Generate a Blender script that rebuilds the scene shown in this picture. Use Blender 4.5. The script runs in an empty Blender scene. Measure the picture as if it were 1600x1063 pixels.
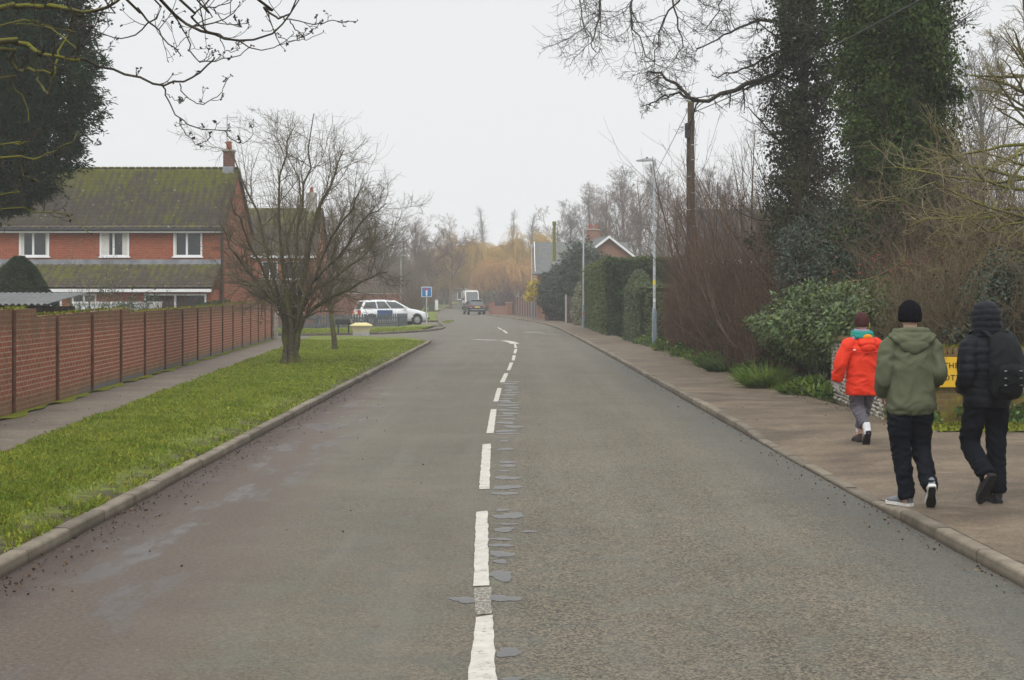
import bpy, bmesh, math, random
import numpy as np
from mathutils import Vector, Matrix, noise as mnoise

S = bpy.context.scene
COL = S.collection
F, EYE, HZ = 2333.0, 1.72, 467.0
R = math.radians


def ss(t):
    t = np.clip(t, 0, 1)
    return t * t * (3 - 2 * t)


# ---- road outline (x right, y ahead, metres) ----
_LY = [-20, 57.5, 84, 92, 100, 120, 150, 190, 230, 260, 420]
_LX = [-3.15, -3.15, -3.9, -4.15, -4.77, -5.9, -7.5, -8.9, -9.3, -9.0, -4]
_RY = [-20, 8, 14, 24, 40, 59, 75, 88, 98, 108, 118, 130, 146, 165, 190, 225, 260, 420]
_RX = [3.05, 3.05, 2.97, 2.93, 2.92, 2.84, 2.74, 2.58, 2.32, 1.75, 0.9, -0.45, -2.45, -4.0, -5.0, -4.4, -3.2, 3.0]


def Lx(y): return np.interp(y, _LY, _LX)
def Rx(y): return np.interp(y, _RY, _RX)
def wallx(y): return -5.62 - 0.0678 * np.asarray(y, float)


def gz(x, y):
    x = np.asarray(x, float); y = np.asarray(y, float)
    d = np.clip(y - 90, 0, 175)
    return 3.1e-5 * d * d + 0.6 * ss((Lx(y) - 2.0 - x) / 5) * ss((y - 105) / 35)


def g1(x, y): return float(gz(x, y))


def at(px, py, Y):
    return Vector(((px - 800) * Y / F, Y, EYE + (HZ - py) * Y / F))


# ---- object helpers ----
def link(o, parent=None):
    COL.objects.link(o)
    if parent is not None:
        o.parent = parent
    return o


def tag(o, label=None, cat=None, group=None, kind=None):
    if label: o['label'] = label
    if cat: o['category'] = cat
    if group: o['group'] = group
    if kind: o['kind'] = kind
    return o


def thing(name, label, cat, loc=(0, 0, 0), rz=0.0, group=None):
    o = bpy.data.objects.new(name, None)
    o.empty_display_size = 0.2
    o.location = loc
    o.rotation_euler = (0, 0, rz)
    link(o)
    return tag(o, label, cat, group)


def np_mesh(name, parts, mat, parent=None, smooth=False, kind=None, loc=None):
    """parts: list of (verts (n,3), faces (m,k)) arrays -> one mesh object"""
    vs, loops, starts = [], [], []
    off = 0; ls = 0
    for v, f in parts:
        v = np.asarray(v, float).reshape(-1, 3); f = np.asarray(f, np.int64)
        vs.append(v); k = f.shape[1]
        loops.append((f + off).ravel())
        starts.append(ls + np.arange(len(f)) * k)
        off += len(v); ls += f.size
    v = np.concatenate(vs); l = np.concatenate(loops); st = np.concatenate(starts)
    me = bpy.data.meshes.new(name)
    me.vertices.add(len(v)); me.vertices.foreach_set('co', v.ravel().astype(np.float32))
    me.loops.add(len(l)); me.loops.foreach_set('vertex_index', l.astype(np.int32))
    me.polygons.add(len(st)); me.polygons.foreach_set('loop_start', st.astype(np.int32))
    me.update(calc_edges=True); me.validate()
    if smooth:
        me.polygons.foreach_set('use_smooth', np.ones(len(me.polygons), bool))
    mats = mat if isinstance(mat, (list, tuple)) else [mat]
    for m in mats: me.materials.append(m)
    o = bpy.data.objects.new(name, me)
    if loc is not None: o.location = loc
    link(o, parent)
    if kind: o['kind'] = kind
    return o


class MB:
    """collects simple shapes into one mesh"""
    def __init__(self): self.v = []; self.f = []

    def add(self, vs, fs):
        n = len(self.v); self.v += [tuple(map(float, p)) for p in vs]
        self.f += [tuple(i + n for i in f) for f in fs]; return self

    def box(self, x0, x1, y0, y1, z0, z1, M=None):
        p = [(x0, y0, z0), (x1, y0, z0), (x1, y1, z0), (x0, y1, z0), (x0, y0, z1), (x1, y0, z1), (x1, y1, z1), (x0, y1, z1)]
        if M is not None: p = [tuple(M @ Vector(q)) for q in p]
        return self.add(p, [(0, 3, 2, 1), (4, 5, 6, 7), (0, 1, 5, 4), (1, 2, 6, 5), (2, 3, 7, 6), (3, 0, 4, 7)])

    def bbox(self, x0, x1, y0, y1, z0, z1, b=0.01, M=None):
        """box with bevelled vertical + top edges"""
        bm = bmesh.new(); bmesh.ops.create_cube(bm, size=1)
        for v in bm.verts:
            v.co = Vector(((x0 + x1) / 2 + v.co.x * (x1 - x0), (y0 + y1) / 2 + v.co.y * (y1 - y0), (z0 + z1) / 2 + v.co.z * (z1 - z0)))
        bmesh.ops.bevel(bm, geom=bm.edges[:], offset=b, segments=2, affect='EDGES')
        self.addbm(bm, M); return self

    def addbm(self, bm, M=None):
        bm.verts.index_update()
        self.add([(M @ v.co if M is not None else v.co) for v in bm.verts], [tuple(v.index for v in f.verts) for f in bm.faces])
        bm.free()

    def cyl(self, p0, p1, r0, r1=None, k=12, cap=True):
        p0 = Vector(p0); p1 = Vector(p1); r1 = r0 if r1 is None else r1
        t = (p1 - p0).normalized(); u = t.orthogonal().normalized(); w = t.cross(u)
        vs = []
        for p, r in ((p0, r0), (p1, r1)):
            for i in range(k):
                a = 2 * math.pi * i / k; vs.append(p + (u * math.cos(a) + w * math.sin(a)) * r)
        fs = [(i, (i + 1) % k, k + (i + 1) % k, k + i) for i in range(k)]
        if cap: fs += [tuple(range(k - 1, -1, -1)), tuple(range(k, 2 * k))]
        return self.add(vs, fs)

    def lathe(self, c, prof, k=16):
        vs = []; c = Vector(c)
        for r, z in prof:
            for i in range(k):
                a = 2 * math.pi * i / k; vs.append((c.x + r * math.cos(a), c.y + r * math.sin(a), c.z + z))
        fs = []
        for j in range(len(prof) - 1):
            for i in range(k):
                fs.append((j * k + i, j * k + (i + 1) % k, (j + 1) * k + (i + 1) % k, (j + 1) * k + i))
        fs += [tuple(range(k - 1, -1, -1)), tuple(range((len(prof) - 1) * k, len(prof) * k))]
        return self.add(vs, fs)

    def prism(self, pts, d0, d1, axis='y'):
        """extrude polygon pts (2d) along axis"""
        n = len(pts)
        mk = {'y': lambda a, b, d: (a, d, b), 'x': lambda a, b, d: (d, a, b), 'z': lambda a, b, d: (a, b, d)}[axis]
        vs = [mk(a, b, d0) for a, b in pts] + [mk(a, b, d1) for a, b in pts]
        fs = [tuple(range(n)), tuple(range(2 * n - 1, n - 1, -1))] + [(i, i + n, (i + 1) % n + n, (i + 1) % n) for i in range(n)]
        return self.add(vs, fs)

    def build(self, name, mat, parent=None, smooth=False, kind=None, loc=None, rz=None):
        me = bpy.data.meshes.new(name); me.from_pydata(self.v, [], self.f); me.update()
        bm = bmesh.new(); bm.from_mesh(me); bmesh.ops.recalc_face_normals(bm, faces=bm.faces); bm.to_mesh(me); bm.free()
        if smooth:
            for p in me.polygons: p.use_smooth = True
        me.materials.append(mat)
        o = bpy.data.objects.new(name, me)
        if loc is not None: o.location = loc
        if rz is not None: o.rotation_euler = (0, 0, rz)
        link(o, parent)
        if kind: o['kind'] = kind
        return o


def bake(o):
    """apply modifiers"""
    dg = bpy.context.evaluated_depsgraph_get()
    me = bpy.data.meshes.new_from_object(o.evaluated_get(dg))
    o.modifiers.clear(); o.data = me
    return o


# ---- materials ----
class NT:
    def __init__(self, name):
        self.m = bpy.data.materials.new(name); self.m.use_nodes = True
        self.t = self.m.node_tree; self.t.nodes.clear()
        self.out = self.n('ShaderNodeOutputMaterial')
        self._tc = None

    def n(self, typ, ins=None, **kw):
        nd = self.t.nodes.new(typ)
        for k, v in kw.items(): setattr(nd, k, v)
        if ins:
            for k, v in ins.items(): self.set(nd.inputs[k], v)
        return nd

    def set(self, sock, v):
        if hasattr(v, 'is_output') or isinstance(v, bpy.types.NodeSocket): self.t.links.new(v, sock)
        elif isinstance(v, (tuple, list)) and len(v) == 3 and sock.type == 'RGBA': sock.default_value = (*v, 1)
        else: sock.default_value = v

    def co(self):
        if self._tc is None: self._tc = self.n('ShaderNodeTexCoord').outputs['Object']
        return self._tc

    def noise(self, scale, detail=4, rough=.55, vec=None, dist=0.):
        return self.n('ShaderNodeTexNoise', {'Vector': vec if vec is not None else self.co(), 'Scale': scale, 'Detail': detail, 'Roughness': rough, 'Distortion': dist}).outputs[0]

    def ramp(self, fac, stops, interp='LINEAR'):
        r = self.n('ShaderNodeValToRGB', {'Fac': fac}); cr = r.color_ramp; cr.interpolation = interp
        while len(cr.elements) < len(stops): cr.elements.new(.5)
        for e, (p, c) in zip(cr.elements, stops):
            e.position = p; e.color = (*c, 1) if isinstance(c, (tuple, list)) else (c, c, c, 1)
        return r.outputs['Color']

    def mix(self, fac, a, b, mode='MIX'):
        x = self.n('ShaderNodeMix', data_type='RGBA', blend_type=mode)
        self.set(x.inputs[0], fac); self.set(x.inputs[6], a); self.set(x.inputs[7], b)
        return x.outputs[2]

    def math(self, op, a, b=None, c=None, clamp=False):
        x = self.n('ShaderNodeMath', operation=op, use_clamp=clamp); self.set(x.inputs[0], a)
        if b is not None: self.set(x.inputs[1], b)
        if c is not None: self.set(x.inputs[2], c)
        return x.outputs[0]

    def xyz(self, vec=None):
        s = self.n('ShaderNodeSeparateXYZ', {0: vec if vec is not None else self.co()}); return s.outputs

    def comb(self, x=0., y=0., z=0.):
        return self.n('ShaderNodeCombineXYZ', {0: x, 1: y, 2: z}).outputs[0]

    def mrange(self, v, a, b, c=0., d=1.):
        x = self.n('ShaderNodeMapRange', {'Value': v, 'From Min': a, 'From Max': b, 'To Min': c, 'To Max': d}, interpolation_type='SMOOTHSTEP')
        return x.outputs[0]

    def island(self, col, lo=.7, hi=1.3, hue=.02):
        r = self.n('ShaderNodeNewGeometry').outputs['Random Per Island']
        v = self.math('MULTIPLY_ADD', r, hi - lo, lo)
        h = self.math('MULTIPLY_ADD', self.math('FRACT', self.math('MULTIPLY', r, 7.31)), 2 * hue, .5 - hue)
        return self.n('ShaderNodeHueSaturation', {'Color': col, 'Value': v, 'Hue': h}).outputs[0]

    def bsdf(self, col, rough=.8, spec=.3, bump=None, bstr=.3, bdist=.01, metal=0., coat=0., trans=0.):
        b = self.n('ShaderNodeBsdfPrincipled', {'Base Color': col, 'Roughness': rough, 'Specular IOR Level': spec, 'Metallic': metal, 'Coat Weight': coat})
        if bump is not None:
            bp = self.n('ShaderNodeBump', {'Height': bump, 'Strength': bstr, 'Distance': bdist}); self.t.links.new(bp.outputs[0], b.inputs['Normal'])
        s = b.outputs[0]
        if trans > 0:
            tr = self.n('ShaderNodeBsdfTranslucent', {'Color': col})
            mx = self.n('ShaderNodeMixShader', {0: trans, 1: s, 2: tr.outputs[0]}); s = mx.outputs[0]
        self.t.links.new(s, self.out.inputs[0]); return self.m


def MAT(name, c1, c2=None, scale=6., rough=.8, spec=.3, bump=0., bscale=60., metal=0., coat=0., thr=(.35, .65), island=None, trans=0., detail=5, bdist=.01):
    t = NT(name)
    col = (*c1, 1)
    if c2 is not None: col = t.ramp(t.noise(scale, detail), [(thr[0], c1), (thr[1], c2)])
    else:
        col = t.ramp(t.noise(scale, detail), [(.3, tuple(x * .88 for x in c1)), (.7, tuple(min(1, x * 1.1) for x in c1))])
    if island: col = t.island(col, *island)
    return t.bsdf(col, rough, spec, t.noise(bscale, 4) if bump else None, bump, bdist, metal, coat, trans)


def BRICK(name, axis, c1, c2, mortar, weather=None, wstr=.5, msize=.010, row=.075, width=.225, extra=None):
    t = NT(name); x = t.xyz()
    u = x[0] if axis == 'x' else x[1]
    if axis == 'xy': u = t.math('ADD', x[0], x[1])
    vec = t.comb(u, x[2], 0.)
    b = t.n('ShaderNodeTexBrick', {'Vector': vec, 'Color1': c1, 'Color2': c2, 'Mortar': mortar, 'Scale': 1., 'Mortar Size': msize, 'Mortar Smooth': .3, 'Bias': -.2, 'Brick Width': width, 'Row Height': row})
    col = b.outputs[0]
    col = t.mix(.45, col, t.ramp(t.noise(9, 5), [(.3, (.35, .35, .35)), (.7, (1., 1., 1.))]), 'MULTIPLY')
    if weather: col = t.mix(t.math('MULTIPLY', t.mrange(t.noise(1.7, 6), .42, .68), wstr), col, weather)
    if extra: col = extra(t, col, x)
    return t.bsdf(col, .88, .2, t.math('SUBTRACT', t.math('MULTIPLY', t.noise(80, 3), .4), b.outputs[1]), .5, .006)


# ---- vegetation helpers ----
def nrm(v): return v / np.maximum(np.linalg.norm(v, axis=-1, keepdims=True), 1e-9)


def runit(rng, n): return nrm(rng.normal(size=(n, 3)))


def paths(rng, p0, d0, L, n, up=0., wob=.1, droop=0.):
    B = len(p0); P = np.empty((B, n, 3)); P[:, 0] = p0; d = nrm(np.array(d0, float)); st = (np.asarray(L) / (n - 1)).reshape(-1, 1)
    for i in range(1, n):
        d = d + wob * rng.normal(size=(B, 3)); d[:, 2] += up - droop * i / n
        d = nrm(d); P[:, i] = P[:, i - 1] + d * st
    return P


def branch(rng, P, Rr, m, t=(.2, 1.), lf=(.4, .7), ang=(30, 60), n=5, up=.05, wob=.12, rf=.6, tip=.3, rmin=.003, droop=0., flat=0., taper=.5):
    B, N, _ = P.shape
    L = np.linalg.norm(np.diff(P, axis=1), axis=2).sum(1)
    par = np.repeat(np.arange(B), m); tt = rng.uniform(t[0], t[1], size=B * m)
    f = tt * (N - 1); i = np.minimum(f.astype(int), N - 2); fr = (f - i)[:, None]
    p = P[par, i] * (1 - fr) + P[par, i + 1] * fr
    tan = nrm(P[par, i + 1] - P[par, i])
    r = Rr[par, i] * (1 - fr[:, 0]) + Rr[par, i + 1] * fr[:, 0]
    q = nrm(np.cross(tan, runit(rng, len(par))))
    if flat: q[:, 2] *= (1 - flat); q = nrm(q)
    a = np.radians(rng.uniform(*ang, size=len(par)))[:, None]
    d = tan * np.cos(a) + q * np.sin(a)
    LL = L[par] * rng.uniform(*lf, size=len(par)) * (1 + taper * .2 - taper * tt)
    Pn = paths(rng, p, d, LL, n, up, wob, droop)
    r0 = np.maximum(r * rf, rmin)
    return Pn, np.maximum(r0[:, None] * np.linspace(1, tip, n)[None], rmin * .7)


def tubes(P, Rr, k=4):
    B, N, _ = P.shape
    T = np.empty_like(P); T[:, 1:-1] = P[:, 2:] - P[:, :-2]; T[:, 0] = P[:, 1] - P[:, 0]; T[:, -1] = P[:, -1] - P[:, -2]; T = nrm(T)
    vert = np.abs(nrm(P[:, -1] - P[:, 0])[:, 2:3]) > .75
    ref = np.where(vert, np.array([[1., 0, 0]]), np.array([[0, 0, 1.]]))[:, None, :]
    U = nrm(np.cross(T, np.broadcast_to(ref, T.shape))); V = np.cross(T, U)
    a = np.arange(k) * 2 * np.pi / k
    ring = U[:, :, None, :] * np.cos(a)[:, None] + V[:, :, None, :] * np.sin(a)[:, None]
    v = (P[:, :, None, :] + ring * Rr[:, :, None, None]).reshape(-1, 3)
    idx = np.arange(B * N * k).reshape(B, N, k); nx = np.roll(idx, -1, 2)
    q = np.stack([idx[:, :-1], nx[:, :-1], nx[:, 1:], idx[:, 1:]], -1).reshape(-1, 4)
    return v, q


def curve(pts, n):
    """smooth path through pts -> (n,3)"""
    pts = np.array([tuple(p) for p in pts], float); m = len(pts)
    if m == 2: return pts[0] + (pts[1] - pts[0]) * np.linspace(0, 1, n)[:, None]
    ext = np.vstack([2 * pts[0] - pts[1], pts, 2 * pts[-1] - pts[-2]])
    t = np.linspace(0, m - 1 - 1e-6, n); i = t.astype(int); f = (t - i)[:, None]
    p0, p1, p2, p3 = ext[i], ext[i + 1], ext[i + 2], ext[i + 3]
    return .5 * (2 * p1 + (p2 - p0) * f + (2 * p0 - 5 * p1 + 4 * p2 - p3) * f ** 2 + (3 * p1 - p0 - 3 * p2 + p3) * f ** 3)


def leaves(rng, P, N, length, width, tilt=.6, droop=0., fold=.15):
    """one kite-shaped leaf per point; N = outward direction"""
    n = len(P); L = length * rng.uniform(.6, 1.25, n)[:, None]; W = width * rng.uniform(.7, 1.2, n)[:, None]
    d = nrm(N * (1 - tilt) + runit(rng, n) * tilt); d[:, 2] -= droop; d = nrm(d)
    s = nrm(np.cross(d, runit(rng, n))); b = np.cross(d, s)
    v = np.stack([P, P + d * L * .45 + s * W * .5 + b * W * fold, P + d * L, P + d * L * .45 - s * W * .5 + b * W * fold], 1).reshape(-1, 3)
    return v, np.arange(4 * n).reshape(n, 4)


def hang_leaves(rng, P, N, length, width, tilt=.55, hang=.6):
    """leaves whose faces look outward (N) and whose tips hang down"""
    n = len(P); L = length * rng.uniform(.6, 1.25, n)[:, None]; W = width * rng.uniform(.7, 1.2, n)[:, None]
    nn = nrm(N + runit(rng, n) * tilt + [0, 0, .25]); d = nrm(runit(rng, n) * .9 + np.array([0, 0, -hang]) + N * .2); s = nrm(np.cross(d, nn)); b = np.cross(s, d)
    v = np.stack([P, P + d * L * .4 + s * W * .5 - b * W * .12, P + d * L, P + d * L * .4 - s * W * .5 - b * W * .12], 1).reshape(-1, 3)
    return v, np.arange(4 * n).reshape(n, 4)


def blobs(rng, ells, n, rough=.14, inside=.25, fs=1.6, zmin=None, depth=.12):
    """points near the surface of a union of ellipsoids [(cx,cy,cz,rx,ry,rz)] with lumpy noise"""
    E = np.array(ells, float); w = (E[:, 3] * E[:, 4] + E[:, 4] * E[:, 5] + E[:, 3] * E[:, 5]); w /= w.sum()
    k = rng.choice(len(E), n, p=w); d = runit(rng, n)
    ph = rng.uniform(0, 6, 3)
    q = E[k, :3] + d * E[k, 3:]
    lump = (np.sin(q[:, 0] * fs * 3 + ph[0]) * np.sin(q[:, 1] * fs * 3 + ph[1]) + np.sin(q[:, 2] * fs * 4 + ph[2] + q[:, 0] * fs * 2) * .7 + np.sin(q[:, 0] * fs * 9 + q[:, 2] * fs * 8) * .4)
    r = 1 + rough * lump * .6 - np.abs(rng.normal(0, depth, n))
    ins = rng.random(n) < inside; r = np.where(ins, r * rng.uniform(.35, .95, n), r)
    P = E[k, :3] + d * E[k, 3:] * r[:, None]
    N = nrm(d / E[k, 3:])
    if zmin is not None:
        m = P[:, 2] > zmin; P, N = P[m], N[m]
    return P, N
rng = np.random.default_rng(7)


def grid_strip(name, ys, xl, xr, nx, zf, mat, kind='structure'):
    ys = np.asarray(ys, float); u = np.linspace(0, 1, nx + 1)
    X = xl(ys)[:, None] * (1 - u) + xr(ys)[:, None] * u; Y = np.broadcast_to(ys[:, None], X.shape)
    Z = zf(X, Y); v = np.stack([X, Y, Z], -1).reshape(-1, 3)
    i = np.arange(len(v)).reshape(X.shape)
    q = np.stack([i[:-1, :-1], i[:-1, 1:], i[1:, 1:], i[1:, :-1]], -1).reshape(-1, 4)
    return np_mesh(name, [(v, q)], mat, kind=kind) if name else (v, q)


# --- materials
def road_mat():
    t = NT('asphalt'); x, y, z = t.xyz()
    big = t.noise(.5, 6); mid = t.noise(3.2, 6, .65)
    st = t.n('ShaderNodeTexVoronoi', {'Vector': t.co(), 'Scale': 85.}, feature='F1')
    stc = t.n('ShaderNodeSeparateColor', {0: st.outputs['Color']}).outputs[0]
    fine = t.noise(150, 3, .7)
    col = t.ramp(big, [(.3, (.092, .081, .060)), (.7, (.128, .113, .086))])
    col = t.mix(t.mrange(mid, .45, .7), col, (.100, .095, .076))
    # coarse chippings, stronger on the right lane
    lane = t.mrange(t.math('ADD', x, t.math('MULTIPLY', t.math('SUBTRACT', mid, .5), .5)), -.6, .3, .42, 1.)
    chip = t.ramp(stc, [(.12, (.42, .41, .40)), (.5, (.95, .94, .92)), (.88, (1.75, 1.68, 1.55))])
    col = t.mix(lane, col, t.mix(1., col, chip, 'MULTIPLY'))
    col = t.mix(.5, col, t.ramp(t.noise(46, 4, .75), [(.32, (.55, .54, .53)), (.68, (1.35, 1.33, 1.28))]), 'MULTIPLY')
    col = t.mix(t.mrange(t.noise(2.3, 5, .7), .5, .68, 0., .5), col, (.105, .108, .084))
    # bleached wheel tracks
    tr = None
    for cx, w in ((-1.9, .5), (.75, .4), (2.0, .4)):
        d = t.math('ABSOLUTE', t.math('SUBTRACT', x, cx)); m = t.mrange(d, 0., w, 1., 0.)
        tr = m if tr is None else t.math('MAXIMUM', tr, m)
    col = t.mix(t.math('MULTIPLY', t.math('MULTIPLY', tr, t.mrange(mid, .3, .7)), .22), col, (.178, .163, .130))
    # long lengthwise streaks
    stv = t.comb(t.math('MULTIPLY', x, 3.), t.math('MULTIPLY', y, .18), 0.)
    col = t.mix(t.math('MULTIPLY', t.mrange(t.noise(1.2, 5, .6, stv), .45, .75), .35), col, (.152, .14, .114))
    # transverse damp smears
    sm = t.noise(1., 5, .6, t.comb(t.math('MULTIPLY', x, .7), t.math('MULTIPLY', y, 2.2), 0.))
    col = t.mix(t.math('MULTIPLY', t.mrange(sm, .52, .75), .3), col, (.075, .073, .066))
    # dark gutter on the right
    rg = t.mrange(t.math('ADD', x, t.math('MULTIPLY', t.math('SUBTRACT', mid, .5), 1.)), 1.9, 2.9)
    yf = t.mrange(y, 25., 60., 1., 0.35)
    col = t.mix(t.math('MULTIPLY', t.math('MULTIPLY', rg, yf), .6), col, (.07, .072, .066))
    # leaf mulch, red-brown, along the left kerb
    lw = t.mrange(y, 6., 26., 1.6, .7)
    e = t.math('ADD', t.math('ADD', x, 3.15), t.math('MULTIPLY', t.math('SUBTRACT', t.noise(1.1, 6, .65), .5), 1.7))
    mul = t.mrange(t.math('DIVIDE', e, lw), .5, 1.3, 1., 0.)
    mul = t.math('MULTIPLY', mul, t.mrange(y, 26., 48., 1., .25))
    onr = t.math('MULTIPLY', t.mrange(x, -3.3, -3.2), t.mrange(y, 56., 62., 1., 0.)); mul = t.math('MULTIPLY', mul, onr)
    mulc = t.ramp(t.noise(34, 7, .75), [(.3, (.034, .024, .018)), (.5, (.092, .068, .053)), (.72, (.155, .120, .096))])
    col = t.mix(t.math('MULTIPLY', mul, .85), col, mulc)
    # gutter debris right at the kerb
    gd = t.mrange(t.math('ADD', x, t.math('MULTIPLY', t.math('SUBTRACT', t.noise(5, 5), .5), .5)), -3.05, -2.55, 1., 0.)
    gd = t.math('MULTIPLY', gd, onr)
    col = t.mix(t.math('MULTIPLY', gd, .85), col, (.045, .029, .022))
    # small dark spots, oil and gum
    v = t.n('ShaderNodeTexVoronoi', {'Vector': t.co(), 'Scale': 1.9}, feature='F1').outputs['Distance']
    col = t.mix(t.math('MULTIPLY', t.mrange(v, .02, .07, 1., 0.), .55), col, (.04, .037, .033))
    v2 = t.n('ShaderNodeTexVoronoi', {'Vector': t.co(), 'Scale': 4.3}, feature='F1').outputs['Distance']
    col = t.mix(t.math('MULTIPLY', t.mrange(v2, .02, .05, 1., 0.), .5), col, (.28, .26, .22))
    # wet film: lower roughness in a streak beside the kerb and in patches
    wst = t.noise(1.6, 5, .6, t.comb(t.math('MULTIPLY', x, 1.6), t.math('MULTIPLY', y, .45), 0.))
    wx = t.mrange(t.math('ABSOLUTE', t.math('ADD', x, 2.45)), .1, .75, 1., 0.)
    wet = t.math('MULTIPLY', t.math('MULTIPLY', wx, t.mrange(wst, .5, .64)), t.mrange(y, 20., 34., 1., .1))
    col = t.mix(t.math('MULTIPLY', wet, .6), col, (.035, .031, .029))
    rough = t.math('MULTIPLY_ADD', wet, -.45, .82)
    bh = t.math('ADD', t.math('MULTIPLY', st.outputs['Distance'], lane), t.math('MULTIPLY', fine, .5))
    b = t.n('ShaderNodeBsdfPrincipled', {'Base Color': col, 'Roughness': rough, 'Specular IOR Level': .35})
    bp = t.n('ShaderNodeBump', {'Height': bh, 'Strength': t.math('MULTIPLY_ADD', wet, -.42, .5), 'Distance': .008})
    t.t.links.new(bp.outputs[0], b.inputs['Normal']); t.t.links.new(b.outputs[0], t.out.inputs[0])
    return t.m


def tarmac_path(name, c1, c2, c3, xs=1., ys=.5):
    t = NT(name); x, y, z = t.xyz()
    n1 = t.noise(1.3, 6, .6, t.comb(t.math('MULTIPLY', x, xs), t.math('MULTIPLY', y, ys), 0.)); n2 = t.noise(9, 6, .7)
    col = t.ramp(n1, [(.32, c1), (.52, c2), (.7, c3)])
    col = t.mix(.6, col, t.ramp(n2, [(.3, (.45, .44, .42)), (.65, (1.15, 1.15, 1.15))]), 'MULTIPLY')
    col = t.mix(.6, col, t.ramp(t.noise(44, 5, .8), [(.3, (.5, .49, .47)), (.7, (1.45, 1.42, 1.36))]), 'MULTIPLY')
    col = t.mix(t.math('MULTIPLY', t.mrange(t.noise(.8, 5, .7), .5, .68), .7), col, tuple(v * .7 for v in c1))
    st = t.n('ShaderNodeTexVoronoi', {'Vector': t.co(), 'Scale': 70.}, feature='F1').outputs['Color']
    col = t.mix(.5, col, t.ramp(t.n('ShaderNodeSeparateColor', {0: st}).outputs[0], [(.1, (.5, .5, .5)), (.5, (1., 1., 1.)), (.9, (1.5, 1.45, 1.38))]), 'MULTIPLY')
    col = t.mix(t.mrange(t.noise(120, 3, .7), .4, .75, 0., .35), col, (.2, .18, .15))
    v2 = t.n('ShaderNodeTexVoronoi', {'Vector': t.co(), 'Scale': 3.7}, feature='F1').outputs['Distance']
    col = t.mix(t.math('MULTIPLY', t.mrange(v2, .02, .06, 1., 0.), .6), col, (.30, .27, .22))
    return t.bsdf(col, .8, .3, t.math('ADD', t.noise(130, 3), t.math('MULTIPLY', n2, .3)), .3, .006)


def grass_base():
    t = NT('turf')
    n1 = t.noise(1.1, 6, .65); n2 = t.noise(14, 5, .7)
    col = t.ramp(n2, [(.25, (.058, .054, .018)), (.5, (.12, .15, .022)), (.75, (.20, .225, .04))])  # shade between the blades is put into the darker base tones
    col = t.mix(t.mrange(n1, .52, .72, 0., .55), col, (.15, .16, .03))
    x, y, z = t.xyz()
    soil = t.math('MULTIPLY', t.mrange(x, -3.75, -3.3), t.mrange(t.noise(3.1, 6, .7), .38, .54))
    col = t.mix(soil, col, t.ramp(n2, [(.3, (.032, .025, .016)), (.7, (.085, .070, .040))]))
    return t.bsdf(col, .9, .15, n2, .6, .04)


def kerb_mat():
    t = NT('kerb_concrete')
    col = t.ramp(t.noise(4, 6, .65), [(.3, (.120, .100, .073)), (.7, (.225, .195, .150))])
    col = t.mix(t.mrange(t.noise(22, 5, .7), .5, .7, 0., .5), col, (.10, .085, .06))
    r = t.n('ShaderNodeNewGeometry').outputs['Random Per Island']
    col = t.n('ShaderNodeHueSaturation', {'Color': col, 'Value': t.math('MULTIPLY_ADD', r, .5, .75)}).outputs[0]
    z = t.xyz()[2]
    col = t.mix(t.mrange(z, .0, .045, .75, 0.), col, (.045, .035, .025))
    return t.bsdf(col, .88, .2, t.noise(70, 4), .5, .006)


def paint_mat():
    t = NT('road_paint')
    n = t.noise(38, 5, .75); n2 = t.noise(6, 4, .6)
    col = t.ramp(t.noise(11, 5), [(.3, (.40, .375, .325)), (.7, (.52, .495, .44))])
    wear = t.mrange(t.math('ADD', n, t.math('MULTIPLY', n2, .5)), .78, .98, 0., .85)
    cr = t.noise(1., 4, .6, t.comb(t.math('MULTIPLY', t.xyz()[0], 3.), t.math('MULTIPLY', t.xyz()[1], 26.), 0.))
    wear = t.math('MAXIMUM', wear, t.mrange(cr, .66, .72, 0., .8))
    col = t.mix(wear, col, (.12, .11, .09))
    return t.bsdf(col, .75, .3, n, .3, .004)


def worn_paint_mat():
    t = NT('worn_road_paint'); n = t.noise(30, 6, .8, t.comb(t.math('MULTIPLY', t.xyz()[0], 1.6), t.xyz()[1], 0.))
    col = t.mix(t.mrange(n, .42, .53), (.34, .32, .275), (.125, .112, .09))
    return t.bsdf(col, .78, .3, n, .3, .004)


m_road = road_mat(); m_kerb = kerb_mat(); m_turf = grass_base(); m_paint = paint_mat(); m_worn = worn_paint_mat()
m_pavR = tarmac_path('footway_tarmac', (.070, .049, .030), (.135, .102, .067), (.195, .150, .102), .6, .9)
m_pavL = tarmac_path('path_tarmac', (.105, .086, .066), (.14, .114, .088), (.17, .14, .108), .6, 1.2)
m_ground = MAT('rough_ground', (.05, .055, .022), (.11, .12, .04), 1.2, .95, .1, .5, 20)
m_moss = MAT('moss', (.085, .100, .012), (.210, .225, .024), 16, .95, .1, .8, 60, thr=(.3, .7), bdist=.03)

# --- ground sheet
gx = np.unique(np.concatenate([np.arange(-60, 61, 2.), np.linspace(-400, -60, 24), np.linspace(60, 400, 24)]))
gy = np.unique(np.concatenate([np.arange(-20, 262, 2.5), np.linspace(-110, -20, 8), np.linspace(262, 412, 14)]))
GX, GY = np.meshgrid(gx, gy); gv = np.stack([GX, GY, gz(GX, GY) - .06], -1).reshape(-1, 3)
gi = np.arange(len(gv)).reshape(GX.shape)
np_mesh('ground', [(gv, np.stack([gi[:-1, :-1], gi[:-1, 1:], gi[1:, 1:], gi[1:, :-1]], -1).reshape(-1, 4))], m_ground, kind='structure')

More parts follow.
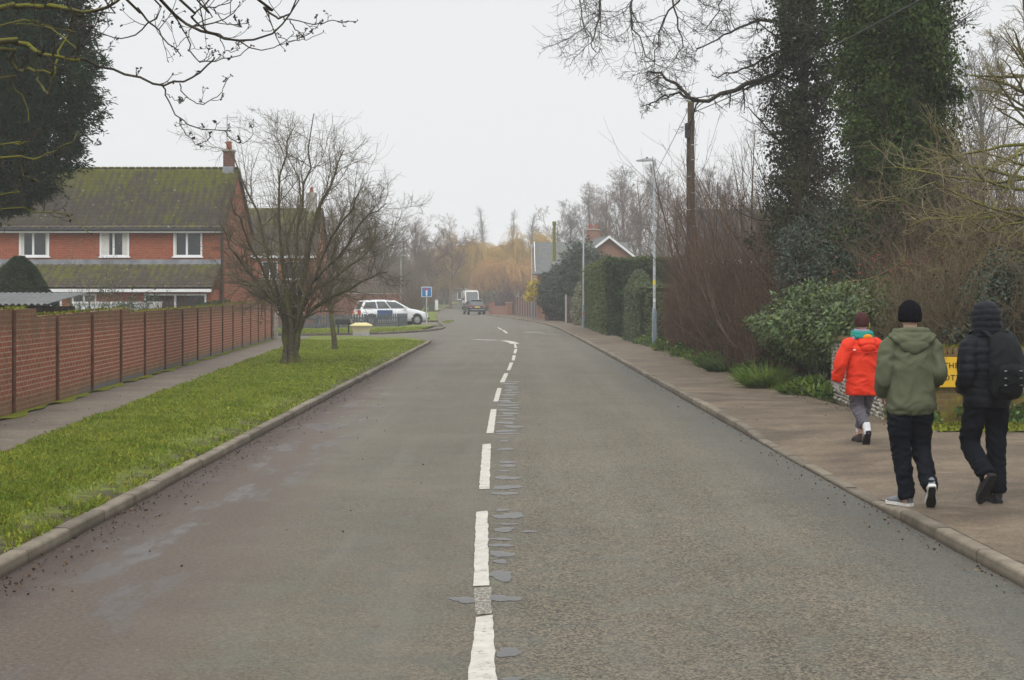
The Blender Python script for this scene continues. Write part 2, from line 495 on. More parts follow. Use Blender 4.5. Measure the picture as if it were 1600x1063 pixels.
# --- carriageway
ys = np.concatenate([np.arange(-6, 57.5, 1.5), np.arange(57.5, 262, 1.5), np.arange(262, 410, 6)])
main = grid_strip(None, ys, Lx, Rx, 6, gz, None)
NCX, NCY, NR = -9.15, 57.5, 6.0
FC = curve([(-42, 68.6), (-20, 69), (-12, 69.3), (-9, 70.1), (-6.6, 72.2), (-5.0, 76), (-4.1, 81), (-3.9, 86), (-4.15, 92), (-4.77, 100)], 90)


def near_y(x):
    x = np.asarray(x, float)
    return np.where(x < NCX, NCY + NR, NCY + np.sqrt(np.clip(NR ** 2 - (x - NCX) ** 2, 0, None)))


sx = np.concatenate([np.arange(-42, -9.2, 1.), np.linspace(-9.15, -3.3, 26)])
fy = np.interp(sx, FC[:, 0], FC[:, 1]); fy = np.where(sx > -3.9, 84, fy)
u = np.linspace(0, 1, 5)
sX = np.broadcast_to(sx[:, None], (len(sx), 5)); sY = near_y(sx)[:, None] * (1 - u) + fy[:, None] * u
sv = np.stack([sX, sY, gz(sX, sY) - .004], -1).reshape(-1, 3); si = np.arange(len(sv)).reshape(sX.shape)
side = (sv, np.stack([si[:-1, :-1], si[1:, :-1], si[1:, 1:], si[:-1, 1:]], -1).reshape(-1, 4))
np_mesh('road', [main, side], m_road, kind='structure')


# --- kerbs, stone by stone
def drop(y): return ss((np.asarray(y) - 11.2) / 1.6) * ss((19.4 - np.asarray(y)) / 1.8)


def kerb(name, pts, side, hf, w=.112, L=.915):
    """side=+1: kerb body lies to the right of the walking direction"""
    P = np.array(pts, float); seg = np.linalg.norm(np.diff(P, axis=0), axis=1); s = np.concatenate([[0], np.cumsum(seg)])
    rg = np.random.default_rng(5); mb = MB(); t = 0.
    while t + L < s[-1]:
        a, b = t + .007, t + L - .007
        pa = np.array([np.interp(a, s, P[:, 0]), np.interp(a, s, P[:, 1])]); pb = np.array([np.interp(b, s, P[:, 0]), np.interp(b, s, P[:, 1])])
        d = (pb - pa) / np.linalg.norm(pb - pa); nn = np.array([d[1], -d[0]]) * side
        j = rg.normal(0, .004, 2); vs = []
        for p, e in ((pa, j[0]), (pb, j[0] + j[1] * .5)):
            h = float(hf(p[1])) + e * .7 + g1(*p); z0 = g1(*p) - .12
            for off, z in ((0 + e, z0), (.006 + e, h - .02), (.012 + e, h - .008), (.026 + e, h), (w + e, h), (w + e, z0)):
                q = p + nn * off; vs.append((q[0], q[1], z))
        fs = [(i, i + 1, i + 7, i + 6) for i in range(5)] + [(0, 6, 11, 5), (0, 5, 4, 3, 2, 1), (6, 7, 8, 9, 10, 11)]
        mb.add(vs, fs); t += L
    return mb.build(name, m_kerb, kind='structure')


arc = [(NCX + NR * math.cos(a), NCY + NR * math.sin(a)) for a in np.linspace(0, math.pi / 2, 24)]
kerb('kerb', [(-3.15, y) for y in np.arange(-4, 57.5, 2.)] + arc + [(-12, 63.5), (-20, 63.5), (-42, 63.5)], -1, lambda y: .09)
kerb('kerb', [tuple(p) for p in FC] + [(float(Lx(y)), y) for y in np.arange(103, 240, 3.)], -1, lambda y: .11)
kerb('kerb', [(float(Rx(y)), y) for y in np.arange(-4, 250, 2.)], 1, lambda y: .092 - .062 * drop(y))


# --- right footway, driveway, left path, verges
def pz(x, y):
    x = np.asarray(x, float); y = np.asarray(y, float)
    return .092 - .066 * drop(y) * ss(1 - (x - Rx(y) - .13) / .9) + gz(x, y) + .006 * np.sin(x * 1.1 + y * .5) * ss((x - Rx(y) - .3) / .5)


PRY = [-6, 18.2, 18.6, 20, 25, 35, 50, 62, 420]; PRX = [5.2, 5.2, 5.2, 5.15, 4.95, 4.75, 4.72, 4.66, 4.6]
def pathR(y): return np.where(np.asarray(y) < 62, np.interp(y, PRY, PRX), Rx(y) + 1.82)


grid_strip('pavement', np.arange(-4, 250, .8), lambda y: Rx(y) + .104, pathR, 10, pz, m_pavR)
grid_strip('driveway', np.arange(-4, 18.61, .6), lambda y: 5.2 + 0 * y, lambda y: 16. + 0 * y, 12, pz, m_pavR)
grid_strip('path', np.arange(-4, 63.3, .8), lambda y: wallx(y) + .02, lambda y: wallx(y) + 1.44, 4, lambda x, y: .094 + gz(x, y), m_pavL)
grid_strip('moss_strip', np.arange(-4, 60.5, .25), lambda y: wallx(y) - .02, lambda y: wallx(y) + .2 + .05 * np.sin(y * 1.9) + .05 * np.sin(y * 4.3 + 1), 3,
           lambda x, y: .098 + gz(x, y) + .028 * np.sin(np.clip((x - wallx(y)) / .24, 0, 1) * np.pi), m_moss)


def verge_r(y):
    y = np.asarray(y, float)
    return np.where(y < NCY, -3.262, NCX + np.sqrt(np.clip((NR - .112) ** 2 - (y - NCY) ** 2, 0, None)))


def hump(x, y): return .084 + gz(x, y) + .066 * ss((-x - 3.26) / .9) + .02 * np.sin(x * 3 + y * .9) * np.sin(y * 1.7) * ss((-x - 3.35) / .5)
grid_strip('verge', np.concatenate([np.arange(-4, 57.5, .5), np.linspace(57.5, 63.36, 30)]), lambda y: wallx(y) + 1.44, verge_r, 14, hump, m_turf)

# corner verge beyond the side road
def cv_near(x): return np.interp(x, FC[:, 0], FC[:, 1]) + .13
vx = np.concatenate([np.arange(-34, -12, 1.5), np.linspace(-12, -4.05, 40)]); uu = np.linspace(0, 1, 14)
farY = np.where(vx < -10.5, 81.5, np.interp(vx, [-10.5, -6.2, -4.5, -4.05], [82, 93, 94, 90]))
cX = np.broadcast_to(vx[:, None], (len(vx), 14)); cY = cv_near(vx)[:, None] * (1 - uu) + np.maximum(farY, cv_near(vx) + .1)[:, None] * uu
cvv = np.stack([cX, cY, gz(cX, cY) + .10], -1).reshape(-1, 3); ci = np.arange(len(cvv)).reshape(cX.shape)
np_mesh('verge', [(cvv, np.stack([ci[:-1, :-1], ci[1:, :-1], ci[1:, 1:], ci[:-1, 1:]], -1).reshape(-1, 4))], m_turf, kind='structure')
grid_strip('driveway', np.arange(93, 110, 1.), lambda y: -13 + 0 * y, lambda y: Lx(y) - .1, 6, lambda x, y: gz(x, y) + .02, m_pavL)
grid_strip('lawn', np.arange(110, 285, 2.), lambda y: -30 + 0 * y, lambda y: Lx(y) - .14, 10, lambda x, y: gz(x, y) + .1, m_turf)
grid_strip('verge', np.arange(82, 108, 1.), pathR, lambda y: 5.6 + 0 * y, 4, lambda x, y: gz(x, y) + .10, m_turf)
grid_strip('verge', np.arange(36, 62, .8), lambda y: pathR(y) - .1, lambda y: pathR(y) + .9, 4, lambda x, y: gz(x, y) + .10 + .06 * ss((x - 4.7) / .4), m_turf)


# --- road markings
def G(px, py): d = py - HZ; return ((px - 800) * EYE / d, F * EYE / d)


def mark(mb, quads, jit=.003, step=.10):
    """quads: px corners tl,tr,br,bl"""
    tl, tr, br, bl = [np.array(G(*q)) for q in quads]
    n = max(2, int(np.linalg.norm(tl - bl) / step)); m = 4
    vs = []
    for i in range(n + 1):
        a = bl + (tl - bl) * i / n; b = br + (tr - br) * i / n
        for k in range(m + 1):
            p = a + (b - a) * k / m
            if k in (0, m): p = p + rng.normal(0, jit, 2) * np.array([1, .3])
            vs.append((p[0], p[1], g1(*p) + .005))
    fs = [(i * (m + 1) + k, i * (m + 1) + k + 1, (i + 1) * (m + 1) + k + 1, (i + 1) * (m + 1) + k) for i in range(n) for k in range(m)]
    mb.add(vs, fs)


mk = MB()
for q in [[(744, 966), (769, 962), (779, 1090), (728, 1090)], [(744, 801), (762, 799), (764, 916), (740, 917)], [(754, 695), (767, 694), (765, 765), (748.5, 765)],
          [(767, 640), (776, 640), (771.5, 677.5), (760, 677.5)], [(777, 607), (784, 607), (778.5, 628), (771, 628)], [(788, 583.8), (794.5, 583.8), (788, 598), (781, 598)],
          [(796.5, 567), (802, 567), (797, 579), (792, 579)], [(801, 555.6), (805.8, 555.6), (804, 563.6), (799.5, 563.6)], [(804, 545.8), (808.3, 545.8), (806.5, 552.5), (802, 552.5)],
          [(803, 538), (806, 538), (808, 544), (804, 544)],
          [(776.5, 512), (779.5, 512), (786, 515.6), (782.5, 515.6)], [(784, 516.2), (788, 516.2), (794.5, 521), (790.5, 521)]]:
    mark(mk, q)
m2 = MB()
mark(m2, [(742, 920), (767, 918), (768, 960), (742, 962)], .006)
# the centre line swings left into the side road
cl = [G(*p) for p in [(804.5, 537.6), (802, 536), (797, 534.3), (789, 533), (777, 532.2), (760, 531.5), (741, 530.8)]]
C = curve(cl, 26)
for i in range(25):
    if 13 < i < 17: continue
    a, b = C[i], C[i + 1]; d = b - a; n_ = np.array([-d[1], d[0]]) / np.linalg.norm(d) * .17
    mk.add([(*(a - n_), .005), (*(b - n_), .005), (*(b + n_), .005), (*(a + n_), .005)], [(0, 1, 2, 3)])
# worn lettering and a tar joint across the far lane
mark(m2, [(824, 518.6), (846, 518.8), (853, 520.8), (816, 520.2)], .02)
mark(m2, [(838, 521.6), (852, 521.8), (884, 524.2), (862, 523.4)], .02)
mk.build('road_markings', m_paint, kind='structure'); m2.build('road_markings', m_worn, kind='structure')

# --- water standing in the scarred joint beside the centre line
def water_mat():
    t = NT('standing_water')
    b = t.n('ShaderNodeBsdfPrincipled', {'Base Color': (.095, .093, .088, 1), 'Roughness': .3, 'IOR': 1.33, 'Specular IOR Level': .45})
    a = t.n('ShaderNodeAttribute', attribute_name='wet').outputs['Fac']; a = t.mrange(t.math('ADD', a, t.math('MULTIPLY', t.math('SUBTRACT', t.noise(30, 4), .5), .7)), .1, .6)
    mx = t.n('ShaderNodeMixShader', {0: t.math('MULTIPLY', a, .8), 1: t.n('ShaderNodeBsdfTransparent').outputs[0], 2: b.outputs[0]})
    t.t.links.new(mx.outputs[0], t.out.inputs[0]); return t.m


m_water = water_mat(); wb = MB(); wet_ = []


def puddle(cx, cy, rx, ry, n=22):
    a0 = rng.uniform(0, 6, 4); vs = [(cx, cy, g1(cx, cy) + .004)]; rx *= 1.1; ry *= .82
    for q in (.72, 1.):
        for i in range(n):
            a = 2 * math.pi * i / n; k = q * (1 + .20 * math.sin(2 * a + a0[0]) + .14 * math.sin(3 * a + a0[1]) + .10 * math.sin(6 * a + a0[2]))
            x = cx + rx * k * math.cos(a); y = cy + ry * k * math.sin(a); vs.append((x, y, g1(x, y) + .004))
    wb.add(vs, [(0, 1 + i, 1 + (i + 1) % n) for i in range(n)] + [(1 + i, 1 + n + i, 1 + n + (i + 1) % n, 1 + (i + 1) % n) for i in range(n)]); wet_.extend([1.] * (n + 1) + [0.] * n)


for (a, b, w, h) in [(520, 15, 45, 6), (520, 27, 50, 7), (528, 62, 65, 12), (535, 119, 95, 10), (538, 135, 90, 12), (522, 157, 55, 8), (533, 187, 100, 22), (530, 228, 125, 22), (525, 255, 105, 18),
                     (513, 327, 55, 15), (545, 352, 125, 36), (540, 388, 70, 12), (520, 412, 100, 24), (628, 420, 60, 12), (505, 453, 95, 14), (510, 480, 95, 22), (510, 518, 105, 36), (505, 550, 70, 22),
                     (509, 612, 108, 56), (350, 716, 130, 34), (515, 710, 140, 40), (540, 945, 125, 48), (555, 1062, 110, 22)]:
    px, py = 600 + a / 2.775, 680 + b / 2.775; cx, cy = G(px, py); d = py - HZ
    puddle(cx, cy, w / 2.775 / 2 * EYE / d, max(.05, h / 2.775 / 2 * cy / d))
yy = 19.0
while yy < 31:
    puddle(-.07 + rng.normal(0, .03) + (.1 if rng.random() < .15 else 0), yy, rng.uniform(.08, .17), rng.uniform(.10, .3)); yy += rng.uniform(.35, .7)
pw = wb.build('puddle_water', m_water, kind='structure'); at_ = pw.data.attributes.new('wet', 'FLOAT', 'POINT'); at_.data.foreach_set('value', np.array(wet_, np.float32))


# --- grass blades on the verge
def blade_mat(name, c1, c2, sp=.2):
    t = NT(name); col = t.island(t.ramp(t.noise(1.6, 6, .7), [(.33, c1), (.67, c2)]), .5, 1.4, .03)
    return t.bsdf(col, .65, sp, trans=.3)


m_blade = blade_mat('grass_blade', (.145, .205, .020), (.285, .315, .046))


def blades(rg, n, xs, ys, z, h, w):
    d = runit(rg, n) * .55; d[:, 2] = 1; d = nrm(d); L = (np.ones(n) * h * rg.uniform(.5, 1.4, n))[:, None]
    p = np.stack([xs, ys, z], -1); s = nrm(np.cross(d, runit(rg, n))) * w * .5
    bend = runit(rg, n) * .35; bend[:, 2] -= .2
    v = np.stack([p - s, p + s, p + d * L * .6 + s * .7, p + d * L + bend * L], 1).reshape(-1, 3)
    return v, np.arange(4 * n).reshape(n, 4)


n = 300000
ys_ = 7.5 * (57 / 7.5) ** rng.random(n); tt = rng.random(n) ** .9; tt[ : n // 9] = rng.uniform(.93, 1.0, n // 9)
xl = wallx(ys_) + 1.40; xr = verge_r(ys_) + .01; xs_ = xl + (xr - xl) * tt
cl_ = .45 * np.sin(xs_ * 5 + ys_ * 2.3) * np.sin(ys_ * 2.1 - xs_ * 3.7) + .4 * np.sin(xs_ * 13 + ys_ * 4.1 + 1) * np.sin(ys_ * 5.3 + xs_ * 9) + rng.normal(0, .6, n)
near_k = ss((xs_ + 3.95) / .6); keep = cl_ > (-.75 + 1.75 * near_k)
xs_, ys_, cl_ = xs_[keep], ys_[keep], cl_[keep]
far = ss((ys_ - 14) / 30)
np_mesh('grass', [blades(rng, len(xs_), xs_, ys_, hump(xs_, ys_) - .005, .032 + .020 * np.clip(cl_, 0, 1.5), (.006 + .02 * far)[:, None])], m_blade, kind='stuff')

# --- fallen leaves on verge, gutter and footway
m_leaf = NT('dead_leaf'); _c = m_leaf.ramp(m_leaf.n('ShaderNodeNewGeometry').outputs['Random Per Island'], [(0, (.028, .016, .010)), (.5, (.06, .035, .02)), (.85, (.12, .07, .035)), (1, (.24, .16, .07))])
m_leaf = m_leaf.bsdf(_c, .7, .3)
P = []
for k, (fx, n, yr, zf) in enumerate([(lambda y: -3.3 - 3.2 * rng.random(len(y)) ** 1.3, 300, (8, 40), lambda x, y: hump(x, y) + .03),
                                     (lambda y: -3.12 + np.abs(rng.normal(0, .16, len(y))), 900, (8.5, 45), lambda x, y: gz(x, y) + .012),
                                     (lambda y: -3.1 + np.abs(rng.normal(0, .9, len(y))), 60, (8.5, 30), lambda x, y: gz(x, y) + .01),
                                     (lambda y: Rx(y) - np.abs(rng.normal(0, .12, len(y))), 300, (8.5, 40), lambda x, y: gz(x, y) + .012),
                                     (lambda y: pathR(y) - np.abs(rng.normal(0, .22, len(y))), 500, (19, 50), lambda x, y: pz(x, y) + .012),
                                     (lambda y: 3.2 + 2.5 * rng.random(len(y)), 28, (9, 24), lambda x, y: pz(x, y) + .012)]):
    y = yr[0] * (yr[1] / yr[0]) ** rng.random(n); x = fx(y); P.append(np.stack([x, y, zf(x, y)], -1))
P = np.concatenate(P); N = runit(rng, len(P)); N[:, 2] *= .25
np_mesh('fallen_leaves', [leaves(rng, P, nrm(N), .026, .018, .1)], m_leaf, kind='stuff')
# ================= materials shared by buildings
def wall_extra(t, col, x):
    z = x[2]; n = t.noise(2.3, 6, .65); n2 = t.noise(.55, 4)
    top = t.mrange(t.math('ADD', z, t.math('MULTIPLY', t.math('SUBTRACT', n, .5), .9)), .98, 1.5)
    col = t.mix(t.math('MULTIPLY', top, .7), col, t.ramp(t.noise(14, 5), [(.3, (.075, .055, .030)), (.7, (.175, .115, .065))]))
    low = t.mrange(t.math('ADD', z, t.math('MULTIPLY', t.math('SUBTRACT', n, .5), .35)), .2, .42, 1., 0.)
    col = t.mix(t.math('MULTIPLY', low, .6), col, t.ramp(n, [(.35, (.12, .085, .045)), (.65, (.21, .17, .10))]))
    near = t.mrange(x[0], 19., 31., .5, 0.)
    col = t.mix(t.math('MULTIPLY', near, t.mrange(n, .35, .6, .3, .9)), col, t.ramp(t.noise(7, 5), [(.3, (.085, .052, .032)), (.7, (.20, .115, .07))]))
    foot = t.mrange(t.math('ADD', z, t.math('MULTIPLY', t.math('SUBTRACT', n, .5), .05)), .17, .20, 1., 0.)
    col = t.mix(t.math('MULTIPLY', t.math('MULTIPLY', foot, t.mrange(x[0], 24., 27.)), .85), col, (.13, .135, .14))
    st = t.noise(1., 5, .7, t.comb(t.math('MULTIPLY', x[0], 6.), 0., t.math('MULTIPLY', z, .8)))
    col = t.mix(t.math('MULTIPLY', t.mrange(st, .55, .75), .45), col, (.06, .045, .03))
    col = t.mix(t.math('MULTIPLY', t.mrange(t.noise(11, 5, .7), .62, .72), .5), col, (.16, .17, .07))
    return col


m_gwall = BRICK('garden_wall_brick', 'x', (.36, .100, .048), (.26, .074, .038), (.46, .31, .22), msize=.012, extra=wall_extra)
m_gpier = MAT('pier_brick', (.075, .036, .024), (.145, .070, .046), 7, .9, .15, .4, 50)
m_hbrick = BRICK('house_brick', 'x', (.40, .105, .050), (.30, .075, .040), (.34, .20, .14), weather=(.25, .09, .05), wstr=.35, msize=.009)
m_hbrick_side = BRICK('house_brick_side', 'y', (.36, .10, .050), (.27, .07, .040), (.32, .2, .14), msize=.009)
m_white = MAT('white_upvc', (.74, .75, .76), (.82, .82, .82), 3, .45, .4)
m_lead = MAT('lead_sheet', (.17, .18, .20), (.28, .29, .31), 2.5, .6, .4)
m_black = MAT('black_plastic', (.018, .018, .02), (.03, .03, .032), 8, .5, .4)
m_curtain = MAT('curtain', (.55, .54, .50), (.66, .65, .60), 12, .9, .1)
m_terra = MAT('terracotta', (.30, .085, .055), (.36, .12, .08), 8, .8, .2)
m_stone = MAT('concrete', (.27, .26, .23), (.38, .36, .32), 9, .9, .2, .3, 60)
m_galv = MAT('galvanised_steel', (.36, .38, .40), (.46, .48, .50), 6, .5, .4)
m_polebase = MAT('lamp_base_paint', (.16, .20, .23), (.21, .25, .28), 5, .55, .4)


m_chim = BRICK('chimney_brick', 'xy', (.17, .065, .05), (.12, .05, .04), (.22, .16, .13), weather=(.10, .07, .06), wstr=.6)


def glass_mat(name, c, r=.04):
    t = NT(name)
    return t.bsdf(t.ramp(t.noise(1.2, 3), [(.3, c), (.7, tuple(v * 1.8 for v in c))]), r, .6)


m_glass = glass_mat('window_glass', (.018, .020, .024))
m_carglass = glass_mat('car_glass', (.055, .062, .065))  # base colour lightened to stand for reflections in the glass


def roof_mat(name, c1, c2, mossy, row=.38, off=0.):
    t = NT(name); x, y, z = t.xyz()
    tile = t.n('ShaderNodeTexBrick', {'Vector': t.comb(x, t.math('SUBTRACT', t.math('ADD', y, z), off), 0.), 'Color1': c1, 'Color2': c2, 'Mortar': tuple(v * .75 for v in c1), 'Scale': 1., 'Mortar Size': .012, 'Mortar Smooth': .2, 'Brick Width': .3, 'Row Height': row}).outputs[0]
    col = t.mix(.5, tile, t.ramp(t.noise(6, 5), [(.3, (.5, .5, .5)), (.7, (1.2, 1.2, 1.2))]), 'MULTIPLY')
    mv = t.comb(t.math('MULTIPLY', x, 3.3), t.math('MULTIPLY', y, 1.3), t.math('MULTIPLY', z, 1.3))
    m = t.math('ADD', t.noise(1.6, 6, .7, mv), t.math('MULTIPLY', t.noise(.35, 3), .5))
    m = t.math('ADD', m, t.math('MULTIPLY', t.mrange(z, mossy[0], mossy[1]), .22))
    wv = t.math('MULTIPLY', t.math('SINE', t.math('MULTIPLY', x, 2 * math.pi / .3)), -.05)
    mline = t.mix(.8, (1., 1., 1.), t.n('ShaderNodeTexBrick', {'Vector': t.comb(x, t.math('SUBTRACT', t.math('ADD', y, z), off), 0.), 'Color1': (1, 1, 1), 'Color2': (1, 1, 1), 'Mortar': (.45, .45, .42), 'Scale': 1., 'Mortar Size': .016, 'Brick Width': 80., 'Row Height': row}).outputs[0])
    col = t.mix(t.math('MULTIPLY', t.mrange(t.math('ADD', m, wv), .73, .97), .82), col, t.ramp(t.noise(20, 4), [(.3, (.085, .095, .012)), (.7, (.185, .185, .024))]))
    col = t.mix(1., col, mline, 'MULTIPLY')
    lich = t.n('ShaderNodeTexVoronoi', {'Vector': t.co(), 'Scale': 2.1}, feature='F1').outputs['Distance']
    col = t.mix(t.math('MULTIPLY', t.mrange(lich, .05, .09, 1., 0.), .8), col, (.42, .42, .40))
    return t.bsdf(col, .85, .2, t.noise(40, 4), .4, .02)


m_roof1 = roof_mat('mossy_tiles', (.080, .066, .055), (.105, .086, .070), (5.2, 8.0), .27 * 5.55 / 4.235, 4.39)
m_roof1b = roof_mat('mossy_tiles_low', (.082, .066, .054), (.108, .086, .068), (2.1, 4.6), .27 * 2.96 / 2.2, .18)


def tiled(name, x0, x1, y0, z0, y1, z1, parent, mat, tile=.3, course=.27, amp=.034, thick=.08):
    """pantile slope from eave (y0,z0) up to (y1,z1), real waves and course steps"""
    L = math.hypot(y1 - y0, z1 - z0); nc = max(2, round(L / course)); nx = int((x1 - x0) / (tile / 6)) + 1
    xs = np.linspace(x0, x1, nx); rows = []
    for c in range(nc): rows += [(c / nc, .05), ((c + 1) / nc - .0005, 0.)]
    tt = np.array([r[0] for r in rows]); hh = np.array([r[1] for r in rows]); rg = np.random.default_rng(3)
    ny, nz = -(z1 - z0) / L * np.sign(y1 - y0), abs(y1 - y0) / L
    w = np.sin(xs * 2 * np.pi / tile); w = np.where(w > 0, w ** 2, -.3 * w ** 2)
    off = hh[:, None] + amp * w[None] + np.repeat(rg.normal(0, .004, (nc, nx)), 2, 0)
    X = np.broadcast_to(xs, off.shape); Y = y0 + (y1 - y0) * tt[:, None] + ny * off; Z = z0 + (z1 - z0) * tt[:, None] + nz * off
    v = np.stack([X, Y, Z], -1).reshape(-1, 3); i = np.arange(len(v)).reshape(X.shape)
    q = np.stack([i[:-1, :-1], i[:-1, 1:], i[1:, 1:], i[1:, :-1]], -1).reshape(-1, 4)
    b = MB(); b.add([(x0, y0, z0 - thick), (x1, y0, z0 - thick), (x1, y1, z1 - thick), (x0, y1, z1 - thick), (x0, y0, z0), (x1, y0, z0), (x1, y1, z1), (x0, y1, z1)],
                    [(0, 1, 2, 3), (0, 1, 5, 4), (1, 2, 6, 5), (2, 3, 7, 6), (3, 0, 4, 7)])
    return np_mesh(name, [(v, q), (np.array(b.v), np.array(b.f))], mat, parent)


def window(parent, x, z, w, h, y, lights=2, open_split=None, curtain=None, sill=True, name='window', fr=.07, mat=None):
    """casement set in a wall facing -y at depth y (local)"""
    mb = MB(); d0, d1 = y - .03, y + .04
    mb.box(x, x + w, d0, d1, z, z + fr); mb.box(x, x + w, d0, d1, z + h - fr, z + h)
    mb.box(x, x + fr, d0 + .002, d1, z + fr, z + h - fr); mb.box(x + w - fr, x + w, d0 + .002, d1, z + fr, z + h - fr)
    sp = [k / lights for k in range(1, lights)] if open_split is None else open_split
    for s in sp: mb.box(x + w * s - fr * .6, x + w * s + fr * .6, d0 + .004, d1, z + fr, z + h - fr)
    o = mb.build(name, mat or m_white, parent)
    MB().box(x + fr * .8, x + w - fr * .8, d0 + .018, d0 + .026, z + fr * .8, z + h - fr * .8).build('pane', m_glass, o)
    if sill: MB().box(x - .05, x + w + .05, d0 - .05, d1, z - .05, z - .002).build('sill', mat or m_white, o)
    if curtain:
        for a, b in curtain:
            cb = MB(); n = max(4, int((b - a) * w / .03))
            for i in range(n):
                xa = x + fr + (w - 2 * fr) * (a + (b - a) * i / n); xb = x + fr + (w - 2 * fr) * (a + (b - a) * (i + 1) / n); yy = d0 + .012 + .004 * (i % 2)
                cb.add([(xa, yy, z + fr), (xb, d0 + .012 + .004 * ((i + 1) % 2), z + fr), (xb, d0 + .012 + .004 * ((i + 1) % 2), z + h - fr), (xa, yy, z + h - fr)], [(0, 1, 2, 3)])
            cb.build('curtain', m_curtain, o)
    return o


# ================= garden wall
ang = math.atan2(1, -.0678)
gw = thing('garden_wall', 'long weathered red brick garden wall with dark piers and mossy top beside the left path', 'wall', (-5.62, 0, 0), ang)
k_ = math.hypot(1, .0678)
def S_(y): return y * k_
def gtop(y): return 1.57 if y < 22.4 else (1.45 + .08 * (y - 22.4) / 7.5 if y < 29.9 else 1.44 + .18 * (y - 29.9) / 30.2)
mb = MB(); mm = MB()
edges = [-3, 5, 12, 18, 22.4, 24.8, 27.3, 29.9] + [29.9 + 30.2 * i / 10 for i in range(1, 11)]
for a, b in zip(edges[:-1], edges[1:]):
    za, zb = gtop(a + 1e-3), gtop(b - 1e-3); xa, xb = S_(a), S_(b)
    mb.add([(xa, 0, 0), (xb, 0, 0), (xb, .215, 0), (xa, .215, 0), (xa, 0, za), (xb, 0, zb), (xb, .215, zb), (xa, .215, za)],
           [(0, 3, 2, 1), (4, 5, 6, 7), (0, 1, 5, 4), (1, 2, 6, 5), (2, 3, 7, 6), (3, 0, 4, 7)])
mb.build('brickwork', m_gwall, gw)
# moss cushions along the top edge
rg = np.random.default_rng(11); n = 5200
y_ = 8 * (60 / 8) ** rg.random(n); zt = np.array([gtop(v) for v in y_])
P = np.stack([y_ * k_, rg.uniform(-.012, .2, n) ** 1, zt + rg.uniform(-.01, .022, n)], -1)
m_ = np.sin(y_ * 3) + np.sin(y_ * 7.3) + rg.normal(0, .8, n) > -.2
np_mesh('moss', [leaves(rg, P[m_], np.tile([[0, -.3, .8]], (m_.sum(), 1)), .045, .04, .5)], m_moss, gw)
for k in range(-8, 16):
    y = 21.1 + 2.6 * k; s = S_(y); zt = gtop(y)
    if k == 15: MB().bbox(s - .16, s + .16, -.06, .28, 0, zt + .10, .015).build('end_pier', m_gpier, gw)
    else: MB().bbox(s - .062, s + .062, -.030, .03, .02, zt - .015 + .01 * math.sin(k * 5), .01).build('pier', m_gpier, gw)
t_ = thing('marker_post', 'short pale wooden post at the far end of the long garden wall', 'post', (-9.62, 60.9, .08))
MB().bbox(-.07, .07, -.07, .07, 0, 1.0, .015).build('post', m_stone, t_); MB().lathe((0, 0, 1.0), [(.075, 0), (.06, .03), (.01, .05)], 8).build('cap', m_stone, t_)

# ================= brick house behind the wall
HX, HY = -11.96, 62.0
h1 = thing('brick_house', 'red brick house with large mossy roof and three white upstairs windows behind the wall', 'house', (HX, HY, -.05))
W = 9.35
ez = 4.62
mb = MB(); mb.box(-W, 0, 0, 6.4, 0, ez); mb.build('wall', m_hbrick, h1)
for q in (-.2, -W): MB().prism([(0.02, ez), (6.38, ez), (3.2, 7.32)], q, q + .2, 'x').build('gable', m_hbrick_side, h1)
MB().box(0.002, .01, .02, 6.38, .0, ez - .02).build('side_wall', m_hbrick_side, h1)
rf = tiled('roof', -W - .15, .12, -.28, ez + .05, 2.9, 7.42, h1, m_roof1)
tiled('rear_roof', -W - .15, .12, 6.6, ez + .05, 2.9, 7.42, h1, m_roof1, course=.6)
mb = MB()
for i in range(32): mb.bbox(-W - .15 + i * .3, -W + .14 + i * .3, 2.80, 3.0, 7.42, 7.50, .03)
mb.build('ridge_tiles', m_roof1, h1)
ch = MB().bbox(-.55, -.12, 2.65, 3.1, 7.1, 8.15, .01).build('chimney', m_chim, h1)
MB().bbox(-.6, -.07, 2.60, 3.15, 8.15, 8.24, .02).build('chimney_cap', m_stone, ch)
MB().bbox(-.58, -.09, 2.62, 3.13, 7.05, 7.50, .02).build('flashing', m_lead, ch)
MB().lathe((-.33, 2.87, 8.24), [(.11, 0), (.125, .05), (.115, .3), (.13, .33), (.12, .36)], 14).build('chimney_pot', m_terra, ch)
a = MB(); a.cyl((-.42, 2.9, 7.6), (-.42, 2.9, 9.75), .022)
a.cyl((-.62, 2.9, 9.62), (.05, 2.9, 9.67), .012)
for i in range(9): a.cyl((-.58 + i * .075, 2.74, 9.62 + i * .005), (-.58 + i * .075, 3.06, 9.62 + i * .005), .006)
a.cyl((-.85, 2.9, 9.2), (.28, 2.9, 9.2), .012)
for i in range(8): a.cyl((-.8 + i * .14, 2.8, 9.2), (-.8 + i * .14, 3.0, 9.2), .006)
a.build('aerial', m_galv, h1)
mb = MB(); mb.box(-W - .15, .12, -.30, -.27, ez - .12, ez + .03); mb.build('fascia', m_white, h1)
mb = MB(); mb.cyl((-W - .15, -.34, ez + .0), (.12, -.34, ez + .0), .055, k=10); mb.build('gutter', m_black, h1)
for (p0, p1, cur) in ((30, 77, [(0, .13), (.93, 1)]), (156, 202, [(0, .30), (.80, 1)]), (271, 316, [(.0, .06)])):
    x0 = (p0 - 800) * HY / F - HX; x1 = (p1 - 800) * HY / F - HX
    window(h1, x0, 3.52, x1 - x0, 1.04, 0, 2, [.47], cur)
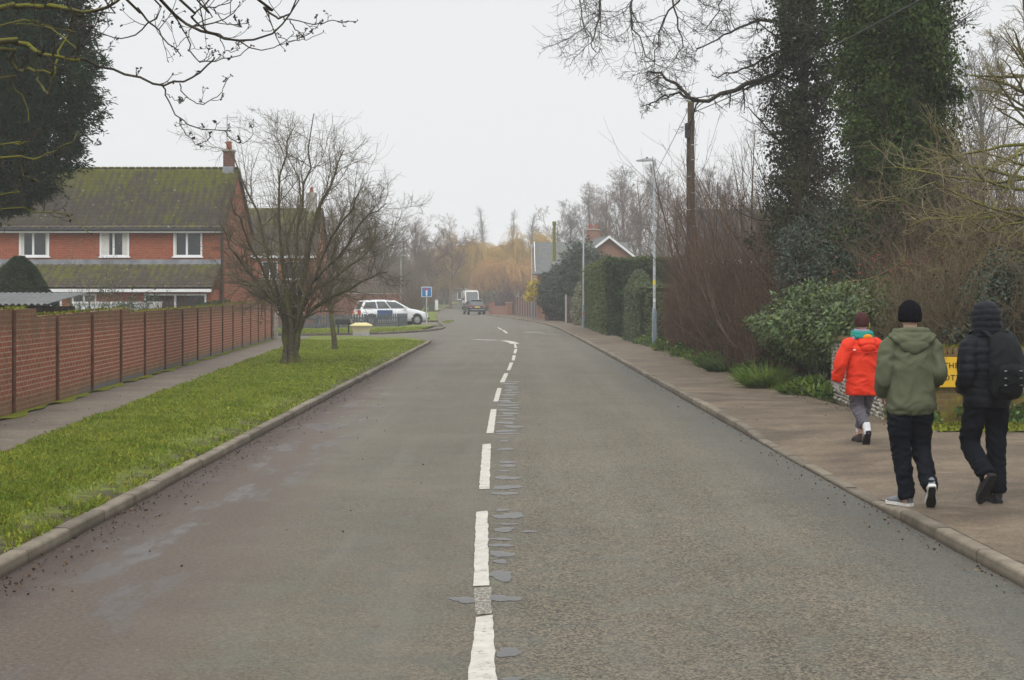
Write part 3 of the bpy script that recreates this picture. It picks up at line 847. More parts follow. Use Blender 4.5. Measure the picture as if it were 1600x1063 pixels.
# lean-to along the front
lx0, lx1 = -W, -.17
MB().box(lx0, lx1, -1.75, -.005, 0, 2.12).build('lean_to_wall', m_hbrick, h1)
tiled('lean_to_roof', lx0 - .05, lx1 + .06, -2.02, 2.20, -.06, 3.20, h1, m_roof1b)
MB().box(lx0 - .1, lx1 + .05, -.10, -.012, 3.19, 3.40).build('lead_flashing', m_lead, h1)
mb = MB(); mb.box(lx0 - .05, lx1 + .06, -2.05, -2.02, 2.04, 2.16); mb.build('lean_to_fascia', m_white, h1)
mb = MB(); mb.add([(lx0 - .13, -2.0, 2.24), (lx0 + .02, -2.0, 2.24), (lx0 + .22, -.06, 3.3), (lx0 - .0, -.06, 3.3), (lx0 - .13, -2.0, 2.18), (lx0 + .02, -2.0, 2.18), (lx0 + .22, -.06, 3.2), (lx0 - .0, -.06, 3.2)],
                  [(0, 1, 2, 3), (7, 6, 5, 4), (0, 1, 5, 4), (1, 2, 6, 5), (2, 3, 7, 6), (3, 0, 4, 7)]); mb.build('verge_flashing', m_lead, h1)
for p0, p1, n_ in ((62, 96, 2), (112, 150, 2), (225, 322, 2)):
    x0 = (p0 - 800) * 60.2 / F - HX; x1 = (p1 - 800) * 60.2 / F - HX
    window(h1, x0, .75, x1 - x0, 1.22, -1.75, n_)
mb = MB(); mb.cyl((-.08, -.06, .1), (-.08, -.06, ez - .1), .045, k=10); mb.build('drainpipe', m_black, h1)

# second house further back, across the side road
m_roof2 = roof_mat('weathered_tiles', (.075, .056, .044), (.10, .072, .055), (5, 9))
h2 = thing('brick_house', 'distant brick house with brown roof and chimney half hidden behind the bare tree', 'house', (-12.6, 95, -.05))
MB().box(-6.6, 0, 0, 7, 0, 4.45).build('wall', m_hbrick, h2)
for q in (-.2, -6.6): MB().prism([(.02, 4.45), (6.98, 4.45), (3.5, 7.6)], q, q + .2, 'x').build('gable', m_hbrick_side, h2)
tiled('roof', -6.8, .15, -.3, 4.5, 3.5, 7.75, h2, m_roof2, course=.35); tiled('roof', -6.8, .15, 7.3, 4.5, 3.5, 7.75, h2, m_roof2, course=.6)
c2 = MB().bbox(-.95, -.3, 3.2, 3.8, 7.3, 8.75, .01).build('chimney', m_stone, h2)
MB().lathe((-.62, 3.5, 8.75), [(.13, 0), (.12, .3), (.14, .36)], 12).build('chimney_pot', m_terra, c2)
MB().box(-6.8, .15, -.33, -.3, 4.36, 4.5).build('fascia', m_white, h2)
for x0, w_ in ((-5.6, 1.2), (-3.3, 1.0), (-1.9, 1.3)): window(h2, x0, 3.0, w_, 1.15, 0)
for x0, w_ in ((-5.4, 1.4), (-2.4, 1.7)): window(h2, x0, .9, w_, 1.2, 0)
lt = MB(); lt.prism([(-1.9, 2.2), (-.01, 3.0), (-.01, 2.2)], -3.9, -.9, 'x'); lt.build('porch_roof', m_roof2, h2)

# ================= garden things behind the wall
m_tin = MAT('corrugated_sheet', (.095, .10, .10), (.145, .148, .145), 3, .6, .35, island=None)
sh = thing('shed', 'low garden shed with grey corrugated roof just behind the wall', 'shed', (-8.9, 28.3, -.05))
xs = np.linspace(-3.6, .18, 200); wv = .018 * np.sin(xs * 2 * np.pi / .12)
row = [np.stack([xs, 0 * xs + y, z + wv], -1) for y, z in ((-.35, 1.67), (2.3, 1.89))]
row2 = [r + [0, 0, -.012] for r in row]
i = np.arange(200); q = np.stack([i[:-1], i[1:], i[1:] + 200, i[:-1] + 200], -1)
np_mesh('roof', [(np.concatenate(row), q), (np.concatenate(row2), q[:, ::-1]), (np.concatenate([row[0], row2[0]]), q)], m_tin, sh)
m_dkwood = MAT('dark_boards', (.03, .026, .02), (.07, .06, .042), 4, .9, .15, .5, 30)
MB().box(-3.4, 0, 0, 2.1, 0, 1.62).build('boards', m_dkwood, sh)
MB().box(-3.5, .1, -.22, -.19, 1.44, 1.61).build('eave_board', m_dkwood, sh)

gh = thing('cold_frame', 'long low white panelled cold frame in front of the brick house lean-to', 'cold frame', (-15.7, 56.5, -.05))
m_wpan = MAT('white_sheeting', (.60, .63, .66), (.74, .76, .78), 1.5, .4, .4)
MB().bbox(-.9, 2.0, 0, 1.2, 0, 1.62, .03).build('panel', m_wpan, gh)
fr = MB()
for x in (-.92, .0, .95, 1.96): fr.box(x, x + .05, -.03, -.003, .05, 1.60)
fr.box(-.92, 2.01, -.034, -.004, 1.58, 1.66); fr.prism([(2.01, .4), (2.06, .4), (2.2, 1.66), (2.01, 1.66)], -.02, 1.2, 'y'); fr.build('frame', m_white, gh)

# topiary cone
m_topi = blade_mat('box_leaf', (.020, .042, .016), (.042, .075, .026))
rg = np.random.default_rng(21); n = 16000
tp = thing('topiary_bush', 'dark green clipped rounded cone bush beside the shed', 'bush', (-16.5, 50, -.05))
zz = 3.15 * rg.random(n) ** .8 ; pr = np.interp(zz, [0, 1.2, 1.75, 2.3, 2.8, 3.15], [1.3, 1.32, 1.12, .82, .5, .12]); aa = rg.uniform(0, 2 * np.pi, n)
rr = pr * (1 - np.abs(rg.normal(0, .05, n)) + .03 * np.sin(aa * 5 + zz * 4))
P = np.stack([rr * np.cos(aa), rr * np.sin(aa), zz], -1); N = nrm(np.stack([np.cos(aa), np.sin(aa), .5 + 0 * aa], -1))
np_mesh('foliage', [leaves(rg, P, N, .10, .06, .55)], m_topi, tp)
MB().lathe((0, 0, 0), [(1.1, 0), (1.15, 1.2), (.7, 2.2), (.4, 2.75), (.05, 3.0)], 14).build('core', m_topi, tp)
mb = MB().cyl((0, 0, 0), (0, 0, 1.0), .08); mb.build('trunk', m_dkwood, tp)

# ================= barks, twigs
def bark_mat(name, c1, c2, moss=None, ms=.5):
    t = NT(name); col = t.ramp(t.noise(14, 6, .65), [(.3, c1), (.7, c2)])
    if moss:
        nz = t.xyz(t.n('ShaderNodeNewGeometry').outputs['Normal'])[2]
        f = t.math('ADD', t.math('MULTIPLY', nz, .22), t.noise(3.5, 5))
        col = t.mix(t.math('MULTIPLY', t.mrange(f, .42, .62), ms), col, moss)
    return t.bsdf(col, .9, .15, t.noise(40, 5, .7), .7, .02)


m_bark = bark_mat('mossy_bark', (.045, .037, .026), (.110, .090, .062), (.10, .105, .025), .7)
m_twig = MAT('olive_twig', (.090, .074, .048), (.160, .132, .086), 3, .85, .15)
m_twigr = MAT('brown_twig', (.075, .047, .030), (.14, .088, .056), 2, .85, .15)
m_moss_limb = bark_mat('moss_covered_bark', (.07, .06, .035), (.13, .115, .07), (.15, .15, .02), .95)
m_greytwig = MAT('grey_twig', (.085, .075, .068), (.135, .12, .105), 2, .85, .15)
m_darktwig = MAT('dark_twig', (.030, .026, .022), (.07, .06, .045), 6, .85, .15)

# ---- the spreading bare tree on the verge
TY, TX = 36.0, -5.33
tr = thing('bare_tree', 'wide spreading leafless tree with thick mossy forked trunk on the grass verge', 'tree', (TX, TY, .13))
rg = np.random.default_rng(42); o_ = np.array([TX, TY, .13])
def tp_(l, dy): return np.array([tuple(at(px, py, TY + dy * k / (len(l) - 1))) for k, (px, py) in enumerate(l)]) - o_
limb_px = [([(447, 545), (430, 490), (400, 440), (366, 395), (342, 345)], -.6), ([(452, 530), (432, 450), (408, 360), (383, 290), (352, 222)], .5),
           ([(455, 530), (444, 430), (434, 330), (441, 260), (462, 196)], -.4), ([(459, 530), (478, 430), (500, 345), (528, 285), (550, 235)], .8),
           ([(462, 540), (492, 462), (540, 400), (590, 345), (628, 318)], -.7), ([(464, 545), (505, 488), (560, 450), (610, 430), (630, 425)], .6),
           ([(457, 530), (459, 420), (474, 320), (487, 250), (496, 178)], .1), ([(450, 540), (418, 470), (372, 440), (338, 425)], 1.5),
           ([(456, 530), (462, 450), (450, 380), (470, 300), (440, 215)], 1.6), ([(460, 535), (485, 450), (530, 370), (570, 320), (590, 285)], -1.6), ([(455, 535), (425, 455), (385, 370), (360, 310)], -1.7),
           ([(462, 540), (500, 470), (560, 415), (600, 390), (615, 365)], 1.6)]
def squeeze(l): return [(455 + (x - 455) * (.55 if y > 455 else (.86 if x > 455 else 1.0)), y) for x, y in l]
LP = np.stack([curve(tp_(squeeze(l), d), 11) for l, d in limb_px]); LP[:, 3:-1] += rg.normal(0, .035, LP[:, 3:-1].shape)
LR = np.linspace(.058, .013, 11)[None] * rg.uniform(.75, 1.15, (len(LP), 1))
parts = [tubes(LP, LR, 8)]
stems = []; sr = []
for k, (bx, by) in enumerate([(-.14, -.05), (-.06, .12), (.03, -.10), (.11, .06), (.16, -.04), (-.02, 0), (.07, .12)]):
    a_ = np.array([bx * 1.25, by * 1.2, -.1]); e_ = LP[[0, 1, 2, 4, 5, 6, 3][k], 2]
    stems.append(curve([a_, (bx * .8, by * .8, .25), (bx * 1.0, by, .7), e_ * .5 + np.array([bx, by, 1.1]) * .5, e_], 12)); sr.append(np.interp(np.linspace(0, 1, 12), [0, .12, .3, 1], [.145, .10, .088, .058]))
stems = np.array(stems); stems[:, 1:-1] += rg.normal(0, .012, stems[:, 1:-1].shape)
parts.append(tubes(stems, np.array(sr) * rg.uniform(.9, 1.08, (7, 12)), 12))
np_mesh('trunk', parts, m_bark, tr, smooth=True)
b1, r1 = branch(rg, LP, LR, 11, (.15, .97), (.22, .42), (25, 75), 8, .06, .16, .55, .3, .006)
b2, r2 = branch(rg, b1, r1, 8, (.12, 1), (.36, .75), (22, 65), 6, .07, .16, .6, .35, .004)
b3, r3 = branch(rg, b2, r2, 5, (.15, 1), (.4, .8), (25, 70), 5, .04, .18, .6, .4, .0032)
sp, spr = branch(rg, LP, LR, 13, (.3, .95), (.14, .30), (10, 55), 8, .22, .07, .35, .25, .005)
low, lowr = branch(rg, LP[[0, 4, 5, 7, 11, 9]], LR[[0, 4, 5, 7, 11, 9]], 17, (.1, .8), (.25, .5), (30, 90), 6, -.02, .2, .4, .35, .004)
low2, low2r = branch(rg, low, lowr, 7, (.1, 1), (.35, .7), (25, 75), 5, .0, .2, .6, .4, .003)
def keep(P, r_, lo=1.0, hi=6.15):
    m = (P[:, :, 2].min(1) > lo) & (P[:, :, 2].max(1) < hi); return P[m], r_[m]
np_mesh('crown', [tubes(*keep(b1, r1), 5), tubes(*keep(b2, r2), 4), tubes(*keep(b3, r3), 3), tubes(*keep(sp, spr), 4), tubes(*keep(low, lowr), 4), tubes(*keep(low2, low2r), 3)], m_twig, tr)

# sapling
sp_ = thing('sapling', 'thin leaning young tree with bare stem beyond the spreading tree', 'tree', (-5.47, 46, .12))
st = curve([(.03, 0, -.05), (-.02, 0, .45), (-.09, 0, .95), (-.13, .05, 1.5), (-.06, .1, 2.6), (.05, .1, 3.6)], 14)[None]; sr_ = np.linspace(.10, .02, 14)[None] * np.array([[1.25] + [1] * 13])
np_mesh('trunk', [tubes(st, sr_, 9)], m_bark, sp_, True)
b1, r1 = branch(rg, st, sr_, 30, (.45, 1), (.3, .55), (25, 60), 7, .1, .12, .5, .3, .006); b2, r2 = branch(rg, b1, r1, 9, (.15, 1), (.35, .7), (25, 60), 5, .06, .15, .6, .4, .004)
np_mesh('crown', [tubes(b1, r1, 4), tubes(b2, r2, 3)], m_twig, sp_)

# ---- dark yew
m_yew = blade_mat('yew_needle', (.010, .025, .010), (.028, .056, .018), .08)
yw = thing('yew_tree', 'tall dark evergreen yew with ragged edge beside the brick house', 'tree', (-14.2, 41, -.05))
rg = np.random.default_rng(8); n = 5200
zz = 4.1 + 9.4 * rg.random(n); pr = np.interp(zz, [4.1, 4.5, 5.0, 5.7, 6.6, 7.6, 8.6, 10, 12, 13.5], [.25, .9, 1.5, 2.0, 2.45, 2.7, 2.6, 2.2, 1.4, .3]); aa = rg.uniform(0, 2 * np.pi, n)
lump = .10 * np.sin(aa * 4 + zz * 1.3) + .09 * np.sin(aa * 7 - zz * 2.6) + .06 * np.sin(aa * 13 + zz * 5)
rr = pr * (1.0 + lump - np.abs(rg.normal(0, .16, n)))
C0 = np.stack([rr * np.cos(aa), rr * np.sin(aa), zz], -1); out = nrm(np.stack([np.cos(aa), np.sin(aa), rg.normal(.0, .35, n)], -1))
# each spray: a short curved shoot lined with needle fans
d0 = nrm(out + .5 * runit(rg, n)); shp = paths(rg, C0 - out * .25, d0, rg.uniform(.35, .8, n), 6, .04, .15, .0)
PP = shp[:, 1:].reshape(-1, 3); TT = nrm(np.repeat(d0, 5, 0)); PP = np.repeat(PP, 5, 0); TT = np.repeat(TT, 5, 0)
PP = PP + rg.normal(0, .035, PP.shape)
np_mesh('crown', [leaves(rg, PP, nrm(TT + .0), .17, .045, .45, .1)], m_yew, yw)
tk = curve([(-1.0, 0, 0), (-.9, 0, 3), (-.35, .05, 8), (0, 0, 12.5)], 12)[None]
np_mesh('trunk', [tubes(tk, np.linspace(.35, .05, 12)[None], 10)], m_bark, yw, True)
cr = MB().lathe((0, 0, 0), [(.2, 4.6), (.9, 5.2), (1.5, 6.3), (1.8, 7.6), (1.6, 9.6), (.9, 11.6), (.2, 13)], 14); cr.build('inner_boughs', m_yew, yw)

# ---- limbs of a tree standing left of the frame, hanging into the picture
OX, OY = -5.35, 9.4
ot = thing('overhanging_tree', 'mossy bare limbs with upturned twigs hanging in from the left over the verge', 'tree', (OX, OY, .1))
rg = np.random.default_rng(77); oo = np.array([OX, OY, .1])
TRACE = [(6.5, 1, [(0, 15), (20, 8), (60, 8), (85, 7), (110, 17), (140, 18), (175, 10), (200, -15)]),
         (7, 1, [(0, 65), (20, 66), (45, 74), (65, 85), (95, 92), (125, 94)]), (4.6, 0, [(95, 90), (135, 93), (170, 108), (210, 122), (250, 131), (280, 129), (300, 120), (325, 103), (335, 92)]),
         (5, 1, [(0, 78), (15, 92), (28, 110), (50, 108), (83, 117)]), (3.6, 1, [(118, 16), (112, 40), (100, 65), (90, 90), (82, 125), (75, 147)]), (3, 1, [(75, 148), (62, 130), (57, 110), (62, 85)]),
         (2.8, 0, [(195, 0), (215, 12), (232, 35), (245, 45), (262, 65), (283, 87)]), (3.2, 0, [(248, -5), (270, 25), (290, 38), (320, 48), (345, 57), (365, 63), (395, 62), (432, 50), (450, 30), (462, 5), (468, -12)]),
         (3.2, 0, [(276, -3), (300, 27), (325, 47), (350, 59)]), (2.6, 0, [(272, 25), (285, 45), (295, 65), (299, 85), (310, 95), (328, 97), (350, 92), (375, 87), (394, 71)]),
         (2.6, 0, [(253, 131), (258, 142), (262, 158), (280, 183), (305, 198), (330, 204), (361, 204)]), (1.7, 0, [(281, 184), (285, 200), (295, 215), (310, 225), (322, 221), (329, 214)]),
         (1.9, 0, [(281, 131), (285, 142), (298, 155), (312, 161), (330, 157), (345, 145), (350, 133), (361, 118)]), (3, 0, [(398, -3), (410, 10), (428, 25), (440, 27), (460, 12), (469, -4)]),
         (2.2, 0, [(438, 27), (450, 31), (475, 35), (498, 38), (520, 33), (557, 34)]), (1.9, 0, [(453, 32), (465, 48), (478, 55), (490, 47), (501, 37)]),
         (1.5, 0, [(433, 51), (440, 58), (462, 64), (485, 60), (505, 51)]), (1.9, 0, [(305, -4), (320, 11), (335, 11), (355, 6), (366, -4)]), (1.9, 0, [(334, 12), (340, 22), (353, 37), (370, 40), (388, 37)]),
         (1.8, 0, [(236, -4), (231, 30), (215, 50), (195, 58), (175, 58), (150, 46), (143, 40)]), (1.7, 0, [(162, -4), (158, 18), (150, 40), (138, 60), (126, 72)]), (1.6, 0, [(349, 204), (358, 215), (370, 222), (385, 222), (394, 210), (395, 190)]),
         (3, 1, [(0, 248), (45, 248), (70, 243), (90, 232), (110, 225), (122, 205)]), (2.6, 1, [(0, 226), (30, 226), (49, 220)]), (2.2, 1, [(20, 235), (30, 255), (40, 275), (62, 284)]),
         (1.8, 1, [(0, 328), (50, 330), (105, 337), (141, 366)]), (2.2, 1, [(0, 305), (25, 298), (34, 278)]), (2.4, 1, [(0, 40), (40, 30), (70, 40), (100, 60), (120, 78)]), (2, 1, [(10, 36), (40, 38), (85, 44), (120, 50)]),
         (1.6, 1, [(0, 120), (20, 128), (40, 160), (45, 190)]), (1.6, 0, [(63, 86), (66, 60), (70, 20), (68, -6)]), (1.5, 0, [(120, 70), (140, 50), (146, 42)]), (1.6, 0, [(111, 16), (108, -6)]), (1.7, 0, [(104, -6), (116, 20), (117, 30)]),
         (1.5, 0, [(313, -5), (300, 40), (290, 62), (272, 77)]), (1.5, 0, [(344, 58), (350, 75), (360, 82), (372, 76), (378, 64)]), (1.4, 0, [(258, 145), (270, 155), (282, 160), (290, 152)])]
seg = {0: [], 1: []}; rad = {0: [], 1: []}
limb_base = []
for w, mossy, l in TRACE:
    Yd = 9.0 + .0022 * l[len(l) // 2][0] + .25 * math.sin(l[0][0] * .37 + l[0][1] * .91)
    p = [np.array(tuple(at(px, py, Yd + .12 * math.sin(k * 1.1)))) - oo for k, (px, py) in enumerate(l)]
    taper = np.linspace(1.0, .55, 16); w_ = w * Yd / F / 2
    if l[0][0] <= 3:      # enters from the left edge: carry on to the trunk
        q = np.array([-.0, 0, max(1.7, p[0][2] - .5)]); pre = [q, q * .5 + p[0] * .5 + np.array([0, 0, .12])]
        c = curve(pre + p, 16); taper = np.linspace(1.5, .6, 16)
    elif l[0][1] <= 0:    # comes down from above: arch back up to the crown
        c = curve([np.array([.2, 0, 4.6 + .2 * math.sin(l[0][0])]), p[0] * .6 + np.array([.2, 0, 4.9]) * .4 + np.array([0, 0, .45]), ] + p, 16); taper = np.linspace(1.9, .6, 16)
    else: c = curve(p, 16)
    c[1:-1] += rg.normal(0, .006, (14, 3)); seg[mossy].append(c); rad[mossy].append(np.maximum(w_ * taper, .0022))
bud_mat = m_darktwig
tw = []
allp = np.array(seg[0] + seg[1]); allr = np.array(rad[0] + rad[1])
b1, r1 = branch(rg, allp, allr, 4, (.35, 1), (.05, .14), (30, 70), 6, .22, .10, .6, .5, .0024)
b2, r2 = branch(rg, b1, r1, 2, (.3, 1), (.35, .7), (30, 60), 4, .15, .12, .8, .6, .002)
ends = np.concatenate([b1[:, -1], b2[:, -1], allp[:, -1]]); kn = leaves(rg, np.repeat(ends, 2, 0), runit(rg, len(ends) * 2), .022, .014, .6)
np_mesh('limb', [tubes(np.array(seg[1]), np.array(rad[1]) * 1.1, 8)], m_moss_limb, ot, True)
np_mesh('crown', [tubes(np.array(seg[0]), np.array(rad[0]), 7), tubes(b1, r1, 4), tubes(b2, r2, 4), kn], m_darktwig, ot)
tk = curve([(0, 0, -.1), (.02, 0, .5), (.0, .05, 2), (.05, 0, 3.4), (.2, 0, 5.0)], 14)[None]
np_mesh('trunk', [tubes(tk, np.interp(np.linspace(0, 1, 14), [0, .1, 1], [.26, .19, .10])[None], 12)], m_moss_limb, ot, True)

# ================= low shrubs in the garden behind the wall
m_palel = MAT('pale_dry_leaf', (.20, .17, .09), (.32, .28, .16), 4, .8, .2, island=(.6, 1.3, .03))
m_sageleaf = MAT('grey_green_leaf', (.085, .12, .065), (.16, .19, .115), 3, .7, .2, island=(.6, 1.3, .02))


def stemmy(name, label, cat, loc, h, w, nst, seed, tmat, lmat=None, nl=0, ls=.05, group=None, m1=6, m2=5, thick=.012, lean=0., up=.05, zl=.35, ang=(25, 60)):
    """many-stemmed bare or thin-leaved shrub"""
    t = thing(name, label, cat, loc, group=group); g = np.random.default_rng(seed)
    a = g.uniform(0, 2 * np.pi, nst); r = w * .22 * np.sqrt(g.random(nst)); p0 = np.stack([r * np.cos(a), r * np.sin(a), 0 * a - .08], -1)
    d = np.stack([np.cos(a) * g.uniform(.05, .75, nst) * w / h + lean, np.sin(a) * g.uniform(.05, .6, nst) * w / h, 1 + 0 * a], -1)
    P0 = paths(g, p0, d, h * g.uniform(.6, 1.1, nst), 9, up, .09); R0 = thick * g.uniform(.7, 1.3, (nst, 1)) * np.linspace(1, .25, 9)[None]
    P1, R1 = branch(g, P0, R0, m1, (.15, 1), (.25, .5), ang, 6, up, .13, .6, .35, .004); P2, R2 = branch(g, P1, R1, m2, (.15, 1), (.35, .7), ang, 4, up * .6, .16, .65, .4, .0028)
    np_mesh('stem', [tubes(P0, R0, 5), ], tmat, t); np_mesh('twigs', [tubes(P1, R1, 4), tubes(P2, R2, 3)], tmat, t)
    if lmat:
        pts = np.concatenate([P1[:, 2:].reshape(-1, 3), P2[:, 1:].reshape(-1, 3)]); pts = pts[pts[:, 2] > zl * h * .3]; k = g.integers(0, len(pts), nl)
        q = pts[k] + g.normal(0, .02, (nl, 3)); np_mesh('foliage', [leaves(g, q, runit(g, nl), ls, ls * .6, .8, .2)], lmat, t)
    return t


stemmy('shrub', 'straggly shrub with pale dry leaves in front of the lean-to roof', 'shrub', (-14.6, 52, -.05), 3.3, 1.9, 16, 5, m_greytwig, m_palel, 900, .055, m1=7, m2=4)
stemmy('shrub', 'thin grey green shrub just behind the wall top in front of the white cold frame', 'shrub', (-12.0, 44, -.05), 2.0, 1.7, 22, 6, m_greytwig, m_sageleaf, 3600, .07, m1=7, m2=4)
stemmy('shrub', 'dry brown bush under the lean-to window behind the wall', 'shrub', (-12.4, 52, -.05), 1.95, 2.0, 60, 9, m_twigr, None, m1=8, m2=6)
stemmy('shrub', 'small spiky grey plant beside the end of the cold frame', 'shrub', (-12.3, 48, -.05), 1.7, .7, 26, 10, m_greytwig, m_sageleaf, 1500, .10, m1=4, m2=3)
rg = np.random.default_rng(4)
b_ = thing('bush', 'low rounded dark green bush behind the far part of the wall', 'bush', (-11.0, 55.5, -.05)); P, N = blobs(rg, [(0, 0, 1.0, .9, .8, .75), (.8, .4, .9, .8, .7, .7)], 7000, .15, .3)
np_mesh('foliage', [leaves(rg, P, N, .09, .05, .6)], m_topi, b_)
# ================= vehicles
def paint(name, c, r=.25):
    t = NT(name); return t.bsdf(t.ramp(t.noise(3, 3), [(.3, tuple(v * .93 for v in c)), (.7, c)]), r, .5, coat=.5)


m_cwhite = paint('white_car_paint', (.72, .74, .75)); m_cdark = paint('charcoal_car_paint', (.010, .013, .017), .35); m_cblue = paint('blue_door_paint', (.055, .10, .22))
m_vwhite = paint('white_van_paint', (.68, .68, .64), .35)
m_tyre = MAT('tyre_rubber', (.012, .012, .013), (.022, .022, .022), 20, .85, .2); m_rim = MAT('alloy_rim', (.35, .36, .37), None, 6, .4, .5, metal=.6)
m_tail = MAT('tail_lamp_red', (.42, .03, .025), (.5, .05, .04), 9, .25, .5); m_lamp = MAT('clear_lamp', (.55, .57, .58), (.65, .66, .67), 9, .15, .6)
m_yplate = MAT('yellow_plate', (.66, .52, .04), (.72, .58, .06), 9, .4, .4); m_wplate = MAT('white_plate', (.7, .7, .68), None, 9, .4, .4)


def loft(mb, rows, close=False):
    n = len(rows[0]); vs = [p for r in rows for p in r]; fs = []
    for i in range(len(rows) - 1):
        for k in range(n - 1): fs.append((i * n + k, i * n + k + 1, (i + 1) * n + k + 1, (i + 1) * n + k))
    fs.append(tuple(range(n))); fs.append(tuple(range(len(rows) * n - 1, (len(rows) - 1) * n - 1, -1))); mb.add(vs, fs)


def vehicle(name, label, cat, loc, rz, st, gh, paintm, win, wheels, wr=.32, hatch=None, parts=None):
    """st: (x, zlow, zbelt, halfw); gh: (xb_rear, xb_front, xt_rear, xt_front, ztop_rear, ztop_front, halfw_top)"""
    t = thing(name, label, cat, loc, rz)
    bel = lambda x: float(np.interp(x, [s[0] for s in st], [s[2] for s in st])); hw = lambda x: float(np.interp(x, [s[0] for s in st], [s[3] for s in st]))
    mb = MB(); rows = []
    for x, zl, zb, w in st:
        half = [(w * .86, zl), (w * .97, zl + .10), (w, zl + .28 * (zb - zl) + .05), (w * .99, zl + .7 * (zb - zl)), (w * .955, zb - .05), (w * .88, zb)]
        rows.append([(x, y, z) for y, z in half] + [(x, -y, z) for y, z in half[::-1]])
    loft(mb, rows)
    xb0, xb1, xt0, xt1, zt0, zt1, wt = gh; rows = []
    def side(u, f):
        xb = xb0 + (xb1 - xb0) * u; xt = xt0 + (xt1 - xt0) * u; z0 = bel(xb) - .03; z1 = (zt0 + (zt1 - zt0) * u + .05 * math.sin(math.pi * u)) - .05
        wb = hw(xb) * .90
        return np.array([xb + (xt - xb) * f, wb + (wt - wb) * f + .03 * math.sin(math.pi * f), z0 + (z1 - z0) * f])
    for u in np.linspace(0, 1, 12):
        a = [side(u, f) for f in (0, .33, .66, 1)]; top = side(u, 1); zt = top[2] + .05
        half = [tuple(p) for p in a] + [(top[0], wt * .82, zt)]
        rows.append(half + [(p[0], -p[1], p[2]) for p in half[::-1]])
    loft(mb, rows); body = mb.build('body', paintm, t, smooth=False)
    for f_ in body.data.polygons: f_.use_smooth = True
    for sgn in (1, -1):
        for (u0, u1, f0, f1) in win:
            pts = []
            for u in np.linspace(u0, u1, 5):
                for f in np.linspace(f0, f1, 6):
                    p = side(u, f); pts.append((p[0], sgn * (p[1] + .012), p[2]))
            MB().add(pts, [(6 * i + j, 6 * i + 6 + j, 6 * i + 7 + j, 6 * i + j + 1) for i in range(4) for j in range(5)]).build('side_window', m_carglass, t)
    def endglass(u, d, f0=.10, f1=.95, k=.86):
        vs = []
        for f in (f0, f1):
            p = side(u, f)
            for s_ in np.linspace(-1, 1, 7): vs.append((p[0] + d + d * 2 * (1 - s_ * s_), s_ * (p[1]) * k, p[2] + .01))
        return MB().add(vs, [(i, i + 1, i + 8, i + 7) for i in range(6)])
    endglass(1, .02).build('windscreen', m_carglass, t); endglass(0, -.02, .2).build('rear_window', m_carglass, t)
    wm = MB()
    for x in wheels:
        for sgn in (1, -1):
            y = sgn * (hw(x) + .012); w_ = MB(); w_.lathe((0, 0, 0), [(wr * .7, -.11), (wr * .95, -.10), (wr, -.05), (wr, .05), (wr * .95, .10), (wr * .62, .11)], 22)
            o = w_.build('wheel', m_tyre, t, True, loc=(x, y - sgn * .10, wr)); o.rotation_euler = (R(90) * -sgn, 0, 0)
            r_ = MB(); r_.lathe((0, 0, .105), [(wr * .6, 0), (wr * .58, .012), (wr * .2, .016), (wr * .1, .03)], 20); r_.build('rim', m_rim, o)
            ar = MB(); ar.lathe((0, 0, 0), [(wr * 1.16, -.02), (wr * 1.16, .0)], 26); a_ = ar.build('wheel_arch', m_black, t, loc=(x, sgn * (hw(x) + .004), wr + .02)); a_.rotation_euler = (R(90) * -sgn, 0, 0)
    for nm, m_, bx in (parts or []):
        mb = MB()
        for b in bx: mb.bbox(*b, .012)
        mb.build(nm, m_, t)
    return t


est = [(.0, .42, .62, .74), (.06, .30, .86, .80), (.35, .25, .93, .86), (1.2, .24, .94, .875), (2.4, .24, .96, .875), (3.4, .24, .98, .87), (3.9, .25, .90, .86), (4.35, .27, .79, .82), (4.6, .30, .68, .74), (4.70, .38, .58, .62)]
wc = vehicle('parked_car', 'white estate car with mismatched blue rear door parked behind the picket fence', 'car', (-9.95, 94.6, g1(-9, 96) + .02), R(21), est,
             (.10, 3.50, .42, 2.55, 1.45, 1.45, .66), m_cwhite, [(.05, .33, .18, .90), (.36, .60, .15, .90), (.63, .93, .15, .90)], (.85, 3.85), .32,
             parts=[('rear_door', m_cblue, [(1.22, 2.22, -.888, -.84, .36, .90)]), ('tail_lamp', m_tail, [(-.005, .16, -.83, -.62, .60, .90)]), ('tail_lamp', m_tail, [(-.005, .16, .62, .83, .60, .90)]),
                    ('headlight', m_lamp, [(4.38, 4.60, -.80, -.55, .60, .72)]), ('headlight', m_lamp, [(4.38, 4.60, .55, .80, .60, .72)]), ('bumper', m_black, [(4.5, 4.74, -.72, .72, .36, .46)]), ('door_mirror', m_cwhite, [(2.95, 3.12, -1.02, -.84, .95, 1.08)]), ('door_mirror', m_cwhite, [(2.95, 3.12, .84, 1.02, .95, 1.08)]),
                    ('rear_plate', m_yplate, [(-.03, .0, -.26, .26, .62, .73)]), ('roof_rail', m_black, [(.7, 2.3, -.60, -.57, 1.44, 1.475), (.7, 2.3, .57, .60, 1.44, 1.475)])])

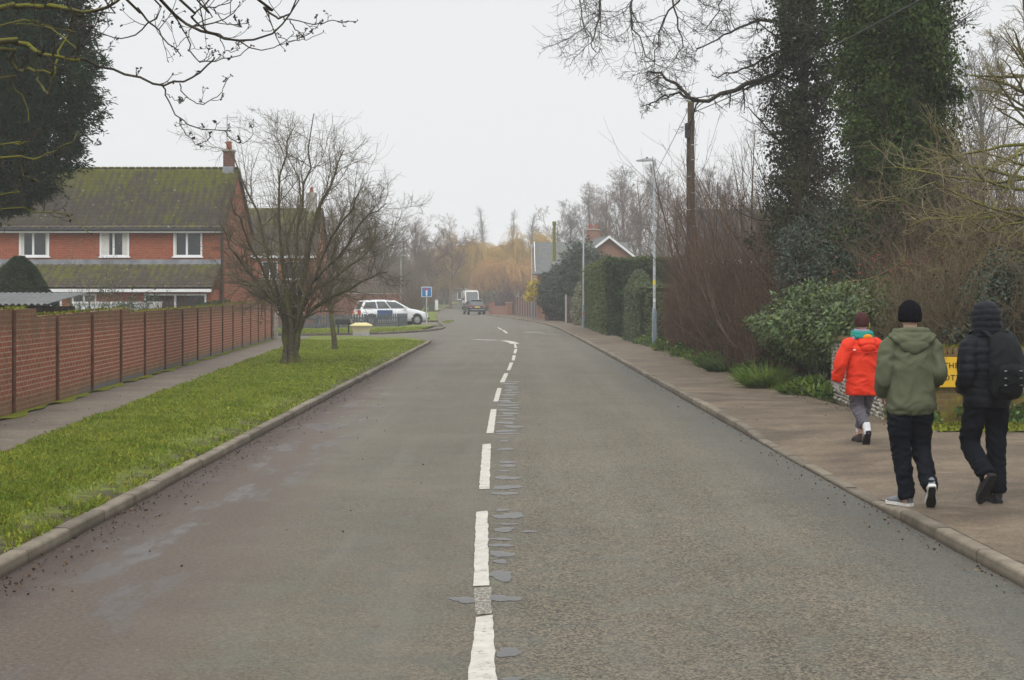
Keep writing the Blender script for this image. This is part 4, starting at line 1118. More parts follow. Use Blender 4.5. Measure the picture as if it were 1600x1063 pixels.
suv = [(.0, .40, .70, .74), (.07, .30, .94, .83), (.4, .25, 1.00, .885), (1.3, .24, 1.0, .90), (2.6, .24, 1.0, .90), (3.3, .25, 1.0, .885), (3.9, .27, .92, .86), (4.25, .30, .78, .76), (4.36, .40, .62, .62)]
dx, dy = -3.92, 150.2
dc = vehicle('parked_car', 'dark charcoal hatchback with yellow rear plate parked at the right kerb', 'car', (dx + .45, dy, g1(dx, dy)), R(101), suv, (.04, 3.3, .62, 2.3, 1.50, 1.50, .68), m_cdark,
             [(.06, .30, .2, .9), (.34, .60, .15, .9), (.64, .92, .15, .9)], (.8, 3.45), .33,
             parts=[('tail_lamp', m_tail, [(-.03, .18, -.84, -.42, .83, .94)]), ('tail_lamp', m_tail, [(-.03, .18, .42, .84, .83, .94)]), ('rear_plate', m_yplate, [(-.05, -.01, -.27, .27, .70, .82)]),
                    ('bumper', m_black, [(-.06, .1, -.80, .80, .30, .44)]), ('bumper_trim', m_galv, [(-.065, .05, -.72, .72, .50, .54)]), ('reverse_lamp', m_lamp, [(-.04, .05, -.74, -.60, .72, .77), (-.04, .05, .60, .74, .72, .77)]), ('rear_spoiler', m_cdark, [(.42, .75, -.55, .55, 1.45, 1.49)]),
                    ('door_mirror', m_cdark, [(2.75, 2.92, .86, 1.05, 1.0, 1.13)]), ('door_mirror', m_cdark, [(2.75, 2.92, -1.05, -.86, 1.0, 1.13)])])
vst = [(.0, .45, 1.0, .93), (.05, .35, 1.15, .97), (1.5, .35, 1.18, .985), (3.8, .35, 1.18, .985), (4.5, .35, 1.16, .97), (4.95, .36, 1.06, .93), (5.25, .38, .88, .84), (5.33, .45, .75, .72)]
vx_, vy_ = -5.95, 190.5
vn = vehicle('parked_van', 'white high roofed panel van facing the camera beyond the dark hatchback', 'van', (vx_ + .35, vy_ + 3.0, g1(vx_, vy_)), R(-83), vst, (.02, 4.7, .06, 3.95, 2.42, 2.38, .84), m_vwhite,
             [(.78, .95, .1, .55)], (.95, 4.25), .36,
             parts=[('headlight', m_lamp, [(5.0, 5.25, -.86, -.58, .74, .95)]), ('headlight', m_lamp, [(5.0, 5.25, .58, .86, .74, .95)]), ('grille', m_black, [(5.22, 5.36, -.45, .45, .66, .80)]), ('bumper', m_black, [(5.2, 5.40, -.84, .84, .36, .55)]),
                    ('front_plate', m_wplate, [(5.39, 5.42, -.26, .26, .50, .61)]), ('door_mirror', m_black, [(4.2, 4.35, -1.22, -1.0, 1.2, 1.5)]), ('door_mirror', m_black, [(4.2, 4.35, 1.0, 1.22, 1.2, 1.5)]), ('roof_cap', m_vwhite, [(.1, 3.75, -.80, .80, 2.38, 2.50)])])

wc.scale = (1, 1, 1.09)

# ================= junction corner
m_picket = MAT('grey_picket_paint', (.085, .10, .115), (.12, .135, .15), 5, .7, .25)
def picket(name, label, pts, h, zb=.12):
    t = thing(name, label, 'fence', (pts[0][0], pts[0][1], g1(*pts[0]) + .08)); P = np.array(pts) - np.array(pts[0]); rails = MB()
    for a, b in zip(P[:-1], P[1:]):
        L = np.linalg.norm(b - a); d = (b - a) / L; Mx = Matrix.Translation((a[0], a[1], 0)) @ Matrix.Rotation(math.atan2(d[1], d[0]), 4, 'Z')
        pk = MB()
        for i in range(int(L / .2)):
            x = .03 + i * .2; pk.prism([(x, .05), (x + .12, .05), (x + .12, h - .06), (x + .06, h), (x, h - .06)], -.022, -.002, 'y')
            vs = pk.v[-10:]; pk.v[-10:] = [tuple(Mx @ Vector(v)) for v in vs]
        pk.build('picket_panel', m_picket, t)
        rails.box(0, L, 0, .04, .18, .26, Mx); rails.box(0, L, 0, .04, h - .28, h - .20, Mx)
        MB().box(-.05, .05, .0, .09, 0, h - .02, Mx).build('post', m_picket, t)
    rails.build('rail', m_picket, t); return t


picket('picket_fence', 'low dark grey picket fence in front of the white estate car', [(-12.3, 79.8), (-10.6, 81.0), (-8.2, 83.6), (-6.55, 87.0), (-6.2, 88.6)], .80)
t = thing('street_sign', 'blue no through road sign on a thin pole on the corner verge', 'sign', (-5.03, 88, g1(-5, 88) + .1))
MB().cyl((0, 0, 0), (0, 0, 2.28), .032, k=12).build('pole', m_galv, t)
m_sblue = MAT('sign_blue', (.012, .145, .38), (.016, .17, .43), 4, .45, .4); m_swhite = MAT('sign_white', (.72, .73, .74), None, 4, .45, .4); m_sred = MAT('sign_red', (.52, .03, .03), None, 4, .45, .4)
bd = MB().bbox(-.30, .30, -.055, -.035, 1.72, 2.32, .008).build('board', m_swhite, t)
MB().box(-.265, .265, -.060, -.056, 1.755, 2.285).build('blue_face', m_sblue, bd)
MB().box(-.045, .045, -.065, -.0605, 1.80, 2.12).build('white_stem', m_swhite, bd)
MB().box(-.14, .14, -.066, -.0605, 2.125, 2.21).build('red_bar', m_sred, bd)
# grit bin
m_grit = MAT('cream_plastic', (.46, .42, .28), (.55, .50, .34), 2, .6, .3); m_gritlid = MAT('yellow_plastic', (.58, .50, .24), (.66, .57, .28), 3, .55, .35); m_gritbase = MAT('grey_plinth', (.30, .30, .28), (.38, .38, .36), 5, .85, .2)
t = thing('grit_bin', 'cream and yellow roadside grit bin with flared lid at the side road', 'bin', (-6.55, 64.9, .12), R(4))
mb = MB(); mb.add([(-.33, -.24, .12), (.33, -.24, .12), (.33, .24, .12), (-.33, .24, .12), (-.45, -.32, .42), (.45, -.32, .42), (.45, .32, .42), (-.45, .32, .42)], [(0, 3, 2, 1), (4, 5, 6, 7), (0, 1, 5, 4), (1, 2, 6, 5), (2, 3, 7, 6), (3, 0, 4, 7)]); mb.build('tub', m_grit, t)
mb = MB(); mb.add([(-.49, -.36, .415), (.49, -.36, .415), (.49, .36, .415), (-.49, .36, .415), (-.46, -.34, .47), (.46, -.34, .47), (.46, .34, .47), (-.46, .34, .47), (-.24, -.14, .56), (.24, -.14, .56), (.24, .14, .56), (-.24, .14, .56)],
                  [(0, 3, 2, 1), (0, 1, 5, 4), (1, 2, 6, 5), (2, 3, 7, 6), (3, 0, 4, 7), (4, 5, 9, 8), (5, 6, 10, 9), (6, 7, 11, 10), (7, 4, 8, 11), (8, 9, 10, 11)]); mb.build('lid', m_gritlid, t)
MB().bbox(-.36, .36, -.26, .26, -.02, .14, .01).build('base', m_gritbase, t)
t = thing('street_nameplate', 'dark low street nameplate on two posts seen from behind near the grit bin', 'sign', (-7.85, 69.4, .10), R(3))
MB().bbox(-.36, .36, -.02, .01, .42, .66, .01).build('board', m_black, t)
for x in (-.26, .22): MB().bbox(x, x + .07, .012, .08, 0, .62, .008).build('post', m_black, t)
MB().bbox(.33, .42, -.03, .03, .50, .68, .01).build('end_cap', m_stone, t)
# brick garden wall behind the estate car
m_rwall = BRICK('far_wall_brick', 'x', (.27, .085, .055), (.20, .065, .045), (.30, .2, .16), weather=(.22, .15, .09), wstr=.6)
a0, a1 = np.array([-15.5, 108.]), np.array([-9.0, 119.]); L = np.linalg.norm(a1 - a0)
t = thing('garden_wall', 'red brick garden wall with pale coping behind the parked white estate car', 'wall', (a0[0], a0[1], g1(-12, 112) - .05), math.atan2(*(a1 - a0)[::-1]))
MB().box(0, L, 0, .22, 0, 2.05).build('brickwork', m_rwall, t)
for i in range(7): MB().bbox(L * i / 6 - .15, L * i / 6 + .15, -.06, .28, 0, 2.12, .01).build('pier', m_rwall, t)
MB().bbox(-.1, L + .1, -.05, .27, 2.052, 2.11, .01).build('coping', m_stone, t)


# ================= lamp posts
def lamp_post(label, x, y, z, h, side, group='street lamps along the road', band=False, rz=0.):
    t = thing('street_lamp', label, 'street lamp', (x, y, z), rz, group)
    MB().lathe((0, 0, 0), [(.085, 0), (.085, 1.15), (.078, 1.2), (.05, 1.28)], 16).build('base', m_polebase, t, False)
    p = MB(); p.cyl((0, 0, 1.2), (0, 0, h), .048, .04, 14); p.build('pole', m_galv, t)
    d = MB(); d.box(-.05, .05, -.087, -.08, .35, .95); d.build('door', m_polebase, t)
    a = MB(); a.cyl((side * -.05, 0, h - .02), (side * .14, 0, h + .01), .035, k=10); a.cyl((0, 0, h - .16), (0, 0, h + .02), .058, k=12); a.build('bracket', m_galv, t)
    hd = MB(); hd.prism([(side * .08, h - .03), (side * .62, h - .025), (side * .62, h - .005), (side * .35, h + .055), (side * .10, h + .06)], -.12, .12, 'y'); ho = hd.build('lamp_head', m_galv, t)
    MB().box(min(side * .2, side * .58), max(side * .2, side * .58), -.09, .09, h - .036, h - .031).build('lens', m_lamp, ho)
    MB().cyl((side * .25, 0, h + .05), (side * .25, 0, h + .11), .035, k=10).build('sensor', m_black, ho)
    if band:
        b = MB().lathe((0, 0, 2.1), [(.050, 0), (.050, .16)], 14); b.build('yellow_band', m_yplate, t)
        MB().box(-.04, .04, -.056, -.050, 1.5, 1.62).build('label_plate', m_wplate, t)
    return t


lamp_post('near grey street lamp with blue grey base on the right footway by the brown hedge', 4.86, 51, .1, 6.35, -1, band=True)
l2 = lamp_post('grey street lamp in front of the tall clipped conifer hedge on the right', 3.95, 82.6, g1(4, 83) + .1, 6.0, -1)
m_redwhite = MAT('red_sticker', (.5, .08, .06), None, 9, .5, .3); MB().box(-.05, .05, -.092, -.086, .72, .86).build('red_sticker', m_redwhite, l2)
lamp_post('distant grey street lamp beside the yellow shrub and brown fence', 1.63, 123, g1(1.6, 123) + .1, 6.0, -1)
lamp_post('far street lamp on the left among bare trees past the white estate car', -11.9, 160, g1(-12, 160), 6.0, 1)

# ================= poles and wires
m_pole = bark_mat('creosoted_pole', (.06, .045, .032), (.12, .095, .07)); m_polem = bark_mat('algae_pole', (.11, .12, .025), (.19, .20, .035))
t = thing('telegraph_pole', 'tall brown wooden telegraph pole with black junction box rising from the twiggy shrub', 'telegraph pole', (5.42, 45, 0))
p = MB(); p.cyl((0, 0, -.1), (-.03, 0, 7.62), .135, .098, 16); p.build('pole', m_pole, t)
MB().cyl((-.03, 0, 7.62), (-.03, 0, 7.67), .10, .085, 16).build('cap', m_polem, t)
MB().bbox(-.22, -.09, -.20, -.02, 6.55, 7.0, .02).build('junction_box', m_black, t); MB().cyl((-.15, -.11, 3.0), (-.15, -.11, 6.6), .018, k=8).build('conduit', m_black, t)
br_ = MB(); br_.cyl((-.18, 0, 7.38), (.14, 0, 7.38), .014); br_.cyl((-.03, -.1, 6.35), (.17, -.1, 6.35), .014); br_.cyl((.12, 0, 7.34), (.12, 0, 7.46), .03); br_.cyl((-.16, 0, 7.34), (-.16, 0, 7.46), .03)
for z in (3.4, 3.9, 4.4, 4.9, 5.4, 5.9): br_.cyl((-.03, -.12, z), (.16 if int(z * 2) % 2 else -.2, -.12, z), .012)
br_.build('step_irons', m_galv, t)
def wire(label, a, b, sag, r=.012):
    a = np.array(a, float); b = np.array(b, float); u = np.linspace(0, 1, 40)[:, None]; c = a + (b - a) * u; c[:, 2] -= sag * 4 * (u * (1 - u))[:, 0]
    o = np_mesh('overhead_wire', [tubes((c - a)[None], np.full((1, 40), r), 6)], m_black, loc=tuple(a)); return tag(o, label, 'wire')


wire('overhead wire running from the brown telegraph pole past the ivy trees towards the camera', (5.5, 45, 7.35), (7.9, 4, 6.6), .35, .014)
wire('thin overhead wire sloping down from the brown telegraph pole to the gabled bungalow', (5.3, 45, 7.4), (7.0, 106, 5.9), .5, .010)
t = thing('telegraph_pole', 'distant telegraph pole stained yellow green above the dark evergreen shrub', 'telegraph pole', (3.17, 112, g1(3.2, 112)))
p = MB(); p.cyl((0, 0, 0), (0, 0, 4.5), .14, .125, 14); p.build('lower_pole', m_stone, t); p = MB(); p.cyl((0, 0, 4.5), (0, 0, 7.5), .125, .11, 14); p.build('upper_pole', m_polem, t)
MB().bbox(-.14, .14, -.14, .14, 7.2, 7.5, .02).build('cap', m_polem, t)
t = thing('telegraph_pole', 'tall thin wooden pole behind the far left street lamp', 'telegraph pole', (-11.9, 164, g1(-12, 164)))
p = MB(); p.cyl((0, 0, 0), (0, 0, 8.0), .11, .085, 12); p.build('pole', m_pole, t); MB().cyl((-.3, 0, 7.6), (.3, 0, 7.6), .03).build('crossarm', m_pole, t)

# dark litter bin and white marker on the far left verge
t = thing('litter_bin', 'small dark bin on a low plinth on the far left verge', 'bin', (-9.05, 168, g1(-9.05, 168) + .1))
MB().bbox(-.28, .28, -.28, .28, .12, 1.15, .03).build('body', m_black, t); MB().bbox(-.62, .9, -.45, .45, 0, .13, .02).build('plinth', m_dkwood, t)
t = thing('marker_post', 'stubby white marker post beside the small dark bin', 'post', (-8.5, 168.3, g1(-8.6, 168) + .1)); MB().bbox(-.17, .17, -.08, .08, .13, 1.25, .03).build('post', m_white, t); MB().bbox(-.1, .1, -.1, .1, 1.25, 1.33, .02).build('cap', m_white, t)
def leafm(name, c1, c2, sc=2., hue=.02, rough=.45, spec=.4, isl=(.55, 1.4)):
    t = NT(name); col = t.island(t.ramp(t.noise(sc, 4), [(.35, c1), (.65, c2)]), *isl, hue)
    return t.bsdf(col, rough, spec, trans=.18)


m_laurel = leafm('laurel_leaf', (.040, .068, .016), (.110, .155, .042), 3.5, rough=.38, isl=(.5, 1.6))
m_holly = leafm('holly_leaf', (.022, .040, .025), (.060, .088, .055), 3, rough=.45)
m_ivy = leafm('ivy_leaf', (.020, .045, .008), (.060, .095, .018), 1.1, .02, .55, .15)
m_ivyd = leafm('dark_ivy_leaf', (.024, .033, .012), (.058, .066, .030), 1.4, .025, .55, .15)
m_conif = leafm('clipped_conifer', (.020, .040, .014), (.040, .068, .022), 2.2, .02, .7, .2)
m_conifl = leafm('clipped_conifer_lit', (.060, .088, .024), (.105, .130, .042), 2.2, .02, .7, .2)  # lighter copy of clipped_conifer: light on left face and top put into colour
m_privet = leafm('privet_leaf', (.048, .075, .025), (.115, .145, .055), 3, .025, .5, .35)
m_weed = leafm('weed_leaf', (.085, .150, .016), (.175, .245, .03), 2.5, .025, .5, .3)
m_weedd = leafm('dock_leaf', (.045, .090, .018), (.095, .150, .032), 2.5, .025, .5, .3)
m_dryleaf = leafm('dry_brown_leaf', (.080, .046, .028), (.15, .088, .054), 2, .02, .8, .1)
m_brush = MAT('brown_brushwood', (.062, .040, .027), (.145, .094, .062), 4, .9, .1)
m_core = MAT('shaded_inner_twigs', (.016, .020, .011), (.035, .038, .020), 9, .95, .05)  # dark colour of the solid cores stands in for shade inside the foliage
m_beige = bark_mat('lichened_twig', (.20, .165, .105), (.36, .30, .20), (.19, .18, .04), .6)
m_berry = MAT('red_berry', (.38, .02, .02), (.5, .05, .04), 9, .35, .5)


def bush(name, label, cat, ells, n, lmat, size, seed, loc=(0, 0, 0), rough=.16, inside=.3, tilt=.6, droop=.15, depth=.1, fs=1.6, stems=None, zmin=.05, asp=.5, core=.55, group=None):
    """ells in world coordinates, root at loc"""
    t = thing(name, label, cat, loc, group=group); g = np.random.default_rng(seed); E = [(e[0] - loc[0], e[1] - loc[1], e[2] - loc[2], *e[3:]) for e in ells]
    P, N = blobs(g, E, n, rough, inside, fs, zmin, depth)
    np_mesh('foliage', [hang_leaves(g, P, N, size, size * asp * 1.15, .55, .35 + droop)], lmat, t)
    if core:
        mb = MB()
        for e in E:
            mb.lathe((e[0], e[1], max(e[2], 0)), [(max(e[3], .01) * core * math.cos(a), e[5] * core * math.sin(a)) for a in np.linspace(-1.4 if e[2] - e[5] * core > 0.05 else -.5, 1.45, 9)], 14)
        mb.build('inner_shade_core', m_core, t, True)
    if stems:
        st = []
        for e in E:
            for k in range(stems):
                a = g.uniform(0, 6.28); r = g.uniform(.1, .55)
                st.append(curve([(e[0] + e[3] * r * .5 * math.cos(a), e[1] + e[4] * r * .5 * math.sin(a), -.05), (e[0] + e[3] * r * .6 * math.cos(a) + g.normal(0, .05), e[1] + e[4] * r * .7 * math.sin(a), e[2] * .5), (e[0] + e[3] * r * math.cos(a), e[1] + e[4] * r * math.sin(a), e[2] + e[5] * .3)], 7))
        st = np.array(st); np_mesh('stem', [tubes(st, np.full(st.shape[:2], .02) * g.uniform(.6, 1.4, (len(st), 1)), 5)], m_darktwig, t)
    return t


def hedge_box(name, label, x0, x1, y0, y1, z1, n, mats, size, seed, z0=.08, faces='lft', skew=0., lump=.05, rnd=0.12):
    """clipped hedge: leaves scattered over its faces plus a solid body. mats = {face: material}"""
    t = thing(name, label, 'hedge', ((x0 + x1) / 2, (y0 + y1) / 2, 0)); g = np.random.default_rng(seed); cx, cy = (x0 + x1) / 2, (y0 + y1) / 2
    area = {'l': (y1 - y0) * z1, 'r': (y1 - y0) * z1, 'f': (x1 - x0) * z1, 'b': (x1 - x0) * z1, 't': (x1 - x0) * (y1 - y0)}
    tot = sum(area[f] for f in faces); groups = {}
    for f in faces:
        m = int(n * area[f] / tot); u, v = g.random(m), g.random(m)
        if f in 'lr': x = np.full(m, x0 if f == 'l' else x1); y = y0 + (y1 - y0) * u; z = z0 + (z1 - z0) * v; nn = [-1 if f == 'l' else 1, 0, .1]
        elif f in 'fb': y = np.full(m, y0 if f == 'f' else y1); x = x0 + (x1 - x0) * u; z = z0 + (z1 - z0) * v; nn = [0, -1 if f == 'f' else 1, .1]
        else: x = x0 + (x1 - x0) * u; y = y0 + (y1 - y0) * v; z = np.full(m, z1); nn = [0, 0, 1]
        P = np.stack([x, y, z], -1); N = np.tile(np.array([nn], float), (m, 1))
        w = lump * (np.sin(x * 3.1 + z * 2.3) + np.sin(y * 2.7 - z * 3.9) + np.sin(x * 7 + y * 6 + z * 8) * .5)
        P += N * (w - np.abs(g.normal(0, .035, m)))[:, None]
        # round the edges and taper towards the foot
        c = np.array([cx, cy, z1 * .5]); h = np.array([(x1 - x0) / 2, (y1 - y0) / 2, z1 / 2]); q = np.abs((P - c) / h); k = np.clip(q - (1 - rnd), 0, None) / rnd
        over = (k > 0).sum(1) >= 2; shrink = np.where(over, .35 * rnd * (np.minimum(k, 1).prod(1, where=k > 0)), 0); P = P - (P - c) * shrink[:, None]
        P[:, 0] = cx + (P[:, 0] - cx) * (1 - skew * (1 - (P[:, 2] / z1)) ** 2)
        groups.setdefault(mats.get(f, mats['f']), []).append(hang_leaves(g, P - [cx, cy, 0], N, size, size * .6, .6, .3))
    for k, (m_, pl) in enumerate(groups.items()): np_mesh('foliage', pl, m_, t)
    b = .06 + lump; MB().box(x0 + b - cx, x1 - b - cx, y0 + b - cy, y1 - b - cy, 0, z1 - b).build('inner_shade_core', m_core, t)
    return t


# ================= clipped hedges
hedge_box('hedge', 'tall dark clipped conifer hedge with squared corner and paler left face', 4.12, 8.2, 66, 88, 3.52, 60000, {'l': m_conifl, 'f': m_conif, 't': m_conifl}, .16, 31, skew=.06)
bush('topiary_bush', 'rounded clipped green bush standing in front of the tall conifer hedge', 'bush', [(5.25, 61.5, 1.55, .62, .7, 1.35), (5.25, 61.5, .8, .65, .7, .8)], 9000, m_privet, .09, 32, (5.25, 61.5, 0), .06, .15, depth=.05)
hedge_box('hedge', 'lower clipped green hedge with rounded top just behind the near street lamp', 4.5, 6.6, 53.5, 59.5, 2.22, 22000, {'l': m_privet, 'f': m_privet, 't': m_privet}, .085, 33, lump=.06, rnd=.3)

# ================= brown leafless hedge beside the footway
def brush_hedge(name, label, x0, x1, y0, y1, h, n, seed, tm, nleaf=0, lm=None, hvar=.25, out=.3, thick=.007, lsz=.05, up=.03):
    t = thing(name, label, 'hedge', ((x0 + x1) / 2, (y0 + y1) / 2, 0)); g = np.random.default_rng(seed); cx, cy = (x0 + x1) / 2, (y0 + y1) / 2
    x = x0 + (x1 - x0) * g.random(n) ** 1.3; y = g.uniform(y0, y1, n); p0 = np.stack([x - cx, y - cy, g.uniform(0, .7, n)], -1)
    d = np.stack([g.normal(-.03, .26 + out * .3, n), g.normal(0, .32, n), np.ones(n)], -1)
    hh = h * (1 + hvar * np.sin(y * .9 + seed) * .5 + g.normal(0, hvar * .5, n)) * g.uniform(.35, .95, n)
    P0 = paths(g, p0, d, np.clip(hh, .3, None), 7, up, .13); R0 = thick * g.uniform(.6, 1.5, (n, 1)) * np.linspace(1, .3, 7)[None]
    kq = (P0[:, :, 0] + cx).min(1) > np.maximum(x0 - .22, .1015 * (P0[:, 0, 1] + cy)); P0, R0 = P0[kq], R0[kq]
    P1, R1 = branch(g, P0, R0, 6, (.1, 1), (.18, .45), (25, 75), 4, .03, .2, .6, .45, .0035)
    np_mesh('stem', [tubes(P0, R0, 4)], tm, t); np_mesh('twigs', [tubes(P1, R1, 3)], tm, t)
    if nleaf:
        pts = np.concatenate([P1[:, 1:].reshape(-1, 3), P0[:, 2:].reshape(-1, 3)]); k = g.integers(0, len(pts), nleaf); q = pts[k] + g.normal(0, .03, (nleaf, 3))
        np_mesh('foliage', [leaves(g, q, runit(g, nleaf), lsz, lsz * .6, .8, .25)], lm, t)
    return t


brush_hedge('hedge', 'dense brown leafless hedge of upright dry twigs beyond the laurel on the right footway', 4.78, 6.6, 29.5, 50.5, 2.35, 4200, 51, m_brush, 9000, m_dryleaf, lsz=.045)
def _fan():
    t = thing('bare_shrub', 'big fan of tall bare reddish brown stems rising behind the brown hedge', 'shrub', (6.3, 40, 0)); g = np.random.default_rng(52)
    P, Rr = [], []
    for k in range(150):
        bx, by = g.uniform(-1.3, 1.5), g.uniform(-8, 7); side = g.normal(-.26, .5)
        L = g.uniform(2.6, 5.9) * (1 if side < .3 else .9)
        P.append(paths(g, np.array([[bx, by, -.05]]), np.array([[side, g.normal(0, .2), 1.]]), np.array([L]), 12, .05, .055)[0]); Rr.append(np.linspace(1, .22, 12) * g.uniform(.017, .044))
    P = np.array(P); Rr = np.array(Rr)
    Wd = P + np.array([6.3, 40, 0]); qx = Wd[:, :, 0] / Wd[:, :, 1] * F + 800; qy = HZ - (Wd[:, :, 2] - EYE) / Wd[:, :, 1] * F; ok = ~((qx < 1046) & (qy > 425)).any(1) & (Wd[:, :, 0].min(1) > 3.6); P, Rr = P[ok], Rr[ok]
    b1, r1 = branch(g, P, Rr, 8, (.2, .95), (.25, .5), (18, 50), 7, .08, .08, .55, .3, .005); b2, r2 = branch(g, b1, r1, 5, (.15, 1), (.35, .7), (20, 55), 5, .05, .12, .6, .4, .0035)
    np_mesh('stem', [tubes(P, Rr, 6)], m_fan, t, True); np_mesh('twigs', [tubes(b1, r1, 4), tubes(b2, r2, 3)], m_fan, t)
m_fan = MAT('russet_stem', (.075, .050, .036), (.165, .110, .075), 1.2, .8, .2)
_fan()
bush('ivy_clump', 'small dark ivy clump growing out of the brown twig hedge', 'plant', [(5.0, 36.0, 1.15, .28, .45, .45)], 900, m_holly, .08, 53, (5.0, 36, 0), .2, .3, core=0)

# ================= evergreen bushes
bush('laurel_bush', 'broad glossy green laurel bush bulging over the flint wall beside the footway', 'bush',
     [(6.1, 29.3, 1.15, 1.45, 1.2, .8), (6.2, 27.0, 1.25, 1.5, 1.5, .85), (6.45, 24.6, 1.36, 1.35, 1.3, .62), (6.5, 22.7, 1.45, 1.2, 1.1, .48)], 30000, m_laurel, .105, 61, (6.2, 26.5, 0), .2, .2, .62, .25, .09, stems=16, zmin=.38, asp=.42, core=.5)
bush('holly_bush', 'tall blue green holly bush below the ivy covered trees', 'bush',
     [(6.3, 30.4, 2.5, 1.0, 1.0, 1.15), (7.3, 30.0, 2.4, 1.2, 1., 1.25), (6.7, 29.6, 1.7, 1.3, .9, 1.1), (8.1, 29.6, 2.1, 1.0, .9, 1.0)], 30000, m_holly, .075, 62, (6.9, 30, 0), .22, .3, .65, .1, .14, stems=6, zmin=.2)
t = stemmy('berry_shrub', 'tangled brown twiggy shrub dotted with red berries beneath the holly', 'shrub', (7.2, 26.6, 0), 2.25, 3.4, 80, 63, m_twigr, None, m1=8, m2=6, ang=(30, 75), up=.0, thick=.009)
rg = np.random.default_rng(64)
def dots(P, r):
    o = np.array([(1, 0, 0), (-1, 0, 0), (0, 1, 0), (0, -1, 0), (0, 0, 1), (0, 0, -1)]) * r; f = np.array([(0, 2, 4), (2, 1, 4), (1, 3, 4), (3, 0, 4), (2, 0, 5), (1, 2, 5), (3, 1, 5), (0, 3, 5)])
    return (P[:, None, :] + o[None]).reshape(-1, 3), (np.arange(len(P))[:, None, None] * 6 + f[None]).reshape(-1, 3)
P = np.stack([rg.normal(-.2, .75, 120), rg.normal(-.6, .4, 120), rg.uniform(1.5, 2.5, 120)], -1); o = np_mesh('berries', [dots(P, .018)], m_berry, t); o['kind'] = 'stuff'
brush_hedge('hedge', 'tangled olive brown hedge of twigs and ivy above the mossy sign wall', 5.5, 10.5, 20.5, 23.0, 2.25, 3000, 65, MAT('olive_brown_twig', (.090, .068, .040), (.185, .145, .090), 3.5, .9, .1), 6500, m_ivyd, out=.8, lsz=.05, thick=.006)
bush('ivy_clump', 'dark ivy mass in the middle of the hedge above the cottage sign', 'plant', [(6.55, 20.7, 1.5, .42, .4, .65), (6.9, 21.0, 1.9, .5, .4, .5), (6.4, 20.4, 1.2, .55, .25, .25)], 5200, m_holly, .06, 66, (6.6, 20.7, 0), .3, .35, .75, .2, .2, core=.5)
bush('ivy_clump', 'yellow green ivy at the right edge above the mossy wall', 'plant', [(8.05, 20.4, 1.35, .35, .4, .45)], 1600, m_weedd, .055, 67, (8.05, 20.4, 0), .3, .3, .7, .2, .2, core=.5)
stemmy('bare_shrub', 'tall grey brown hawthorn thicket behind the pale twisted branches', 'shrub', (9.9, 29, 0), 4.5, 5.6, 330, 68, MAT('thicket_twig', (.095, .072, .050), (.195, .150, .105), 2, .85, .15), None, m1=9, m2=7, ang=(25, 70), thick=.016)
stemmy('bare_shrub', 'brown twiggy thicket filling the gap below the holly and ivy trees', 'shrub', (9.3, 27.5, 0), 3.5, 3.8, 170, 69, m_brush, None, m1=9, m2=6, ang=(30, 75), thick=.011)

